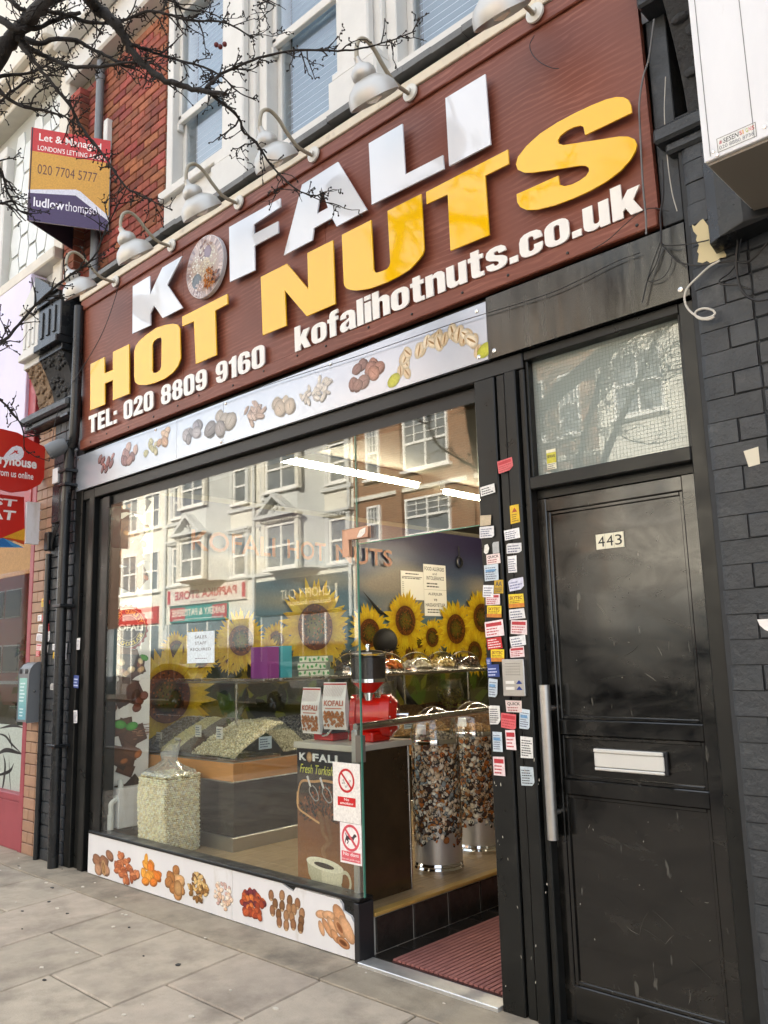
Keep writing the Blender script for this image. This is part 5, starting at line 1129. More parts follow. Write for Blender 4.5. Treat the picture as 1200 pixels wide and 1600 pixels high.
# projecting signs on the pier: red delivery board, red and blue offer board, blank white board
hs = thing('delivery_sign', 'round-edged red projecting sign with a white flame-shaped logo', 'hanging sign', (-7.15,-.3,3.05))
hp = [(.0,3.455),(.0,3.24),(-.06,3.12),(-.17,3.05),(-.30,3.02),(-.45,3.04),(-.60,3.12),(-.70,3.25),(-.72,3.36),(-.66,3.46),(-.55,3.53),(-.42,3.56),(-.28,3.55),(-.12,3.49)]
E2 = eastw(-7.15)
build('board', MB().prism(hp, E2, -.03, 0), mat('sign_red', H('#c22a20'), .3), hs, bevel=.002)
pr = PR(E2)
pr.text('hungryhouse', -.615, 3.225, .515, .115, H('#eeeae6'), .035); pr.text('order from us online', -.585, 3.15, .46, .062, H('#eeeae6'), .015)
sp_ = [(-0.399, 3.299), (-0.371, 3.353), (-0.323, 3.414), (-0.282, 3.435), (-0.24, 3.428), (-0.217, 3.388), (-0.222, 3.344), (-0.245, 3.315), (-0.348, 3.296), (-0.345, 3.307), (-0.368, 3.296)]; pr.poly(sp_, H('#e6e3ea'))
pr.poly([(-0.346, 3.335), (-0.304, 3.378), (-0.301, 3.392), (-0.287, 3.388), (-0.27, 3.394), (-0.276, 3.375), (-0.258, 3.364), (-0.282, 3.363), (-0.29, 3.373)], H('#c22a20'))
pr.build('print', M['print'], hs)
build('bracket', MB().box(-7.175,-7.155,-.02,.02,3.2,3.42), M['black_paint'], hs)
es = thing('offer_sign', 'square red projecting sign with blue and yellow facets below the delivery sign', 'hanging sign', (-7.22,-.4,2.6))
E3 = eastw(-7.22)
build('board', MB().prism([(-.80,3.0),(-.17,3.0),(-.15,2.70),(-.16,2.62),(-.80,2.62)], E3, -.03, 0), M['sign_red'], es, bevel=.002)
pr = PR(E3)
pr.text('JUST', -.64, 2.885, .405, .085, H('#efe9e6'), .03, .12); pr.text('EAT', -.54, 2.785, .30, .085, H('#efe9e6'), .03, .12)
def E4(l): return l
pr.poly([(-0.149, 2.725), (-0.336, 2.628), (-0.144, 2.616)], H('#d79c2c')); pr.poly([(-0.144, 2.616), (-0.316, 2.633), (-0.149, 2.58)], H('#b8461c'))
pr.poly([(-0.455, 2.598), (-0.329, 2.625), (-0.148, 2.556), (-0.451, 2.537)], H('#4a90c4')); pr.poly([(-0.329, 2.625), (-0.452, 2.55), (-0.238, 2.553)], H('#2b6aa8'))
pr.build('print', M['print'], es)
bs = [(-0.144, 2.961), (0.01, 2.961), (0.012, 2.591), (-0.144, 2.593)]
solo('blank_sign', MB().prism(bs, eastw(-7.2), -.035, 0), M['white_panel'], 'blank white projecting panel between the red signs and the pier', 'sign board', bevel=.002)

# ================================================================== LETTING BOARD
lt = thing('letting_board', 'wedge-shaped Let and Managed letting board projecting from the red brick', 'letting sign', (-6.45,.1,5.2))
bi = Vector((-6.42,.12,0)); bo = Vector((-6.72,-.47,0)); u_ = (bi-bo); W_ = u_.length; u_.normalize(); nrm = u_.cross(Vector((0,0,1))).normalized()
if nrm.x < 0: nrm = -nrm
B = lambda u, v, h: bo+u_*u+Vector((0,0,1))*(5.315+v)+nrm*h
HB = .88
build('front_board', MB().box(0,1,0,1,0,1) if False else MB().prism([(0,0),(W_,0),(W_,HB),(0,HB)], B, -.012, 0), M['white_panel'], lt)
bi2 = Vector((-6.98,.10,0)); u2 = (bi2-bo); W2 = u2.length; u2.normalize(); n2 = -u2.cross(Vector((0,0,1))).normalized()
B2 = lambda u, v, h: bo+u2*u+Vector((0,0,1))*(5.315+v)+n2*h
build('rear_board', MB().prism([(.002,0),(W2,0),(W2,HB),(.002,HB)], B2, -.012, 0), mat('board_back', H('#3c3340'), .6), lt)
pr = PR(B); w = W_
pr.rect(0,.0,w,HB,H('#cf9b34')); pr.rect(0,HB*.745,w,HB,H('#c12a28'))
pr.poly([(0,HB*.325),(w*.58,HB*.40),(w*.64,HB*.385),(w,HB*.165),(w,0),(0,0)], H('#d9dbe6')); pr.poly([(0,HB*.29),(w*.58,HB*.335),(w,HB*.11),(w,0),(0,0)], H('#3f2a57'))
pr.text('Let & Managed', w*.10, HB*.845, w*.78, HB*.105, H('#f2ece6'), .012); pr.text("LONDON'S LETTING AGENT", w*.09, HB*.765, w*.86, HB*.055, H('#f2ece6'), .008)
pr.text('020 7704 5777', w*.10, HB*.51, w*.74, HB*.105, H('#4a1f22'), -.004)
pr.text('ludlow', w*.07, HB*.155, w*.375, HB*.10, H('#efedf4'), .018); pr.text('thompson', w*.455, HB*.125, w*.45, HB*.13, H('#efedf4'), -.004); pr.text('.', w*.915, HB*.155, .012, .012, H('#efedf4'), .0)
pr.build('print', M['print'], lt)
build('post', MB().cbox(-6.53,-6.46,.10,.155,5.35,6.44,.006), M['white_paint'], lt)

# ================================================================== RIGHT NEIGHBOUR
rn = thing('right_neighbour', 'dark neighbour shopfront right of the black pilaster', 'building', (3,0,0))
build('wall', MB().box(-.9,9,.32,9,-.2,11).box(-.36,9,.1,.32,-.2,3.3), M['black_paint'], rn)
build('upper_wall', MB().box(-.6,9,.1,.32,3.3,11), M['far_brick'], rn)

# ================================================================== HOUSES ACROSS THE STREET (seen in the glass)
Y0 = -18.0
fw = plane((0,Y0,0), (-1,0,0), (0,0,1), (0,1,0))       # u runs to the left as seen from the shop
def far_window(par, x0, x1, z0, z1, fm='small_white', bars=1, cross=False, sill=True, d=0, sur=None):
    y = Y0+d; mb = MB(); t = .07
    if sur:
        s_ = MB(); s_.box(x0-.20,x0-.002,y,y+.16,z0-.1,z1+.1); s_.box(x1+.002,x1+.20,y,y+.16,z0-.1,z1+.1); s_.box(x0-.26,x1+.26,y,y+.20,z1+.10,z1+.22); s_.box(x0-.32,x1+.32,y,y+.30,z1+.22,z1+.32)
        for k in range(int((x1-x0+.4)/.16)): s_.box(x0-.2+.16*k,x0-.12+.16*k,y+.2,y+.27,z1+.12,z1+.21)
        build('window_surround', s_, M[sur], par)
    mb.box(x0,x0+t,y,y+.10,z0,z1); mb.box(x1-t,x1,y,y+.10,z0,z1); mb.box(x0+t,x1-t,y,y+.10,z1-t,z1); mb.box(x0+t,x1-t,y,y+.10,z0,z0+t)
    zm = (z0+z1)/2; mb.box(x0+t,x1-t,y,y+.085,zm-.04,zm+.04)
    for k in range(1, bars+1): x = x0+(x1-x0)*k/(bars+1); mb.box(x-.03,x+.03,y,y+.08,z0+t,z1-t)
    if cross:
        for k in range(1,4): x = x0+(x1-x0)*k/4; mb.box(x-.012,x+.012,y,y+.07,zm,z1-t)
        for k in range(1,3): z = zm+(z1-zm)*k/3; mb.box(x0+t,x1-t,y,y+.068,z-.012,z+.012)
    if sill: mb.box(x0-.12,x1+.12,y,y+.18,z0-.10,z0-.002)
    w = build('window', mb, M[fm], par); build('pane', MB().box(x0+t,x1-t,y+.02,y+.03,z0+t,z1-t), M['far_pane'], w); return w
mat('far_pane', (.17,.185,.19), .05, spec=1.0, var=.3, vscale=1.5)
def terrace(name, label, x0, x1, h, wm, loc=None):
    t = thing(name, label, 'building', ((x0+x1)/2,Y0,0)); build('wall', MB().box(x0,x1,Y0-7,Y0,3.2,h), M[wm], t)
    build('roof', MB().prism([(Y0-7,h),(Y0+.3,h),(Y0+.3,h+.25),(Y0-3.5,h+2.4),(Y0-7,h+.2)], lambda u, v, hh: (hh,u,v), x0, x1), M['slate'], t); return t
def shop_under(par, x0, x1, wm, z=3.2):
    mb = MB().box(x0,x1,Y0-7,Y0-.6,-.1,z); mb.box(x0,x0+.35,Y0-.6,Y0+.1,0,z); mb.box(x1-.35,x1,Y0-.6,Y0+.1,0,z); mb.box(x0+.35,x1-.35,Y0-.6,Y0,0,.5)
    build('ground_floor', mb, M[wm], par)
    f = MB(); n = 4
    for k in range(n+1): x = x0+.35+(x1-x0-.7)*k/n; f.box(x-.03,x+.03,Y0-.04,Y0+.02,.5,z)
    w = build('shop_window', f, M['small_white'], par); build('pane', MB().box(x0+.36,x1-.36,Y0-.03,Y0-.02,.5,z), M['far_pane'], w)
def bay(par, xc, hw, d, z0, z1, wm, ped=True):
    q = [(xc-hw-.55,Y0),(xc-hw,Y0+d),(xc+hw,Y0+d),(xc+hw+.55,Y0)]
    build('bay', MB().prism([(a,b) for a, b in q][::-1], lambda u, v, h: (u,v,h), z0, z1), M[wm], par)
    build('bay_cornice', MB().prism([(xc-hw-.7,Y0),(xc-hw-.08,Y0+d+.15),(xc+hw+.08,Y0+d+.15),(xc+hw+.7,Y0)][::-1], lambda u, v, h: (u,v,h), z1, z1+.18), M[wm], par)
    if ped:
        fwd = plane((0,Y0+d,0),(1,0,0),(0,0,1),(0,1,0))
        build('pediment', MB().prism([[(xc-hw-.25,6.9),(xc+hw+.25,6.9),(xc,7.85)],[(xc-hw+.1,7.03),(xc,7.66),(xc+hw-.1,7.03)]], fwd, 0, .45), M[wm], par)
        mb = MB(); rg = random.Random(int(xc*10))
        for i in range(50):
            a = rg.uniform(-1,1); b = rg.uniform(0,1-abs(a)); mb.ell((xc+a*hw*.75,Y0+d+.17,7.02+b*.5), (.06,.04,.06), None, 6, 4)
        build('carving', mb, M['stucco_grey'], par)
mat('car_dark_brick', H('#4a3428'), .85, var=.2, vscale=9)
# A: cream house
ta = terrace('cream_house', 'cream rendered house with white casements, reflected at the window left edge', -38.45, -34.3, 10.5, 'stucco'); shop_under(ta,-38.45,-34.3,'stucco')
tg = terrace('dark_brick_house', 'dark brown brick house at the far left end of the reflected row', -54, -38.45, 11.5, 'car_dark_brick'); shop_under(tg,-54,-38.45,'teal_paint')
for x0 in (-41.5,-44.5,-47.5): far_window(tg, x0, x0+1.5, 5.0, 6.8); far_window(tg, x0, x0+1.5, 8.0, 9.7)
for x0 in (-38.2,-36.2): far_window(ta, x0, x0+1.4, 4.85, 6.75); far_window(ta, x0, x0+1.4, 7.9, 9.6)
# B, C: white Victorian pair
tb = terrace('white_house', 'white bay-windowed house above the red-lettered shop sign, reflected in the glass', -34.3, -27.45, 11.2, 'stucco'); shop_under(tb,-34.3,-27.45,'stucco_grey')
bay(tb,-30.7,.95,.9,4.9,10.6,'stucco_grey')
for a, b in ((-31.55,-29.85),): far_window(tb,a,b,5.05,6.65,d=.9,sur='stucco'); far_window(tb,a,b,8.2,9.7,d=.9,sur='stucco')
for a, b in ((-33.6,-32.8),(-28.9,-28.0)): far_window(tb,a,b,5.0,6.7,bars=0,sur='stucco_grey'); far_window(tb,a,b,8.1,9.6,bars=0,sur='stucco_grey')
tc_ = terrace('white_house', 'white bay-windowed house above the dark boutique, reflected in the glass', -27.45, -21.6, 11.2, 'stucco'); shop_under(tc_,-27.45,-21.6,'teal_paint')
bay(tc_,-24.75,1.0,.9,4.9,10.6,'stucco_grey')
far_window(tc_,-25.55,-23.75,4.95,6.65,d=.9,sur='stucco'); far_window(tc_,-25.55,-23.7,8.0,9.7,d=.9,sur='stucco')
for a, b in ((-26.75,-26.05),(-22.85,-21.9)): far_window(tc_,a,b,5.0,6.65,bars=0,sur='stucco_grey'); far_window(tc_,a,b,8.05,9.55,bars=0,sur='stucco_grey')
mb = MB()
for z in (4.85,7.75,10.7): mb.box(-34.3,-21.6,Y0,Y0+.14,z,z+.14)
for x in (-34.2,-27.45,-21.75): mb.tube([(x,Y0+.12,3),(x,Y0+.12,11)], .07, 8)
build('string_course', mb, M['stucco_grey'], tb)
# D: brown brick house
td = terrace('brick_house', 'brown brick house with white paned windows, reflected above the entrance', -21.6, -11.5, 12.2, 'far_brick'); shop_under(td,-21.6,-11.5,'stucco')
for z0, z1 in ((5.55,6.85),(7.85,9.75),(10.4,11.8)):
    far_window(td,-20.85,-20.2,z0,z1,bars=0,cross=True); far_window(td,-19.0,-17.0,z0,z1,bars=1,cross=True); far_window(td,-15.2,-13.2,z0,z1,bars=1,cross=True); far_window(td,-12.7,-12.0,z0,z1,bars=0,cross=True)
build('string_course', MB().box(-21.6,-11.5,Y0,Y0+.10,7.12,7.26), M['stucco'], td)
build('pilaster', MB().box(-19.35,-19.1,Y0,Y0+.14,3.2,12.2).box(-16.2,-15.95,Y0,Y0+.14,3.2,12.2), M['far_brick'], td)
# E, F: further right, for the door glass and the car paint
te = terrace('pale_house', 'pale rendered house reflected in the transom over the flat door', -11.5, -3.5, 11, 'stucco'); shop_under(te,-11.5,-3.5,'stucco_grey')
for x0 in (-10.9,-8.3,-5.7):
    far_window(te,x0,x0+1.5,4.95,6.8); far_window(te,x0,x0+1.5,8.0,9.8)
tf = terrace('end_brick_house', 'brown brick house opposite, right end of the reflected row', -3.5, 12, 11, 'far_brick'); shop_under(tf,-3.5,12,'teal_paint')
for x0 in (-2.5,.5,3.5,6.5): far_window(tf,x0,x0+1.6,4.95,6.8); far_window(tf,x0,x0+1.6,8.0,9.8)
# shop signs over there (they read backwards in our glass)
def far_sign(name, label, x0, x1, z0, z1, c, items, d=.12, cat='shop sign'):
    t = thing(name, label, cat, ((x0+x1)/2,Y0+d,z0)); build('board', MB().box(x0,x1,Y0-.02,Y0+d,z0,z1), mat(name+'_paint', H(c), .4), t)
    pr = PR(plane((x1,Y0+d,z0),(-1,0,0),(0,0,1),(0,1,0)), dh=.001, h=.004); W = x1-x0; Hh = z1-z0
    for it in items:
        if it[0] == 'r': pr.rect(it[1]*W, it[2]*Hh, it[3]*W, it[4]*Hh, H(it[5]))
        else: pr.text(it[1], it[2]*W, it[3]*Hh, it[4]*W, it[5]*Hh, H(it[6]), it[7] if len(it) > 7 else .02)
    pr.build('print', M['print'], t)
far_sign('food_shop_sign', 'white shop sign with big red lettering, seen mirrored in the window', -33.9, -28.0, 4.02, 4.80, '#d9cfc4', [('t','PAPRIKA STORE',.10,.30,.80,.5,'#a82430',.03),('t','www.paprikastore.co.uk',.34,.07,.34,.13,'#8a3038',0),('r',.0,.1,.04,.9,'#b8323c'),('r',.96,.1,1,.9,'#b8323c')])
far_sign('bakery_sign', 'red and green bakery banner under the white red-lettered sign, mirrored', -33.7, -29.3, 3.25, 3.95, '#3f8a80', [('r',.0,.1,.25,.95,'#b03a34'),('r',.72,.1,1,.95,'#b03a34'),('t','BAKERY & PATISSERIE',.04,.38,.92,.45,'#e9e2d2',.02),('r',.06,.14,.94,.2,'#b8c9c2')], d=.1)
far_sign('boutique_sign', 'dark teal boutique sign with cream lettering, seen mirrored', -27.3, -21.7, 3.25, 4.62, '#2b3d42', [('t','CHOPPY CUT',.20,.42,.52,.26,'#ded6bc',.0),('t','Exclusive Boutique',.20,.18,.44,.17,'#ded6bc',0),('r',.13,.22,.155,.72,'#c9c3ae')])
far_sign('red_awning_sign', 'red shop sign on the cream house at the reflection left edge', -38.3, -34.8, 3.3, 4.1, '#b8382e', [('r',.1,.3,.9,.7,'#d8a49c')])
far_sign('brick_house_sign', 'plain grey shop fascia on the brown brick house, reflected', -21.4, -11.7, 3.3, 4.3, '#6a6f70', [])

# ================================================================== VEHICLES IN THE REFLECTION
def car(name, label, x, y, paint, flip=1):
    t = thing(name, label, 'car', (x,y,-.12), 'cars parked across the street')
    L = lambda pts: [(x+flip*a, b-.12) for a, b in pts]
    sd = lambda u, v, h: (u, y+h, v)
    body = [(-2.1,.35),(-2.12,.62),(-2.02,.80),(-1.55,.93),(-.95,1.02),(1.55,1.05),(2.0,1.0),(2.12,.75),(2.08,.35)]
    arch = lambda c: [(c+.36*math.cos(a), .32+.36*math.sin(a)) for a in [math.pi*k/8 for k in range(9)]]
    low = [(2.08,.28)]+[p for p in arch(1.32)]+[p for p in arch(-1.36)]+[(-2.06,.28)]
    build('body', MB().prism(L(body+low), sd, -.86, .86), M[paint], t, bevel=.06)
    cab = [(-1.02,1.0),(-.35,1.46),(.1,1.55),(1.1,1.53),(1.62,1.40),(2.02,1.0)]
    build('roof', MB().prism(L([(-.40,1.44),(.1,1.56),(1.1,1.54),(1.66,1.41),(1.56,1.38),(1.05,1.49),(.1,1.51),(-.32,1.41)]), sd, -.66, .66), M[paint], t, bevel=.02)
    build('cabin_glass', MB().prism(L([(-.98,1.0),(-.34,1.43),(.1,1.52),(1.08,1.50),(1.58,1.38),(1.96,1.0)]), sd, -.67, .67), M['car_glassy'], t, bevel=.05)
    mb = MB()
    for s in (-1,1):
        for a in (-.05,.85): mb.box(min(x+flip*a,x+flip*(a+.07)),max(x+flip*a,x+flip*(a+.07)),y+s*.675-.01,y+s*.675+.01,.86,1.38)
    build('pillar', mb, M[paint], t)
    for s in (-1,1):
        for c in (1.32,-1.36):
            ww = build('wheel', MB().lathe([(.20,-.10),(.31,-.10),(.325,-.06),(.325,.06),(.31,.10),(.20,.10)], (x+flip*c,y+s*.80,.205), (0,s,0), 28), M['tyre'], t, smooth=True)
            mb = MB().lathe([(.19,.085),(.21,.10),(.22,.095)], (x+flip*c,y+s*.80,.205), (0,s,0), 28); mb.lathe([(.0,.10),(.05,.105),(.05,.06)], (x+flip*c,y+s*.80,.205), (0,s,0), 12)
            for k in range(5):
                for dd in (-.12,.12):
                    a = 6.283*k/5+dd; a2 = 6.283*k/5+dd*1.6; yy = y+s*.895
                    mb.tube([(x+flip*c+.04*math.cos(a),yy,.205+.04*math.sin(a)),(x+flip*c+.205*math.cos(a2),yy-s*.005,.205+.205*math.sin(a2))], .016, 5)
            build('rim', mb, M['chrome'], ww, smooth=True)
    hl = MB().ell((x-flip*1.93,y+.66,.60), (.14,.14,.07)); build('headlight', hl, M['chrome'], t, smooth=True); hl = MB().ell((x-flip*1.93,y-.66,.60), (.14,.14,.07)); build('headlight', hl, M['chrome'], t, smooth=True)
    hl = MB().ell((x-flip*.85,y+.93,.98), (.08,.12,.07)); build('mirror', hl, M[paint], t, smooth=True)
mat('car_glassy', (.07,.085,.095), .04, spec=1.0)
car('parked_car', 'silver hatchback with spoked wheels, reflected across the shop window', -22.2, -14.5, 'car_silver')
car('parked_car', 'white car reflected behind the silver hatchback, further left', -27.6, -14.4, 'car_white')
car('parked_car', 'dark car parked opposite, reflected in the flat door', -9.0, -14.4, 'car_dark')
car('parked_car', 'silver car parked opposite, right of the dark one', -14.6, -14.5, 'car_silver')
bus = thing('red_bus', 'red double-decker bus reflected in the left shop window', 'bus', (-31,-9,0))
build('body', MB().box(-37.5,-26.6,-10.6,-8.1,.25,4.6), M['bus_red'], bus, bevel=.15)
for k in range(8):
    for z0, z1 in ((1.35,2.15),(3.1,3.95)):
        x0 = -37.3+1.32*k; w = build('window', MB().cbox(x0-.04,x0+1.19,-8.11,-8.085,z0-.04,z1+.04,.01), M['small_white'], bus); build('pane', MB().cbox(x0,x0+1.15,-8.09,-8.07,z0,z1,.008), M['car_glassy'], w)
for xw in (-34.5,-28.5): build('wheel', MB().lathe([(0,.0),(.3,.0),(.48,.0),(.48,.25),(0,.25)], (xw,-8.35,.36), (0,1,0), 24), M['tyre'], bus, smooth=True)
build('lower_trim', MB().box(-37.4,-26.7,-8.12,-8.07,.95,1.05), M['small_white'], bus)

# ================================================================== STREET TREE, BARE
tree = thing('street_tree', 'bare winter street tree whose dark twigs reach over the letting board', 'tree', (-4.6,-4.35,0))
TR = [
 [(-4.346, -1.75, 4.553, 0.0801), (-4.161, -1.7, 4.766, 0.0758), (-4.114, -1.65, 4.872, 0.0721), (-3.894, -1.65, 4.865, 0.0658), (-3.439, -1.75, 4.654, 0.0561), (-2.644, -2.0, 4.149, 0.051)],
 [(-2.644, -2.0, 4.149, 0.051), (-3.113, -1.75, 4.472, 0.0521), (-3.279, -1.6, 4.565, 0.051), (-3.199, -1.55, 4.465, 0.0428), (-3.167, -1.5, 4.362, 0.0316), (-3.107, -1.45, 4.257, 0.0276), (-2.995, -1.4, 4.134, 0.0234), (-2.865, -1.35, 4.055, 0.0212), (-2.68, -1.3, 3.955, 0.0173)],
 [(-4.062, -1.65, 4.833, 0.0335), (-4.162, -1.5, 4.954, 0.026), (-3.985, -1.4, 4.925, 0.0213), (-3.885, -1.3, 4.853, 0.0168), (-3.727, -1.25, 4.728, 0.0122)],
 [(-4.042, -1.65, 4.798, 0.0292), (-4.028, -1.5, 4.783, 0.0209), (-3.862, -1.45, 4.668, 0.0182), (-3.641, -1.4, 4.568, 0.0156), (-3.439, -1.35, 4.504, 0.0113), (-3.281, -1.3, 4.454, 0.0074)],
 [(-3.997, -1.66, 4.752, 0.0247), (-3.904, -1.6, 4.601, 0.018), (-3.817, -1.55, 4.47, 0.0156), (-3.734, -1.5, 4.343, 0.0138), (-3.725, -1.45, 4.255, 0.0121), (-3.575, -1.4, 4.047, 0.0102), (-3.435, -1.35, 3.833, 0.0084), (-3.34, -1.3, 3.752, 0.0068), (-3.175, -1.25, 3.637, 0.0039)],
 [(-4.278, -1.7, 4.697, 0.0212), (-4.279, -1.6, 4.763, 0.0172), (-4.21, -1.5, 4.794, 0.0112), (-4.061, -1.45, 4.81, 0.0076)],
 [(-4.223, -1.7, 4.597, 0.0209), (-4.125, -1.6, 4.499, 0.0164), (-4.036, -1.5, 4.469, 0.013), (-3.913, -1.45, 4.397, 0.0095), (-3.852, -1.4, 4.339, 0.0055)],
 [(-3.818, -1.65, 4.86, 0.0244), (-3.854, -1.5, 4.943, 0.0208), (-3.795, -1.35, 4.943, 0.0167), (-3.611, -1.3, 4.877, 0.0146), (-3.441, -1.25, 4.856, 0.0135), (-3.326, -1.2, 4.801, 0.0117), (-3.181, -1.15, 4.706, 0.0106), (-2.979, -1.1, 4.604, 0.0081), (-2.892, -1.05, 4.529, 0.0065), (-2.847, -1.0, 4.49, 0.0036)],
 [(-2.785, -1.33, 4.023, 0.0144), (-2.789, -1.25, 4.137, 0.0119), (-2.691, -1.2, 4.161, 0.0105), (-2.635, -1.1, 4.23, 0.01), (-2.531, -1.0, 4.253, 0.0093), (-2.374, -0.95, 4.185, 0.0078), (-2.296, -0.9, 4.175, 0.0071), (-2.235, -0.85, 4.186, 0.0064), (-2.127, -0.8, 4.19, 0.0051), (-2.059, -0.75, 4.217, 0.0039)],
 [(-2.77, -1.33, 3.996, 0.0128), (-2.737, -1.2, 3.932, 0.0109), (-2.756, -1.15, 3.887, 0.0096), (-2.728, -1.1, 3.843, 0.0089), (-2.753, -1.0, 3.792, 0.0077), (-2.663, -0.95, 3.665, 0.0063), (-2.603, -0.9, 3.612, 0.005), (-2.448, -0.85, 3.505, 0.0024)],
 [(-3.138, -1.5, 4.345, 0.014), (-3.14, -1.4, 4.37, 0.0113), (-3.108, -1.3, 4.367, 0.0099), (-2.968, -1.25, 4.282, 0.009), (-2.86, -1.2, 4.197, 0.0074), (-2.806, -1.15, 4.115, 0.006), (-2.728, -1.1, 4.051, 0.0039)],
 [(-3.702, -1.9, 2.888, 0.016), (-3.947, -1.7, 3.076, 0.0138), (-4.04, -1.6, 3.206, 0.0129), (-3.989, -1.5, 3.374, 0.0116), (-3.764, -1.45, 3.45, 0.0098), (-3.624, -1.4, 3.512, 0.0083), (-3.613, -1.35, 3.675, 0.0071), (-3.496, -1.3, 3.881, 0.0043)],
 [(-3.885, -1.8, 2.839, 0.01), (-3.91, -1.7, 2.788, 0.0087), (-3.879, -1.65, 2.728, 0.008), (-3.882, -1.6, 2.66, 0.0067), (-3.968, -1.55, 2.577, 0.0034)],
 [(-4.063, -1.8, 4.094, 0.0154), (-4.072, -1.7, 4.064, 0.0124), (-4.086, -1.65, 3.955, 0.0108), (-4.037, -1.6, 3.848, 0.0083), (-4.014, -1.55, 3.84, 0.0045)],
 [(-4.016, -1.8, 3.76, 0.0148), (-4.045, -1.7, 3.854, 0.0113), (-4.009, -1.65, 3.834, 0.009), (-3.967, -1.6, 3.766, 0.0052)],
 [(-4.195, -1.75, 4.399, 0.0162), (-4.308, -1.6, 4.648, 0.0128), (-4.308, -1.5, 4.788, 0.0104), (-4.134, -1.45, 4.76, 0.0076), (-4.045, -1.4, 4.73, 0.005)],
 [(-4.052, -1.75, 4.882, 0.0377), (-3.964, -1.7, 4.803, 0.0288), (-3.929, -1.6, 4.852, 0.0207), (-3.891, -1.5, 4.943, 0.0188), (-3.775, -1.45, 4.933, 0.0165)],
 [(-3.985, -1.75, 4.992, 0.0252), (-3.894, -1.7, 4.873, 0.0205), (-3.862, -1.6, 4.933, 0.0166), (-3.789, -1.5, 5.025, 0.0125)],
 [(-3.297, -1.3, 4.857, 0.0155), (-3.228, -1.25, 4.791, 0.0115), (-3.162, -1.2, 4.726, 0.0091), (-3.069, -1.15, 4.689, 0.006), (-3.006, -1.1, 4.645, 0.0037)],
 [(-2.882, -1.0, 4.782, 0.0112), (-2.86, -0.95, 4.746, 0.0082), (-2.781, -0.95, 4.661, 0.0051), (-2.846, -0.95, 4.659, 0.0029)],
 [(-3.571, -1.35, 4.589, 0.0101), (-3.53, -1.3, 4.557, 0.0085), (-3.397, -1.25, 4.536, 0.0068), (-3.315, -1.2, 4.467, 0.0045)],
]
# off-frame limbs that carry them, from the trunk by the kerb
A0 = Vector((-4.6,-4.35,2.5)); b0 = Vector(TR[0][0][:3]); b1 = Vector(TR[1][0][:3]); l0 = Vector(TR[11][0][:3]); l1 = Vector(TR[13][0][:3])
limbs = [[(A0.x,A0.y,A0.z,.12), (A0.x-.35,A0.y+.8,3.3,.10), (b0.x-.05,b0.y-.7,b0.z-.25,.085), (b0.x,b0.y,b0.z,TR[0][0][3])],
 [(A0.x,A0.y,A0.z,.11), (A0.x+.1,A0.y+.9,3.6,.09), (b1.x-.2,b1.y-.8,b1.z+.05,.08), (b1.x,b1.y,b1.z,TR[1][0][3])],
 [(A0.x-.35,A0.y+.8,3.3,.05), (l0.x-.4,l0.y-.6,l0.z+.2,.03), (l0.x,l0.y,l0.z,TR[11][0][3])], [(A0.x-.35,A0.y+.8,3.3,.045), (l1.x-.3,l1.y-.6,l1.z,.03), (l1.x,l1.y,l1.z,TR[13][0][3])],
 [(A0.x,A0.y,A0.z,.10),(-4.2,-4.6,3.6,.085),(-3.7,-4.9,4.8,.06),(-3.2,-5.0,6.0,.035)], [(A0.x,A0.y,A0.z,.10),(-5.2,-4.8,3.6,.08),(-5.9,-5.2,4.9,.055),(-6.4,-5.6,6.2,.03)], [(A0.x,A0.y,A0.z,.09),(-4.1,-4.0,3.7,.07),(-3.4,-3.9,4.9,.05),(-2.6,-4.3,6.0,.03)]]
trunk = build('trunk', MB().tube([(-4.58,-4.35,-.05),(-4.6,-4.34,.15),(-4.62,-4.33,1.2),(-4.6,-4.35,2.2),(-4.6,-4.35,2.62)], [.20,.155,.14,.13,.12], 14), M['bark'], tree, smooth=True)
mb = MB(); tw = MB(); rg = random.Random(12)
def twig(p, d, ln, r, depth):
    n = max(3, int(ln/.03)); pts = [Vector(p)]; rs = [r]; d = Vector(d).normalized()
    for i in range(n):
        d = (d+Vector((rg.uniform(-1,1),rg.uniform(-1,1),rg.uniform(-.8,.9)))*.38).normalized(); pts.append(pts[-1]+d*ln/n); rs.append(r*(1-.55*(i+1)/n))
    tw.tube(pts, rs, 4, cap=False)
    for i in range(1, len(pts)):
        # stubby spurs
        if rg.random() < .75:
            q = Vector((rg.uniform(-1,1),rg.uniform(-1,1),rg.uniform(-1,1))).normalized(); l = rg.uniform(.012,.034)
            tw.tube([pts[i], pts[i]+q*l*.6, pts[i]+(q+d*.5).normalized()*l], [max(.0026,rs[i]*.8),max(.0024,rs[i]*.7),.002], 4, cap=False)
            tw.ell(pts[i]+(q+d*.5).normalized()*l, (.0045,.0045,.0055), None, 5, 3)
        if depth > 0 and rg.random() < .22: twig(pts[i], d+Vector((rg.uniform(-1,1),rg.uniform(-1,1),rg.uniform(-1,1)))*1.1, ln*rg.uniform(.35,.6), rs[i]*.8, depth-1)
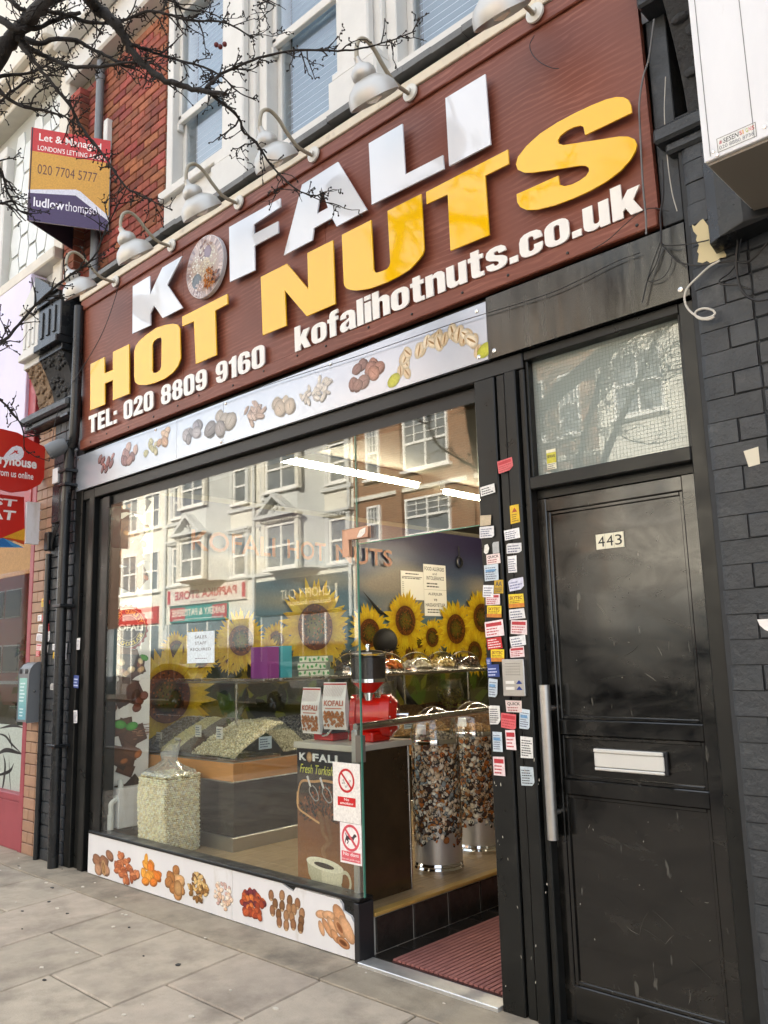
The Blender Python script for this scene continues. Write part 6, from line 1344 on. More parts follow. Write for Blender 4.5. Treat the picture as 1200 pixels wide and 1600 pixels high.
for bi_, br_ in enumerate(TR+limbs):
    P = spline([b[:3] for b in br_], 5); rs = []
    for i in range(len(P)):
        t = i/5; k = min(int(t), len(br_)-2); f = t-k; rs.append(max(.0018, (br_[k][3]*(1-f)+br_[k+1][3]*f)*(.56 if bi_ < len(TR) else (.8 if bi_ < len(TR)+4 else .42)))*rg.uniform(.92,1.1))
    P = [p+Vector((rg.uniform(-1,1),rg.uniform(-1,1),rg.uniform(-1,1)))*min(.006, .4*r_) if 0 < i < len(P)-1 else p for i, (p, r_) in enumerate(zip(P, rs))]
    mb.tube(P, rs, 8)
    big = bi_ >= len(TR)
    for i in range(1, len(P)-1):
        seg = (P[i+1]-P[i-1]).length/2; k = seg*(24 if not big else (0 if bi_ < len(TR)+4 else 5)); cnt = int(k)+(rg.random() < k-int(k))
        for _ in range(cnt):
            d = (P[i+1]-P[i-1]).normalized(); s = d+Vector((rg.uniform(-1,1),rg.uniform(-1,1),rg.uniform(-1,.9)))*1.1
            if big: twig(P[i], s, rg.uniform(.5,1.4), .008, 2)
            else: twig(P[i], s, rg.uniform(.03,.17), max(.0032, min(rs[i]*.8,.0048)), 1)
build('branch', mb, M['bark'], tree, smooth=True, ang=60); build('twig', tw, M['bark'], tree, kind='stuff')
mb = MB()
for p in [(-3.042, -1.1, 4.518), (-3.009, -1.1, 4.488), (-2.973, -1.1, 4.481)]: mb.ell(p, (.012,.012,.013), None, 10, 7)
build('berry', mb, M['berry'], tree, smooth=True)

# ================================================================== SHOP INTERIOR
FL = .215
build('interior_wall', MB().box(-6.42,-6.40,.12,8.6,0,3.12).box(-2.30,-2.20,.14,8.6,0,3.12).box(-6.4,-2.3,6.4,6.5,0,3.12), M['interior_wall'], shop)
build('shop_ceiling', MB().box(-6.4,-2.3,.10,6.4,3.05,3.118), M['ceiling'], shop)
fl = build('raised_floor', MB().box(-6.4,-3.30,.10,6.4,0,FL-.012), M['dark_header'], shop)
pm = {}
k = 0; y = .10
while y < 5.2:
    x = -6.4-.3*(k % 3)
    while x < -3.30:
        x2 = min(x+1.2,-3.30); xa = max(x,-6.4)
        if x2-xa > .05: build('floor_board', MB().cbox(xa+.001,x2-.001,y+.001,y+.179,FL-.012,FL,.0015), M['wood_floor'], shop)
        x += 1.2
    y += .18; k += 1
mb = MB().cbox(-3.315,-3.262,.095,5.2,FL-.014,FL+.006,.003); build('step_nosing', mb, M['wood_edge'], shop)
rs = build('step_riser', MB().box(-3.30,-3.286,.095,5.2,0,FL-.014), M['grout'], shop)
tl = MB().cbox(-.006,.006,-.144,.144,-.086,.086,.002).mesh('riser_tile'); tl.materials.append(M['black_tile'])
pieces('riser_tile', tl, None, rs, [(-3.283,.26+.302*i,.104) for i in range(10)])
ef = build('entrance_floor', MB().box(-3.30,-2.30,.06,5.2,-.05,.006), M['grout'], shop)
t2 = MB().cbox(-.096,.096,-.096,.096,-.006,.006,.002).mesh('floor_tile'); t2.materials.append(M['black_tile'])
pieces('floor_tile', t2, None, ef, [(-3.18+.2*i,.17+.2*j,.010) for i in range(5) for j in range(14)])
mb = MB().cbox(-3.262,-2.39,-.045,.0,-.01,.020,.003); mb.cbox(-3.262,-2.39,.002,.07,-.01,.016,.003)
build('threshold', mb, mat('alu', (.7,.7,.68), .35, metal=.7, var=.1, vscale=20), shop)
mt = thing('entrance_mat', 'dusty red ribbed entrance mat behind the metal threshold', 'mat', (-2.75,.7,.016))
build('backing', MB().box(-3.13,-2.40,.075,3.0,.016,.024), M['mat_dark'], mt)
rm = MB().box(-.0115,.0115,-1.46,1.46,0,.008).mesh('rib'); rm.materials.append(M['mat_red'])
pieces('rib', rm, None, mt, [(-3.115+.0302*i,1.537,.0242) for i in range(24)])

# sunflower mural on the left wall
mur = thing('sunflower_mural', 'wall-size printed mural of sunflowers under a purple cloudy sky', 'mural', (-6.4,3.3,.3))
YA, YB, ZA, ZB = .45, 6.4, .25, 3.0
build('wall_panel', MB().box(-6.40,-6.394,YA,YB,ZA,ZB), M['white_panel'], mur)
nx, nz = 130, 60; mbg = MB(); rg = random.Random(21)
cl = [(3.95,2.42,.55,.16),(4.4,2.36,.3,.1),(3.4,2.3,.4,.12),(5.4,2.35,.4,.2),(3.9,2.08,.7,.1),(5.2,2.05,.5,.1),(2.6,2.35,.4,.12),(1.6,2.45,.5,.15),(1.0,2.2,.5,.12),(2.2,2.1,.5,.1)]
hs_ = [(rg.uniform(1,6),rg.uniform(2,9),rg.uniform(0,6.28),rg.uniform(.03,.09)) for _ in range(16)]
vs = []; cs = []
for j in range(nz+1):
    for i in range(nx+1):
        yy = YA+(YB-YA)*i/nx; zz = ZA+(ZB-ZA)*j/nz
        t = (zz-1.9)/.9; c = mixc(H('#5f8196'), H('#3d3656'), min(1,max(0,t))) if zz > 1.6 else mixc(H('#2c3314'), H('#4f4c1c'), .5+.5*math.sin(7*yy+3*math.sin(5*zz)))
        w = sum(math.exp(-((yy-a)/b)**2-((zz-d)/e)**2) for a, d, b, e in cl)+sum(am*math.sin(fx*yy+fz*zz+ph) for fx, fz, ph, am in hs_)
        if zz > 1.75: c = mixc(c, H('#a79a86'), min(.85, max(0,w*1.1-.25)))
        vs.append((-6.3935,yy,zz)); cs.append(c)
mbg.v = vs; mbg.c = cs; mbg.f = [(j*(nx+1)+i,j*(nx+1)+i+1,(j+1)*(nx+1)+i+1,(j+1)*(nx+1)+i) for j in range(nz) for i in range(nx)]
mbg.c = [mulc(c, .62) for c in mbg.c]
build('sky_print', mbg, M['print_mural'], mur, colors=True)
E6 = eastw(-6.3925)
pr = PR(E6, dh=.000005)
def leafp(y, z, l, a, c):
    pts = []; cs_ = math.cos(a); sn_ = math.sin(a)
    for t, w in ((0,0),(.2,.16),(.45,.24),(.75,.14),(1,0),(.75,-.14),(.45,-.24),(.2,-.16)): pts.append((y+l*(t*cs_-w*sn_), z+l*(t*sn_+w*cs_)))
    pr.poly(pts, c)
for i in range(260):
    leafp(rg.uniform(YA+.1,YB-.4), rg.uniform(.35,1.55), rg.uniform(.15,.4), rg.uniform(0,6.28), rg.choice([H('#4f6a1c'),H('#5b6f1e'),H('#2f4416'),H('#7f8528'),H('#222c0e'),H('#1a200c'),H('#8a7a1c')]))
def sunflower(y, z, r):
    h0_ = pr.h
    for lay, (rr, n) in enumerate(((1.0,34),(.84,30))):
        for k in range(n):
            a = 6.283*(k+.5*lay)/n+rg.uniform(-.08,.08); L = r*rr*rg.uniform(.88,1.05); w = r*.085; b = r*.42
            u = (math.cos(a), math.sin(a)); v = (-u[1], u[0]); q = lambda d, s: (y+u[0]*d+v[0]*s, z+u[1]*d+v[1]*s)
            c1 = mixc(H('#dcae14'), H('#f2d42e'), rg.random()); c0 = H('#8a5c08'); 
            pts = [q(b*.8,-w*.5),q(b+(L-b)*.45,-w),q(L*.85,-w*.55),q(L,0),q(L*.85,w*.55),q(b+(L-b)*.45,w),q(b*.8,w*.5),q(b+(L-b)*.4,0)]
            pr._put(pts, [(0,1,7),(1,2,7),(2,3,7),(3,4,7),(4,5,7),(5,6,7),(6,0,7)], [c0,c1,c1,mulc(c1,1.1),c1,c1,c0,mulc(c1,.82)])
    pr.ell(y,z,r*.47,r*.47,0,H('#2c1606'),H('#5f2e0c'),22); pr.ring(y,z,r*.34,r*.45,H('#6d380e'),24); pr.ell(y,z,r*.30,r*.30,0,H('#6f6a1c'),H('#2a1a06'),18)
    for k in range(110):
        a = rg.random()*6.283; d = r*.44*math.sqrt(rg.random()); pr.ell(y+d*math.cos(a), z+d*math.sin(a), r*.022, r*.022, 0, H('#9a5a1c') if rg.random() < .6 else H('#241206'), None, 5); pr.h -= pr.dh*.6
    pr.h = h0_+.0006
for i in range(30): sunflower(YA+.35+rg.random()*(YB-1.0-YA), rg.uniform(1.55,1.75), rg.uniform(.14,.2))
for y, z, r in ((.78,1.25,.48),(1.55,1.72,.3),(2.48,1.85,.50),(3.26,1.79,.33),(4.3,1.74,.24),(4.75,1.84,.38),(5.28,1.98,.38),(3.84,1.93,.36),(5.1,1.55,.3),(5.7,1.75,.35)): sunflower(y, z, r)
pr.poly([(3.15,2.25),(3.42,2.05),(3.55,1.98),(3.4,2.0)], (.01,.01,.012))
oc_, ob = H('#a04c10'), H('#5a2a10')
for ti, (u0, w) in (('KOFALI',(1.0,.95)),('HOT',(2.12,.50)),('NUTS',(2.78,.86))):
    pr.text(ti, u0-.01, 2.525, w+.02, .195, H('#8d5a2c'), .012); pr.text(ti, u0, 2.537, w, .172, oc_, .004)
pr.mb.c = [mulc(c, .60) for c in pr.mb.c]
pr.build('sunflower_print', M['print_mural'], mur)
# notices on the mural
nt = thing('notice', 'tall printed allergy notice taped to the mural, right of a smaller sheet', 'notice', (-6.39,4.4,2.0))
build('sheet', MB().box(-6.3885,-6.385,4.2,4.61,1.99,2.60), M['paper'], nt)
pr = PR(eastw(-6.385)); ink = (.05,.05,.05)
pr.text('FOOD ALLERGIES', 4.22, 2.525, .36, .045, ink, .01); pr.text('and', 4.36, 2.475, .08, .03, ink, 0); pr.text('INTOLERANCE', 4.25, 2.415, .32, .045, ink, .01); pr.lines(4.25,2.32,4.55,2.39,2,ink,2); pr.rect(4.2,2.298,4.61,2.301,H('#8a8880'))
pr.text('ALERJILER', 4.27, 2.225, .26, .04, ink, .01); pr.text('ve', 4.37, 2.165, .06, .03, ink, .01); pr.text('HASSASIYETLER', 4.22, 2.10, .36, .04, ink, .01); pr.lines(4.25,2.02,4.55,2.08,2,ink,3)
pr.build('print', M['print_matte'], nt)
n2_ = thing('notice', 'smaller blank-centred notice taped to the mural left of the tall one', 'notice', (-6.39,4.0,2.2))
build('sheet', MB().box(-6.3885,-6.3855,3.80,4.195,2.17,2.50), M['paper'], n2_)
pr = PR(eastw(-6.3855)); pr.lines(3.88,2.455,4.12,2.485,1,ink,1); pr.rect(3.82,2.43,4.17,2.437,ink); pr.lines(3.82,2.405,4.17,2.43,1,ink,4)
for k in range(9): pr.rect(3.82,2.20+.021*k,3.85,2.205+.021*k,ink)
pr.build('print', M['print_matte'], n2_)
hk = thing('hanging_tape', 'black tape roll hanging from a hook on the purple part of the mural', 'tape roll', (-6.38,4.87,2.6))
mb = MB(); a = [(-6.37,4.87+.05*math.cos(t),2.66+.06*math.sin(t)) for t in [6.283*k/16 for k in range(17)]]; mb.tube(a, .016, 6); build('roll', mb, M['dark_plastic'], hk, smooth=True); build('cord', MB().tube([(-6.37,4.87,2.72),(-6.37,4.865,2.86)], .008, 6), M['dark_plastic'], hk)

# chocolate poster on the window return
cp = thing('chocolate_poster', 'tall white poster of chocolate pieces beside the left window edge', 'poster', (-6.12,.25,.6))
build('board', MB().box(-6.128,-6.12,.045,.455,.62,2.36).box(-6.128,-6.12,.045,.455,2.363,2.96).box(-6.128,-6.12,.045,.30,.42,.62), M['white_panel'], cp)
pr = PR(eastw(-6.12), dh=.000015); CH = [H('#3a2419'),H('#2b1a12'),H('#4b3022'),H('#5a3c2c')]
def choc(y, z, s, a, c):
    q = []
    for u, v in ((-1,-.6),(1,-.6),(1,.6),(-1,.6)): q.append((y+s*(u*math.cos(a)-v*math.sin(a)), z+s*(u*math.sin(a)+v*math.cos(a))))
    pr.poly(q, c); m = [((p[0]+y)/2+.25*(p[0]-y), (p[1]+z)/2+.25*(p[1]-z)) for p in q]; pr.poly(m, mulc(c,1.35))
def nut(y, z, s, c, r=0, asp=.75): pr.ell(y, z, s, s*asp, r, mulc(c,1.3), mulc(c,.45), 12, off=(-.2,.2))
def mint(y, z, s, r): pr.ell(y, z, s, s*.6, r, H('#5aa84a'), H('#2f7a2c'), 12)
rg = random.Random(31)
def heap(z, n, nuts, nc, mints=0, s=.105):
    for k in range(mints): mint(.10+.29*k, z+.01+.03*(k%2), .045, rg.uniform(-.6,.6))
    for k in range(n): choc(.25+rg.uniform(-.07,.07), z+rg.uniform(-.07,.07), s*rg.uniform(.7,1.1), rg.uniform(-.7,.7), rg.choice(CH))
    for k in range(nuts): nut(.25+rg.uniform(-.16,.16), z+rg.uniform(-.10,.06), rg.uniform(.024,.038), rg.choice(nc), rg.uniform(0,3))
heap(2.86,5,6,[H('#8a5a34'),H('#b48a5c')]); heap(2.60,7,9,[H('#b08050'),H('#7a4a2c'),H('#c8a878')],2); heap(2.42,5,5,[H('#a06030')]); heap(2.22,5,3,[H('#a05a30'),H('#b06a3c')])
# round badge
by, bz = .245, 1.82; k_ = 48
pr.poly([(by+(.185 if i % 2 else .172)*math.cos(6.283*i/k_), bz+(.185 if i % 2 else .172)*math.sin(6.283*i/k_)) for i in range(k_)], H('#7c1f24'))
pr.ell(by,bz,.160,.160,0,H('#17120f'),None,40); pr.ring(by,bz,.151,.156,H('#c9bda0'),40); pr.ring(by,bz,.098,.101,H('#c9bda0'),40)
pr.arc('BEST QUALITY', by, bz, .110, .034, R(160), R(20), H('#d8c05a')); pr.arc('HOT CHOCOLATE', by, bz, .110, .034, R(200), R(340), H('#d8c05a'), inward=True)
pr.rect(by-.15,bz-.036,by+.15,bz+.036,H('#17120f')); pr.text('KOFALI', by-.135, bz-.024, .27, .05, H('#dedede'), .04)
heap(1.54,8,9,[H('#c8a070'),H('#7a4228'),H('#e0c8a0')],2)
heap(1.29,6,0,[],0); 
for q in ((.10,1.24),(.13,1.20),(.36,1.24),(.40,1.28),(.34,1.19),(.12,1.29)): nut(*q,.042,H('#6d3a28'),.3,.85)
choc(.26,1.36,.09,-.15,H('#4a352c'))
heap(1.02,4,0,[],0); mint(.20,1.07,.055,-.2); mint(.30,1.05,.055,.15)
for k in range(40): y = .36+rg.uniform(-.06,.07); z = 1.0+rg.uniform(-.06,.06); pr.rect(y,z,y+.03,z+.005,rg.choice([H('#6a4030'),H('#a57c60')]))
heap(.79,4,1,[H('#b06a3c')]); nut(.24,.79,.035,H('#a8683c'),.2,.6); heap(.54,4,0,[])
pr.build('chocolate_print', M['print'], cp)
mb = MB(); mb.tube(spline([(-6.05,.10,.31),(-6.05,.10,.46),(-6.05,.105,.50),(-6.06,.16,.535),(-6.07,.19,.58),(-6.08,.19,.66)]), .022, 12); mb.tube([(-6.05,.10,.31),(-6.05,.10,.42)], .027, 12)
solo('waste_pipe', mb, M['pvc'], 'white plastic waste pipe bending up in the lower left window corner', 'pipe', smooth=True)
solo('boxed_ledge', MB().cbox(-6.12,-6.02,.15,.44,.31,.60,.004), M['white_panel'], 'white boxed ledge beside the waste pipe behind the window', 'ledge')

# display counter: wood band, dark gloss plinth, sloping glass, trays of nuts
dc = thing('display_counter', 'L-shaped nut counter with wood band, dark plinth and sloping glass', 'counter', (-5.6,1.5,FL))
mb = MB().cbox(-6.38,-5.03,.48,.56,.69,.815,.003); mb.cbox(-5.11,-5.032,.56,4.6,.69,.815,.003); build('wood_band', mb, M['wood_band'], dc)
mb = MB().box(-6.38,-5.05,.50,.56,.31,.69); mb.box(-5.11,-5.05,.56,4.6,.31,.69); build('plinth_panel', mb, M['dark_gloss'], dc)
mb = MB().cbox(-6.38,-5.03,.48,.56,FL,.308,.002); mb.cbox(-5.11,-5.032,.56,4.6,FL,.308,.002); mb.cbox(-6.38,-5.025,.475,.57,.682,.690,.001); mb.cbox(-5.11,-5.025,.571,4.6,.682,.690,.001); build('kick_strip', mb, M['brushed'], dc)
def slope(a, b, c, d):  # thin sheet of glass between four corners
    n = (Vector(b)-Vector(a)).cross(Vector(d)-Vector(a)).normalized()*.006
    P = [Vector(v) for v in (a,b,c,d)]; Q = [p+n for p in P]
    return MB().add(P+Q, [(0,1,2,3),(7,6,5,4),(0,4,5,1),(1,5,6,2),(2,6,7,3),(3,7,4,0)])
build('front_glass', slope((-6.38,.49,.815),(-5.04,.49,.815),(-5.36,.86,1.36),(-6.38,.86,1.36)), M['case_glass'], dc)
for k in range(3):
    y0 = .50+1.36*k; y1 = y0+1.355; ya = .86 if k == 0 else y0
    build('side_glass', slope((-5.04,y0,.815),(-5.04,y1,.815),(-5.36,y1,1.36),(-5.36,ya,1.36)), M['case_glass'], dc)
mb = MB().cbox(-6.38,-5.16,.86,1.02,1.375,1.395,.003); mb.cbox(-5.62,-5.15,1.02,4.6,1.375,1.395,.003); build('glass_shelf', mb, M['steel'], dc)
mb = MB()
for y in (.9,1.9,2.9,3.9): mb.tube([(-5.56,y,.82),(-5.56,y,1.375)], .012, 8)
build('shelf_post', mb, M['steel'], dc, smooth=True)
tr_ = MB().tube([(-6.38,.862,1.366),(-5.36,.862,1.366)], .007, 6); tr_.tube([(-5.362,.862,1.366),(-5.362,4.6,1.366)], .007, 6); tr_.tube([(-6.38,.488,.819),(-5.04,.488,.819)], .005, 6); tr_.tube([(-5.038,.49,.819),(-5.038,4.6,.819)], .005, 6)
build('glass_trim', tr_, M['brushed'], dc, smooth=True)
build('tray_bed', MB().box(-6.36,-5.12,.57,4.6,.79,.81), M['dark_header'], dc)
# heaps of nuts and seeds in their bays
rngn = np.random.RandomState(2)
def heap3(name, x0, x1, y0, y1, f, cols, rad, n, seed):
    nxx = 14; mb = MB()
    U = rngn.rand(n); V = rngn.rand(n); X = x0+(x1-x0)*U; Yv = y0+(y1-y0)*V
    f0_ = f; alongx = (x1-x0) < (y1-y0) or y1 < 1.0
    f = lambda a, b: f0_(a, b)+.014*math.sin(math.pi*min(1,max(0,((a-x0)/(x1-x0)) if y1 < 1.0 else ((b-y0)/(y1-y0)))))**.8*(.35+.65*min(1,max(0,(f0_(a,b)-.825)/.22)))
    Zz = np.array([f(a, b) for a, b in zip(X, Yv)])+rngn.rand(n)*rad[0]*.6
    core = MB(); m = 10
    for i in range(m):
        for j in range(m):
            q = [(x0+(x1-x0)*(i+a)/m, y0+(y1-y0)*(j+b)/m) for a, b in ((0,0),(1,0),(1,1),(0,1))]
            core.add([(a, b, f(a,b)-.004) for a, b in q], [(0,1,2,3)])
    core.col = cols[0]; core.c = [mulc(cols[0],.55)]*len(core.v)
    build(name+'_bed', core, M['grain'], dc, colors=True)
    scatter(name, np.stack([X,Yv,Zz],1), rad, cols, M['grain'], dc, seed)
ff = lambda a, b: .848+.29*min(1,max(0,(b-.52)/.40))**.8*.72
bays = [(-6.36,-6.05,[H('#7b7a7c'),H('#9a989a'),H('#5c5b5c')]),(-6.05,-5.82,[H('#dfd6ac'),H('#d0c698')]),(-5.82,-5.62,[H('#5a4a34'),H('#6d5a40')]),(-5.62,-5.06,[H('#e9dfba'),H('#dccda4'),H('#f2ead0')])]
for i, (a, b, c) in enumerate(bays): heap3('seed_heap', a+.006, b-.006,   .52, .98, ff, c, (.010,.006,.004), 1500, i)
fs_ = lambda a, b: .848+.29*min(1,max(0,(-5.10-a)/.36))**.8*.72
for i, (a, b, c) in enumerate(((.99,1.25,[H('#d6cdb0'),H('#b9ae90')]),(1.25,1.9,[H('#74726f'),H('#5a5856'),H('#9a958c'),H('#ada79a')]),(1.9,2.4,[H('#b08a5a'),H('#8d6a40')]),(2.4,3.0,[H('#c09a6a'),H('#a47c4c')]),(3.0,3.8,[H('#7a5030'),H('#8d623c')]))):
    heap3('nut_heap', -5.5, -5.06, a+.006, b-.006, fs_, c, (.010,.007,.005), 1700, 20+i)
build('tray_side', MB().box(-5.62,-5.12,.56,.985,.81,.83) , M['steel'], dc)
pcards = [(-6.2,.60,.93),(-5.93,.60,.90),(-5.73,.66,1.0),(-5.42,.64,1.0)]
for i, (x, y, z) in enumerate(pcards):
    mb = MB().box(x-.04,x+.04,y-.003,y,z-.045,z+.045); pcd = build('price_card', mb, M['paper'], dc); p2 = PR(street(y-.003)); p2.lines(x-.034,z-.035,x+.034,z+.035,4,H('#5a6a80'),i); p2.build('price_print', M['print_matte'], pcd)
for i, (y, z) in enumerate(((.80,.93),(1.55,.95),(2.4,.95))):
    mb = MB().box(-5.07,-5.067,y-.06,y+.06,z-.045,z+.045); pcd = build('price_card', mb, mat('pcard%d' % i, H('#bcd2e0'), .6), dc); p2 = PR(eastw(-5.067)); p2.lines(y-.05,z-.035,y+.05,z+.035,4,H('#4a5a78'),i); p2.build('price_print', M['print_matte'], pcd)
# on the shelf: boxes and domes
def shelfbox(y0, y1, z0, z1, c, label, pat=False):
    t = thing('gift_box', label, 'box', (-5.35,(y0+y1)/2,z0)); build('carton', MB().cbox(-5.48,-5.27,y0,y1,z0,z1,.002), mat('box_'+c.strip('#')+str(int(z0*1000)), H(c), .5), t)
    if pat:
        p2 = PR(eastw(-5.27)); p2.rect(y0+.005,z0+.004,y1-.06,z1-.004,H('#dfe8df'))
        for k in range(7): p2.ell(y0+.02+(y1-y0-.09)*k/6, (z0+z1)/2+.008*math.sin(k*2), .018, .012, k, H('#3f9a5a'), H('#7fbf8a'), 8)
        p2.build('box_print', M['print'], t)
shelfbox(.98,1.10,1.395,1.64,'#8a3a8c','upright purple box on the shelf behind the reflected car'); shelfbox(1.115,1.235,1.395,1.645,'#3fa0b4','upright turquoise box beside the purple one')
shelfbox(1.30,1.70,1.395,1.445,'#6d7a70','bottom green-patterned flat box of the shelf stack',True); shelfbox(1.29,1.66,1.446,1.505,'#6d7a70','middle green-patterned flat box of the shelf stack',True); shelfbox(1.31,1.69,1.506,1.56,'#6d7a70','top green-patterned flat box of the shelf stack',True)
def dome(x, y, z, r, h, base, cols, gr, label, n=160, seed=0, group='clear domes over nuts and sweets'):
    t = thing('display_dome', label, 'display dome', (x,y,z), group)
    build('base', MB().lathe([(r*1.02,0),(r*1.06,.012),(r*1.04,.03),(r*.96,.03),(r*.94,.02),(0,.02)], (x,y,z), (0,0,1), 32), M[base], t, smooth=True)
    prof = [(r*math.cos(a), .03+h*math.sin(a)) for a in [math.pi/2*k/9 for k in range(10)]]
    build('lid', MB().lathe(prof+[(0,.03+h)] if prof[-1][0] > 1e-4 else prof, (x,y,z), (0,0,1), 32), M['clear_plastic'], t, smooth=True, ang=80)
    build('knob', MB().lathe([(.015,0),(.012,.012),(.02,.02),(.016,.03),(0,.032)], (x,y,z+.03+h-.002), (0,0,1), 12), M['clear_plastic'], t, smooth=True)
    rr = np.random.RandomState(seed); a = rr.rand(n)*6.283; d = r*.85*np.sqrt(rr.rand(n)); zz = z+.03+h*.55*(1-(d/r/.9)**2)*rr.rand(n)**.4
    scatter('contents', np.stack([x+d*np.cos(a), y+d*np.sin(a), zz],1), gr, cols, M['grain'], t, seed)
OR = [H('#c8702a'),H('#d88a34'),H('#b85a20')]; PS = [H('#c0a870'),H('#a8905c'),H('#d6c494')]; DK = [H('#3a2a20'),H('#5a4432'),H('#2a1c14')]; WN = [H('#b89058'),H('#9a7444')]
for i, (y, cols, l) in enumerate(((2.42,OR,'dome of orange dried fruit on the shelf, nearest the grinder'),(2.81,[H('#c9c4b4'),H('#b0aa98')],'dome of pale sweets on the shelf, second from the grinder'),(3.19,PS,'dome of pistachios on the shelf, third from the grinder'),(3.55,DK,'dome of dark dates on the shelf, nearest the door post'),(1.95,DK,'dome of dark sweets on the shelf behind the window glass'))):
    dome(-5.33,y,1.396,.165,.15,'steel',cols,(.022,.016,.012),l,170,i)
# bowls and jars inside the counter
def jar(x, y, z, r, h, cols, label, seed):
    t = thing('sweet_jar', label, 'jar', (x,y,z)); build('glass', MB().lathe([(r*.8,0),(r*.8,.01),(r,h*.5),(r*.78,h*.9),(r*.85,h),(r*.8,h),(r*.72,h*.9),(r*.94,h*.5),(0,.02)], (x,y,z), (0,0,1), 24), M['clear_plastic'], t, smooth=True)
    rr = np.random.RandomState(seed); n = 260; a = rr.rand(n)*6.283; d = r*.78*np.sqrt(rr.rand(n)); scatter('contents', np.stack([x+d*np.cos(a),y+d*np.sin(a),z+.02+rr.rand(n)*h*.62],1), (.012,.009,.008), cols, M['grain'], t, seed)
jar(-5.34,2.35,.98,.14,.34,WN,'glass jar of brown nuts under the shelf beside the grinder',4); jar(-5.36,3.35,1.0,.14,.30,[H('#c8c060'),H('#a8a850')],'glass jar of yellow sweets under the shelf, further back',5)
# person behind the counter, head bent: only the hair shows
ps = thing('person', 'person with black hair bending behind the counter', 'person', (-5.95,2.95,FL))
px_, py_ = -5.95, 2.95
mb = MB(); rings = [(.82,.17,.13),(1.0,.19,.13),(1.2,.21,.13),(1.35,.22,.13),(1.44,.20,.11),(1.49,.10,.08),(1.53,.055,.06),(1.57,.06,.07),(1.62,.075,.10),(1.68,.08,.11),(1.74,.07,.10),(1.79,.035,.05)]
n = 20; vs = []; fs = []
for i, (z, ra, rb) in enumerate(rings):
    for k in range(n): a = 6.283*k/n; vs.append((px_+rb*math.cos(a)+(.10 if z > 1.5 else .04*max(0,z-1.1)), py_+ra*math.sin(a), z))
for i in range(len(rings)-1):
    for k in range(n): fs.append((i*n+k,i*n+(k+1)%n,(i+1)*n+(k+1)%n,(i+1)*n+k))
fs += [tuple(range(n))[::-1], tuple(range((len(rings)-1)*n,len(rings)*n))]
mb.add(vs, fs)
for s in (-1,1): mb.tube([(px_+.02,py_+s*.20,1.36),(px_+.12,py_+s*.27,1.12),(px_+.34,py_+s*.20,1.0)], [.055,.045,.035], 10)
build('body', mb, M['cloth'], ps, smooth=True, ang=80)
build('hair', MB().ell((px_+.10,py_,1.685), (.13,.12,.135), None, 18, 12), M['hair'], ps, smooth=True)
build('face', MB().ell((px_+.13,py_,1.60), (.05,.06,.07), None, 14, 10), M['skin'], ps, smooth=True)
build('nose', MB().ell((px_+.18,py_,1.585), (.016,.013,.022), None, 8, 6), M['skin'], ps, smooth=True)

# coffee stand with poster, grinder on it
cs_ = thing('coffee_stand', 'brown coffee stand with a poster of a steaming cup behind the glass', 'stand', (-3.67,.35,FL))
build('cabinet', MB().cbox(-3.93,-3.43,.135,.575,FL,1.02,.004), M['brown_gloss'], cs_); build('worktop', MB().cbox(-3.95,-3.415,.125,.595,1.02,1.055,.004), mat('worktop', H('#b9b4a6'), .35, var=.05), cs_)
build('edge_strip', MB().cbox(-3.434,-3.424,.13,.145,FL,1.02,.002), M['steel'], cs_); build('edge_strip', MB().cbox(-3.434,-3.424,.565,.579,FL,1.02,.002), M['steel'], cs_)
pr = PR(street(.134), dh=.000008); x0, x1, z0, z1 = -3.925, -3.435, FL+.01, 1.015; w = x1-x0; h = z1-z0
g_ = [(0,H('#a5703c')),(.35,H('#7d4c26')),(.62,H('#6a3f22')),(.7,H('#2a1d14')),(1,H('#1a1716'))]
for (a, c), (b, d) in zip(g_, g_[1:]): pr.rect(x0,z0+a*h,x1,z0+b*h,c,d); pr.h -= pr.dh
pr.h += pr.dh*2
rg = random.Random(2)
for i in range(520):
    u = rg.uniform(.04,.96); v = rg.uniform(.52,.76)-.10*abs(u-.5)*rg.random(); c = rg.choice([H('#3b2015'),H('#6d3a20'),H('#8a4c2a'),H('#241510'),H('#4a2c1c')])
    if v > .80-.35*abs(u-.55): continue
    pr.ell(x0+u*w, z0+v*h, .011, .007, rg.random()*3, mulc(c,1.2), mulc(c,.6), 6)
def pl(pts, wd, c, fade=1):
    P = spline([(a,0,b) for a, b in pts], 6); n = len(P); A = []; B_ = []
    for i, p in enumerate(P):
        d = (P[min(i+1,n-1)]-P[max(i-1,0)]).normalized(); A.append((p.x-d.z*wd, p.z+d.x*wd)); B_.append((p.x+d.z*wd, p.z-d.x*wd))
    pr.poly(A+B_[::-1], c)
Q = lambda u, v: (x0+u*w, z0+v*h)
pl([Q(.02,.60),Q(.03,.70),Q(.10,.77),Q(.3,.775),Q(.5,.79),Q(.8,.775),Q(.97,.74)], .007, H('#b98a58')); pl([Q(.01,.69),Q(.02,.58),Q(.2,.53),Q(.40,.49)], .006, H('#c89a64'))
for u in (.22,.45,.72): pl([Q(u-.03,.81),Q(u+.03,.735)], .008, H('#c9c6c0')); pl([Q(u+.02,.74),Q(u+.01,.70),Q(u+.10,.645),Q(u+.17,.66),Q(u+.13,.72),Q(u+.06,.75)], .004, H('#8d8a86'))
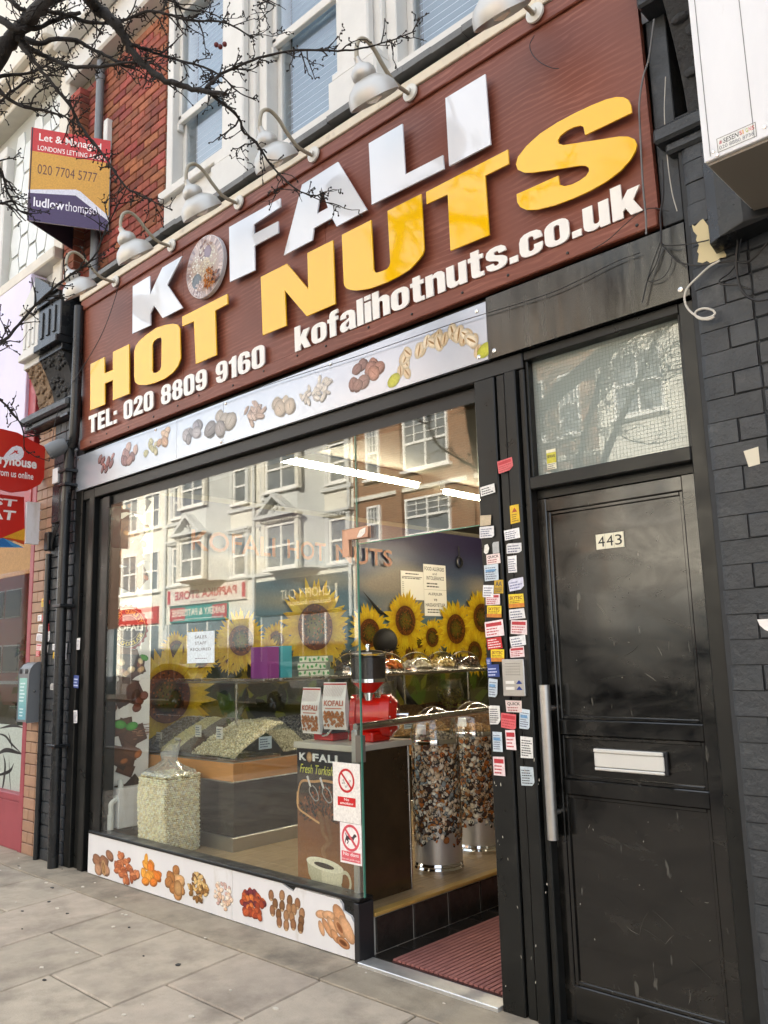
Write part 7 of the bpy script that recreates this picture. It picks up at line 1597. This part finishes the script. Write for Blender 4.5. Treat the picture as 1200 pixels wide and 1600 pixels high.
for sp_i, pth in enumerate(([Q(.48,.26),Q(.44,.31),Q(.54,.37),Q(.46,.43),Q(.44,.50),Q(.40,.56)], [Q(.50,.26),Q(.48,.32),Q(.58,.38),Q(.57,.44),Q(.52,.54)])):
    PP = spline([(a, 0, b) for a, b in pth], 9)
    for i_, p_ in enumerate(PP):
        t_ = i_/len(PP); pr.ell(p_.x, p_.z, .008+.016*t_, .014, 0, mixc(H('#b08a60'), H('#7a5030'), t_*.8+.15*sp_i), mixc(H('#85582f'), H('#5f3c22'), t_), 10)
pr.ell(*Q(.16,.03),.06,.02,0,H('#241610'),None,12)
pr.ring(*Q(.82,.125),.034,.050,H('#d9d2b4'),24,1.25)
pr.poly([Q(.17,.225),Q(.79,.20),Q(.77,.12),Q(.68,.035),Q(.32,.035),Q(.20,.13)], H('#e0d9bc')); pr.poly([Q(.17,.225),Q(.42,.212),Q(.44,.035),Q(.32,.035),Q(.20,.13)], H('#c9c3a4')); pr.ell(*Q(.48,.212),.155,.034,-.05,H('#e6e0c4'),H('#f2ecd6'),24); pr.ell(*Q(.47,.206),.085,.014,-.05,H('#2a1a10'),H('#3a2818'),18)
for ch, u, ww in (('K',.05,.13),('F',.29,.11),('A',.40,.15),('L',.56,.10),('I',.68,.045)): pr.text(ch, x0+u*w, z0+.92*h, ww*w, .055*h, H('#d9d9d6'), .04)
pr.ell(*Q(.235,.947),.026,.03,0,H('#c9a578'),H('#7a5636'),14)
pr.text('Fresh Turkish Coffee', x0+.06*w, z0+.83*h, w*.9, .065*h, H('#c6c84a'), 0, .22)
pr.build('poster_print', M['print_gloss'], cs_)
glass('case_film2', (.97,.97,.96), ior=1.45, boost=.9)
gr = thing('coffee_grinder', 'red coffee grinder with a clear hopper of dark beans on the stand', 'coffee grinder', (-3.6,.36,1.055))
ra = Vector((.80,.55,0)).normalized()
build('body', MB().lathe([(0,-.02),(.09,-.02),(.125,0),(.125,.03),(.105,.035),(.105,.17),(.125,.175),(.125,.23),(.08,.27),(0,.275)], (-3.64,.33,1.20), ra, 28), M['red_gloss'], gr, smooth=True)
for k_ in range(8):
    a_ = 6.283*k_/8; rb_ = ra.cross(Vector((0,0,1))).normalized(); build('bolt', MB().lathe([(.008,0),(.008,.008),(0,.01)], Vector((-3.64,.33,1.20))+ra*.231+(rb_*math.cos(a_)+Vector((0,0,1))*math.sin(a_))*.112, ra, 6), M['chrome'], gr)
build('crank', MB().tube([Vector((-3.64,.33,1.20))+ra*.27, Vector((-3.64,.33,1.20))+ra*.33], .014, 10), M['chrome'], gr, smooth=True)
build('foot', MB().cbox(-3.66,-3.46,.30,.46,1.056,1.11,.01).cbox(-3.56,-3.52,.36,.42,1.10,1.16,.006), M['red_gloss'], gr)
hx_ = (-3.545,.37); 
build('funnel', MB().lathe([(.028,1.29),(.03,1.33),(.09,1.385),(.102,1.40),(.09,1.39),(0,1.34)], (hx_[0],hx_[1],0), (0,0,1), 24), M['red_gloss'], gr, smooth=True)
build('neck', MB().lathe([(.034,1.28),(.034,1.335),(.03,1.335)], (hx_[0],hx_[1],0), (0,0,1), 18), M['chrome'], gr, smooth=True)
build('collar', MB().lathe([(.106,1.395),(.110,1.395),(.110,1.415),(.106,1.415)], (hx_[0],hx_[1],0), (0,0,1), 28), M['chrome'], gr, smooth=True)
build('hopper', MB().lathe([(.107,1.40),(.107,1.565)], (hx_[0],hx_[1],0), (0,0,1), 32), M['case_film2'], gr, smooth=True)
build('bean', MB().lathe([(.0,1.385),(.09,1.40),(.102,1.41),(.102,1.535),(.07,1.545),(0,1.55)], (hx_[0],hx_[1],0), (0,0,1), 32), M['coffee'], gr, smooth=True)
build('lid', MB().lathe([(.112,1.56),(.115,1.568),(.08,1.578),(.012,1.585),(.012,1.595),(.018,1.605),(.012,1.617),(0,1.62)], (hx_[0],hx_[1],0), (0,0,1), 28), M['chrome'], gr, smooth=True)
mt_ = thing('coffee_mill', 'small second mill with chrome ring and hanging paper packets beside the grinder', 'coffee mill', (-3.82,.3,1.055))
mb = MB(); cc = Vector((-3.815,.25,1.205)); fwdn = Vector((-.25,-.95,0)).normalized(); sx_ = Vector((.95,-.25,0)).normalized()
build('drum', MB().lathe([(0,0),(.108,0),(.112,.02),(.112,.12),(.08,.16),(0,.165)], cc, -fwdn, 28), M['dark_plastic'], mt_, smooth=True)
build('chrome_ring', MB().tube([cc+sx_*.14*math.cos(t)+Vector((0,0,.12))*math.sin(t)+fwdn*.005 for t in [6.283*k/32 for k in range(33)]], .007, 8), M['chrome'], mt_, smooth=True)
build('foot', MB().cbox(-3.90,-3.73,.24,.38,1.056,1.10,.008), M['red_gloss'], mt_); build('stem', MB().tube([cc+Vector((0,.08,-.02)), (-3.815,.31,1.10)], .03, 10), M['dark_plastic'], mt_)
def packet(o, label, rz):
    t = thing('coffee_packet', label, 'packet', o); c_, s_ = math.cos(rz), math.sin(rz); U = Vector((c_,s_,0)); N_ = Vector((s_,-c_,0)); o = Vector(o); wd, hh = .17, .27
    mp = lambda u, v, hq: o+U*u+Vector((0,0,1))*v+N_*(hq+.012*max(0,1-abs(v-.08)/.09))
    mb = MB(); n = 8; vs = []
    for side in (1,-1):
        for j in range(n+1):
            v = hh*j/n; th = .022*math.sin(math.pi*min(1,(j+.6)/n)); 
            for u in (-wd/2, wd/2): vs.append(o+U*u+Vector((0,0,1))*v+N_*(th*side*.9+(.0)))
    m = (n+1)*2; fs = []
    for j in range(n): a = j*2; fs += [(a,a+1,a+3,a+2),(m+a+2,m+a+3,m+a+1,m+a),(a+2,m+a+2,m+a,a),(a+1,m+a+1,m+a+3,a+3)]
    fs += [(0,m,m+1,1),(2*n,2*n+1,m+2*n+1,m+2*n)]; mb.add(vs, fs); build('bag', mb, mat('packet_white'+str(int(o.x*-100)), H('#dcd9d6'), .35), t)
    pr = PR(lambda u, v, hq: o+U*u+Vector((0,0,1))*v+N_*(.0206*math.sin(math.pi*min(1,(v/.27*n+.6)/n))+.0012+hq))
    rr = random.Random(5)
    for k in range(12): pr.poly([(-wd/2+.012*k,.19),(-wd/2+.012*k+.003,.19),(-wd/2+.012*k+.024,.25),(-wd/2+.012*k+.021,.25)], H('#c0a8a4'))
    pr.text('KOFALI', -wd*.42, .135, wd*.84, .032, H('#a5482a'), .03); pr.rect(-wd*.36,.118,wd*.36,.124,H('#b8705a'))
    for k in range(90): pr.ell(rr.uniform(-.42,.42)*wd, rr.uniform(.02,.10), .011, .008, rr.random()*3, H('#b8743a'), H('#6d3c1c'), 6)
    pr.rect(-wd/2,.255,wd/2,.264,H('#b03030')); pr.build('packet_print', M['print'], t)
packet((-3.85,.19,1.10),'left white coffee packet hanging on the mill ring',-.05); packet((-3.66,.205,1.13),'right white coffee packet between mill and red grinder',.15)
# handrail along the step
hr = thing('handrail', 'steel handrail on a post along the step edge', 'handrail', (-3.36,.1,FL))
build('rail', MB().tube([(-3.36,.07,1.165),(-3.35,1.45,1.185)], .021, 14), M['steel'], hr, smooth=True)
build('post', MB().cbox(-3.39,-3.345,.06,.105,FL,1.15,.008), M['brushed'], hr); build('post', MB().cbox(-3.385,-3.35,1.42,1.46,FL,1.17,.006), M['brushed'], hr)
build('clamp', MB().cbox(-3.34,-3.285,.045,.075,.985,1.125,.004), mat('clamp', H('#8d7f78'), .35, metal=.5), hr)
# printed drums with clear domes
def drum(x, y, r, h, label, seed):
    t = thing('nut_drum', label, 'drum', (x,y,FL), 'printed metal drums of nuts')
    build('shell', MB().lathe([(r,.02),(r,h-.03)], (x,y,FL), (0,0,1), 48), mat('drum_metal%d' % seed, (.55,.55,.54), .35, metal=.7, var=.05), t, smooth=True)
    build('rim', MB().lathe([(r*.98,h-.035),(r*1.03,h-.03),(r*1.04,h-.01),(r*1.02,h),(r*.96,h),(r*.96,h-.03),(0,h-.04)], (x,y,FL), (0,0,1), 48), M['chrome'], t, smooth=True)
    build('foot_ring', MB().lathe([(r*.99,0),(r*1.04,0),(r*1.05,.02),(r*1.0,.032),(r*1.04,.04),(r*1.0,.055)], (x,y,FL), (0,0,1), 48), M['chrome'], t, smooth=True)
    mp = lambda u, v, hq: Vector((x+(r+hq)*math.cos(u/r), y+(r+hq)*math.sin(u/r), FL+v))
    pr = PR(mp, dh=.000002, h=.0008); rg = random.Random(seed); NC_ = [H('#8a5a34'),H('#c6b292'),H('#4a3830'),H('#a8743c'),H('#d8cdb4'),H('#cbb89a'),H('#8d9a9c'),H('#b06a34'),H('#e6dccb'),H('#e0d6c4'),H('#b9a384')]
    for i in range(2300):
        v = h*(1-rg.random()*.80)-.04; u = r*rg.uniform(-2.6,1.2); fade = max(0,(v/h-.20)/.22)
        if rg.random() > fade: continue
        c = rg.choice(NC_); s = rg.uniform(.011,.023)
        if rg.random() < .5: pr.ell(u+.003, v-.006, s*1.1, s*.8, rg.random()*3, (.03,.028,.026), (.05,.045,.04), 7)
        pr.ell(u, v, s, s*rg.uniform(.45,.9), rg.random()*3.14, mulc(c,1.4), mulc(c,.6), 9, off=(-.2,.2), jit=.14)
    pr.build('nut_print', M['print_gloss'], t)
    rr = np.random.RandomState(seed); n = 420; a = rr.rand(n)*6.283; d = r*.9*np.sqrt(rr.rand(n)); zz = FL+h-.02+.05*(1-(d/r)**2)+rr.rand(n)*.01
    scatter('contents', np.stack([x+d*np.cos(a),y+d*np.sin(a),zz],1), (.014,.009,.007), [H('#7a7468'),H('#a89c84'),H('#5a5248')] if seed == 1 else WN, M['grain'], t, seed)
    prof = [(r*1.06*math.cos(a), h+.20*math.sin(a)) for a in [math.pi/2*k/10 for k in range(10)]]+[(0,h+.20)]
    build('dome_lid', MB().lathe(prof, (x,y,FL), (0,0,1), 40), M['clear_plastic'], t, smooth=True, ang=80)
    build('price_card', MB().box(x-.05,x+.02,y-r*.72,y-r*.715,FL+h+.03,FL+h+.09), M['paper'], t)
drum(-3.60,1.02,.150,.80,'nut-printed drum with clear dome, next to the coffee stand',1); drum(-3.72,1.60,.165,.80,'nut-printed drum with clear dome, further back by the door post',2)
glass('case_film', (.99,.99,.985), ior=1.4, boost=.7)
# sack of chickpeas by the window
bg_ = thing('pellet_bag', 'tall clear bag of pale round chickpeas standing behind the window', 'bag', (-5.52,.27,FL))
X0, X1, Y0_, Y1_, Z0_, Z1_ = -5.71, -5.335, .13, .42, FL, .725
P = []; rr = np.random.RandomState(3); d_ = .0165
def face(fu, fv, mk):
    nu = int(fu/d_); nv = int(fv/(d_*.87))
    for j in range(nv):
        for i in range(nu): P.append(mk((i+.5*(j % 2)+.25)*d_, (j+.5)*d_*.87))
face(X1-X0, Z1_-Z0_, lambda u, v: (X0+u+rr.randn()*.0008, Y0_+.004+.006*math.sin(v*14)+rr.randn()*.001-.012*math.sin(math.pi*u/(X1-X0)), Z0_+v))
face(Y1_-Y0_, Z1_-Z0_, lambda u, v: (X1-.004+.006*math.sin(v*13)+.010*math.sin(math.pi*u/(Y1_-Y0_)), Y0_+u, Z0_+v+rr.randn()*.0008))
for i in range(450): P.append((rr.uniform(X0,X1), rr.uniform(Y0_,Y1_), Z1_-.004+rr.rand()*.012+.02*math.sin(9*rr.rand())*.5))
scatter('pellet', P, (.0096,.0094,.0088), [H('#fdf3d2'),H('#f4e6ba'),H('#fff8e0')], M['grain'], bg_, 3)
build('filling', MB().box(X0+.006,X1-.008,Y0_+.010,Y1_,Z0_,Z1_-.006), mat('filling', H('#8d7a4c'), .8), bg_)
mb = MB(); n = 28; lev = [(Z1_+.01,1.02),(Z1_+.035,.92),(Z1_+.06,.68),(Z1_+.10,.42),(Z1_+.15,.5),(Z1_+.20,.58)]; cx, cy = (X0+X1)/2, (Y0_+Y1_)/2; rg = random.Random(4); vs = []; fs = []
for li, (z, k) in enumerate(lev):
    for i in range(n):
        a = 6.283*i/n; ca, sa = math.cos(a), math.sin(a); q = 1/max(abs(ca),abs(sa)) if li < 2 else 1
        vs.append((cx+k*q*ca*(X1-X0)/2+rg.uniform(-.012,.012)*(li > 1), cy+k*q*sa*(Y1_-Y0_)/2*(1 if li < 3 else .5)+rg.uniform(-.012,.012)*(li > 1), z+rg.uniform(-.012,.014)*(li > 1)+(.05*ca if li > 3 else 0)))
for li in range(len(lev)-1):
    for i in range(n): fs.append((li*n+i,li*n+(i+1)%n,(li+1)*n+(i+1)%n,(li+1)*n+i))
mb.add(vs, fs); build('bag_neck', mb, M['bag_plastic'], bg_, smooth=True, ang=25)
build('bag_film', MB().box(X0-.014,X1+.012,Y0_-.022,Y1_+.01,Z0_+.002,Z1_+.012), M['case_film'], bg_)
# notices on the glass
def notice(name, label, x0, z0, x1, z1, fn):
    t = thing(name, label, 'notice', ((x0+x1)/2,.02,z0)); build('card', MB().box(x0,x1,.0185,.0212,z0,z1), M['paper'], t); pr = PR(street(.0185)); fn(pr, x0, z0, x1-x0, z1-z0); pr.build('print', M['print'], t)
def f1(p, x, z, w, h):
    p.rect(x,z,x+w,z+h,H('#d2dfe6'))
    for i, t in enumerate(('SALES','STAFF','REQUIRED')): p.text(t, x+w*(.5-(.22,.21,.38)[i]), z+h*(.78-.20*i), w*(.44,.42,.76)[i], h*.10, (.03,.03,.04), .0)
    p.lines(x+w*.3,z+h*.12,x+w*.75,z+h*.18,1,(.2,.2,.25),1)
notice('job_notice', 'pale SALES STAFF REQUIRED notice taped inside the window', -4.925, 1.53, -4.612, 1.738, f1)
def sgn(p, cx, cz, r, c):
    p.ring(cx,cz,r*.80,r,c,40); a = math.pi/4; q = r*.86
    p.poly([(cx-q*.707-r*.07,cz+q*.707-r*.07),(cx-q*.707+r*.07,cz+q*.707+r*.07),(cx+q*.707+r*.07,cz-q*.707+r*.07),(cx+q*.707-r*.07,cz-q*.707-r*.07)], c)
def f2(p, x, z, w, h):
    p.rect(x,z,x+w,z+h,H('#e9e6e0')); cx, cz, r = x+w*.5, z+h*.70, w*.30; k = (.03,.03,.03)
    p.poly([(cx-r*.15,cz-r*.5),(cx-r*.05,cz-r*.6),(cx+r*.55,cz-r*.0),(cx+r*.45,cz+r*.1)], k); p.poly([(cx-r*.1,cz-r*.48),(cx-r*.04,cz-r*.54),(cx+r*.5,cz-r*.01),(cx+r*.44,cz+r*.05)], H('#e9e6e0'))
    for i in range(4): p.ell(cx-r*.45+r*.08*i, cz-r*.1+r*.14*((i*2)%3-1), r*.10, r*.06, i, k, None, 8); p.ell(cx-r*.45+r*.08*i, cz-r*.1+r*.14*((i*2)%3-1), r*.06, r*.03, i, H('#e9e6e0'), None, 8)
    sgn(p, cx, cz, r, H('#c01a20')); p.rect(x+w*.17,z+h*.27,x+w*.83,z+h*.42,H('#c81c20')); p.text('No', cx-w*.09, z+h*.36, w*.18, h*.045, H('#efe9e6'), .02); p.text('smoking', cx-w*.24, z+h*.285, w*.48, h*.055, H('#efe9e6'), .02)
notice('no_smoking_notice', 'white no smoking notice on the glass edge', -3.49, .672, -3.279, .980, f2)
def f3(p, x, z, w, h):
    p.rect(x,z,x+w,z+h,H('#efe9e8')); cx, cz, r = x+w*.5, z+h*.64, w*.42; k = (.04,.02,.03); q = lambda l: [(cx+a*r, cz+b*r) for a, b in l]
    p.poly(q([(-.5,.1),(-.62,.32),(-.55,.35),(-.42,.14),(.2,.10),(.35,.30),(.5,.34),(.66,.22),(.62,.12),(.48,.10),(.36,-.06),(.30,-.18),(.34,-.45),(.26,-.45),(.18,-.16),(-.28,-.14),(-.22,-.30),(-.36,-.48),(-.44,-.46),(-.34,-.28),(-.5,-.18),(-.6,-.42),(-.67,-.38),(-.58,-.08)]), k)
    sgn(p, cx, cz, r, H('#d2505c')); p.rect(x+w*.06,z+h*.05,x+w*.94,z+h*.30,H('#d8606a')); p.text('No dogs', cx-w*.36, z+h*.165, w*.72, h*.11, H('#f2e9e8'), .02); p.text('Except guide dogs', cx-w*.40, z+h*.075, w*.80, h*.055, H('#f2e9e8'), 0)
notice('no_dogs_notice', 'white and pink no dogs notice below the no smoking one', -3.440, .465, -3.2765, .6695, f3)
# ceiling tubes
def tube(x, y0, y1, label):
    t = thing('ceiling_tube', label, 'ceiling light', (x,(y0+y1)/2,3.0), 'fluorescent tubes on the shop ceiling')
    build('batten', MB().cbox(x-.03,x+.03,y0,y1,2.985,3.048,.004), M['pvc'], t); build('lamp_tube', MB().tube([(x,y0+.03,2.962),(x,y1-.03,2.962)], .019, 12), M['tube_light'], t, smooth=True)
tube(-4.55,.45,2.05,'lit ceiling tube nearest the shop window'); tube(-4.58,2.40,4.0,'lit ceiling tube second from the window'); tube(-4.55,4.35,5.95,'lit ceiling tube at the back of the shop')
sl = thing('spotlight', 'small lit spotlight high in the entrance corner', 'spotlight', (-2.75,.35,2.9)); build('can', MB().lathe([(.03,0),(.04,.02),(.04,.08),(.0,.08)], (-2.55,.40,2.80), (.1,.3,1), 16), M['pvc'], sl, smooth=True); build('lens', MB().lathe([(0,-.002),(.028,-.002),(.028,.0)], (-2.55,.40,2.80), (.1,.3,1), 16), M['spot_light'], sl)
SC.view_layers[0].update()
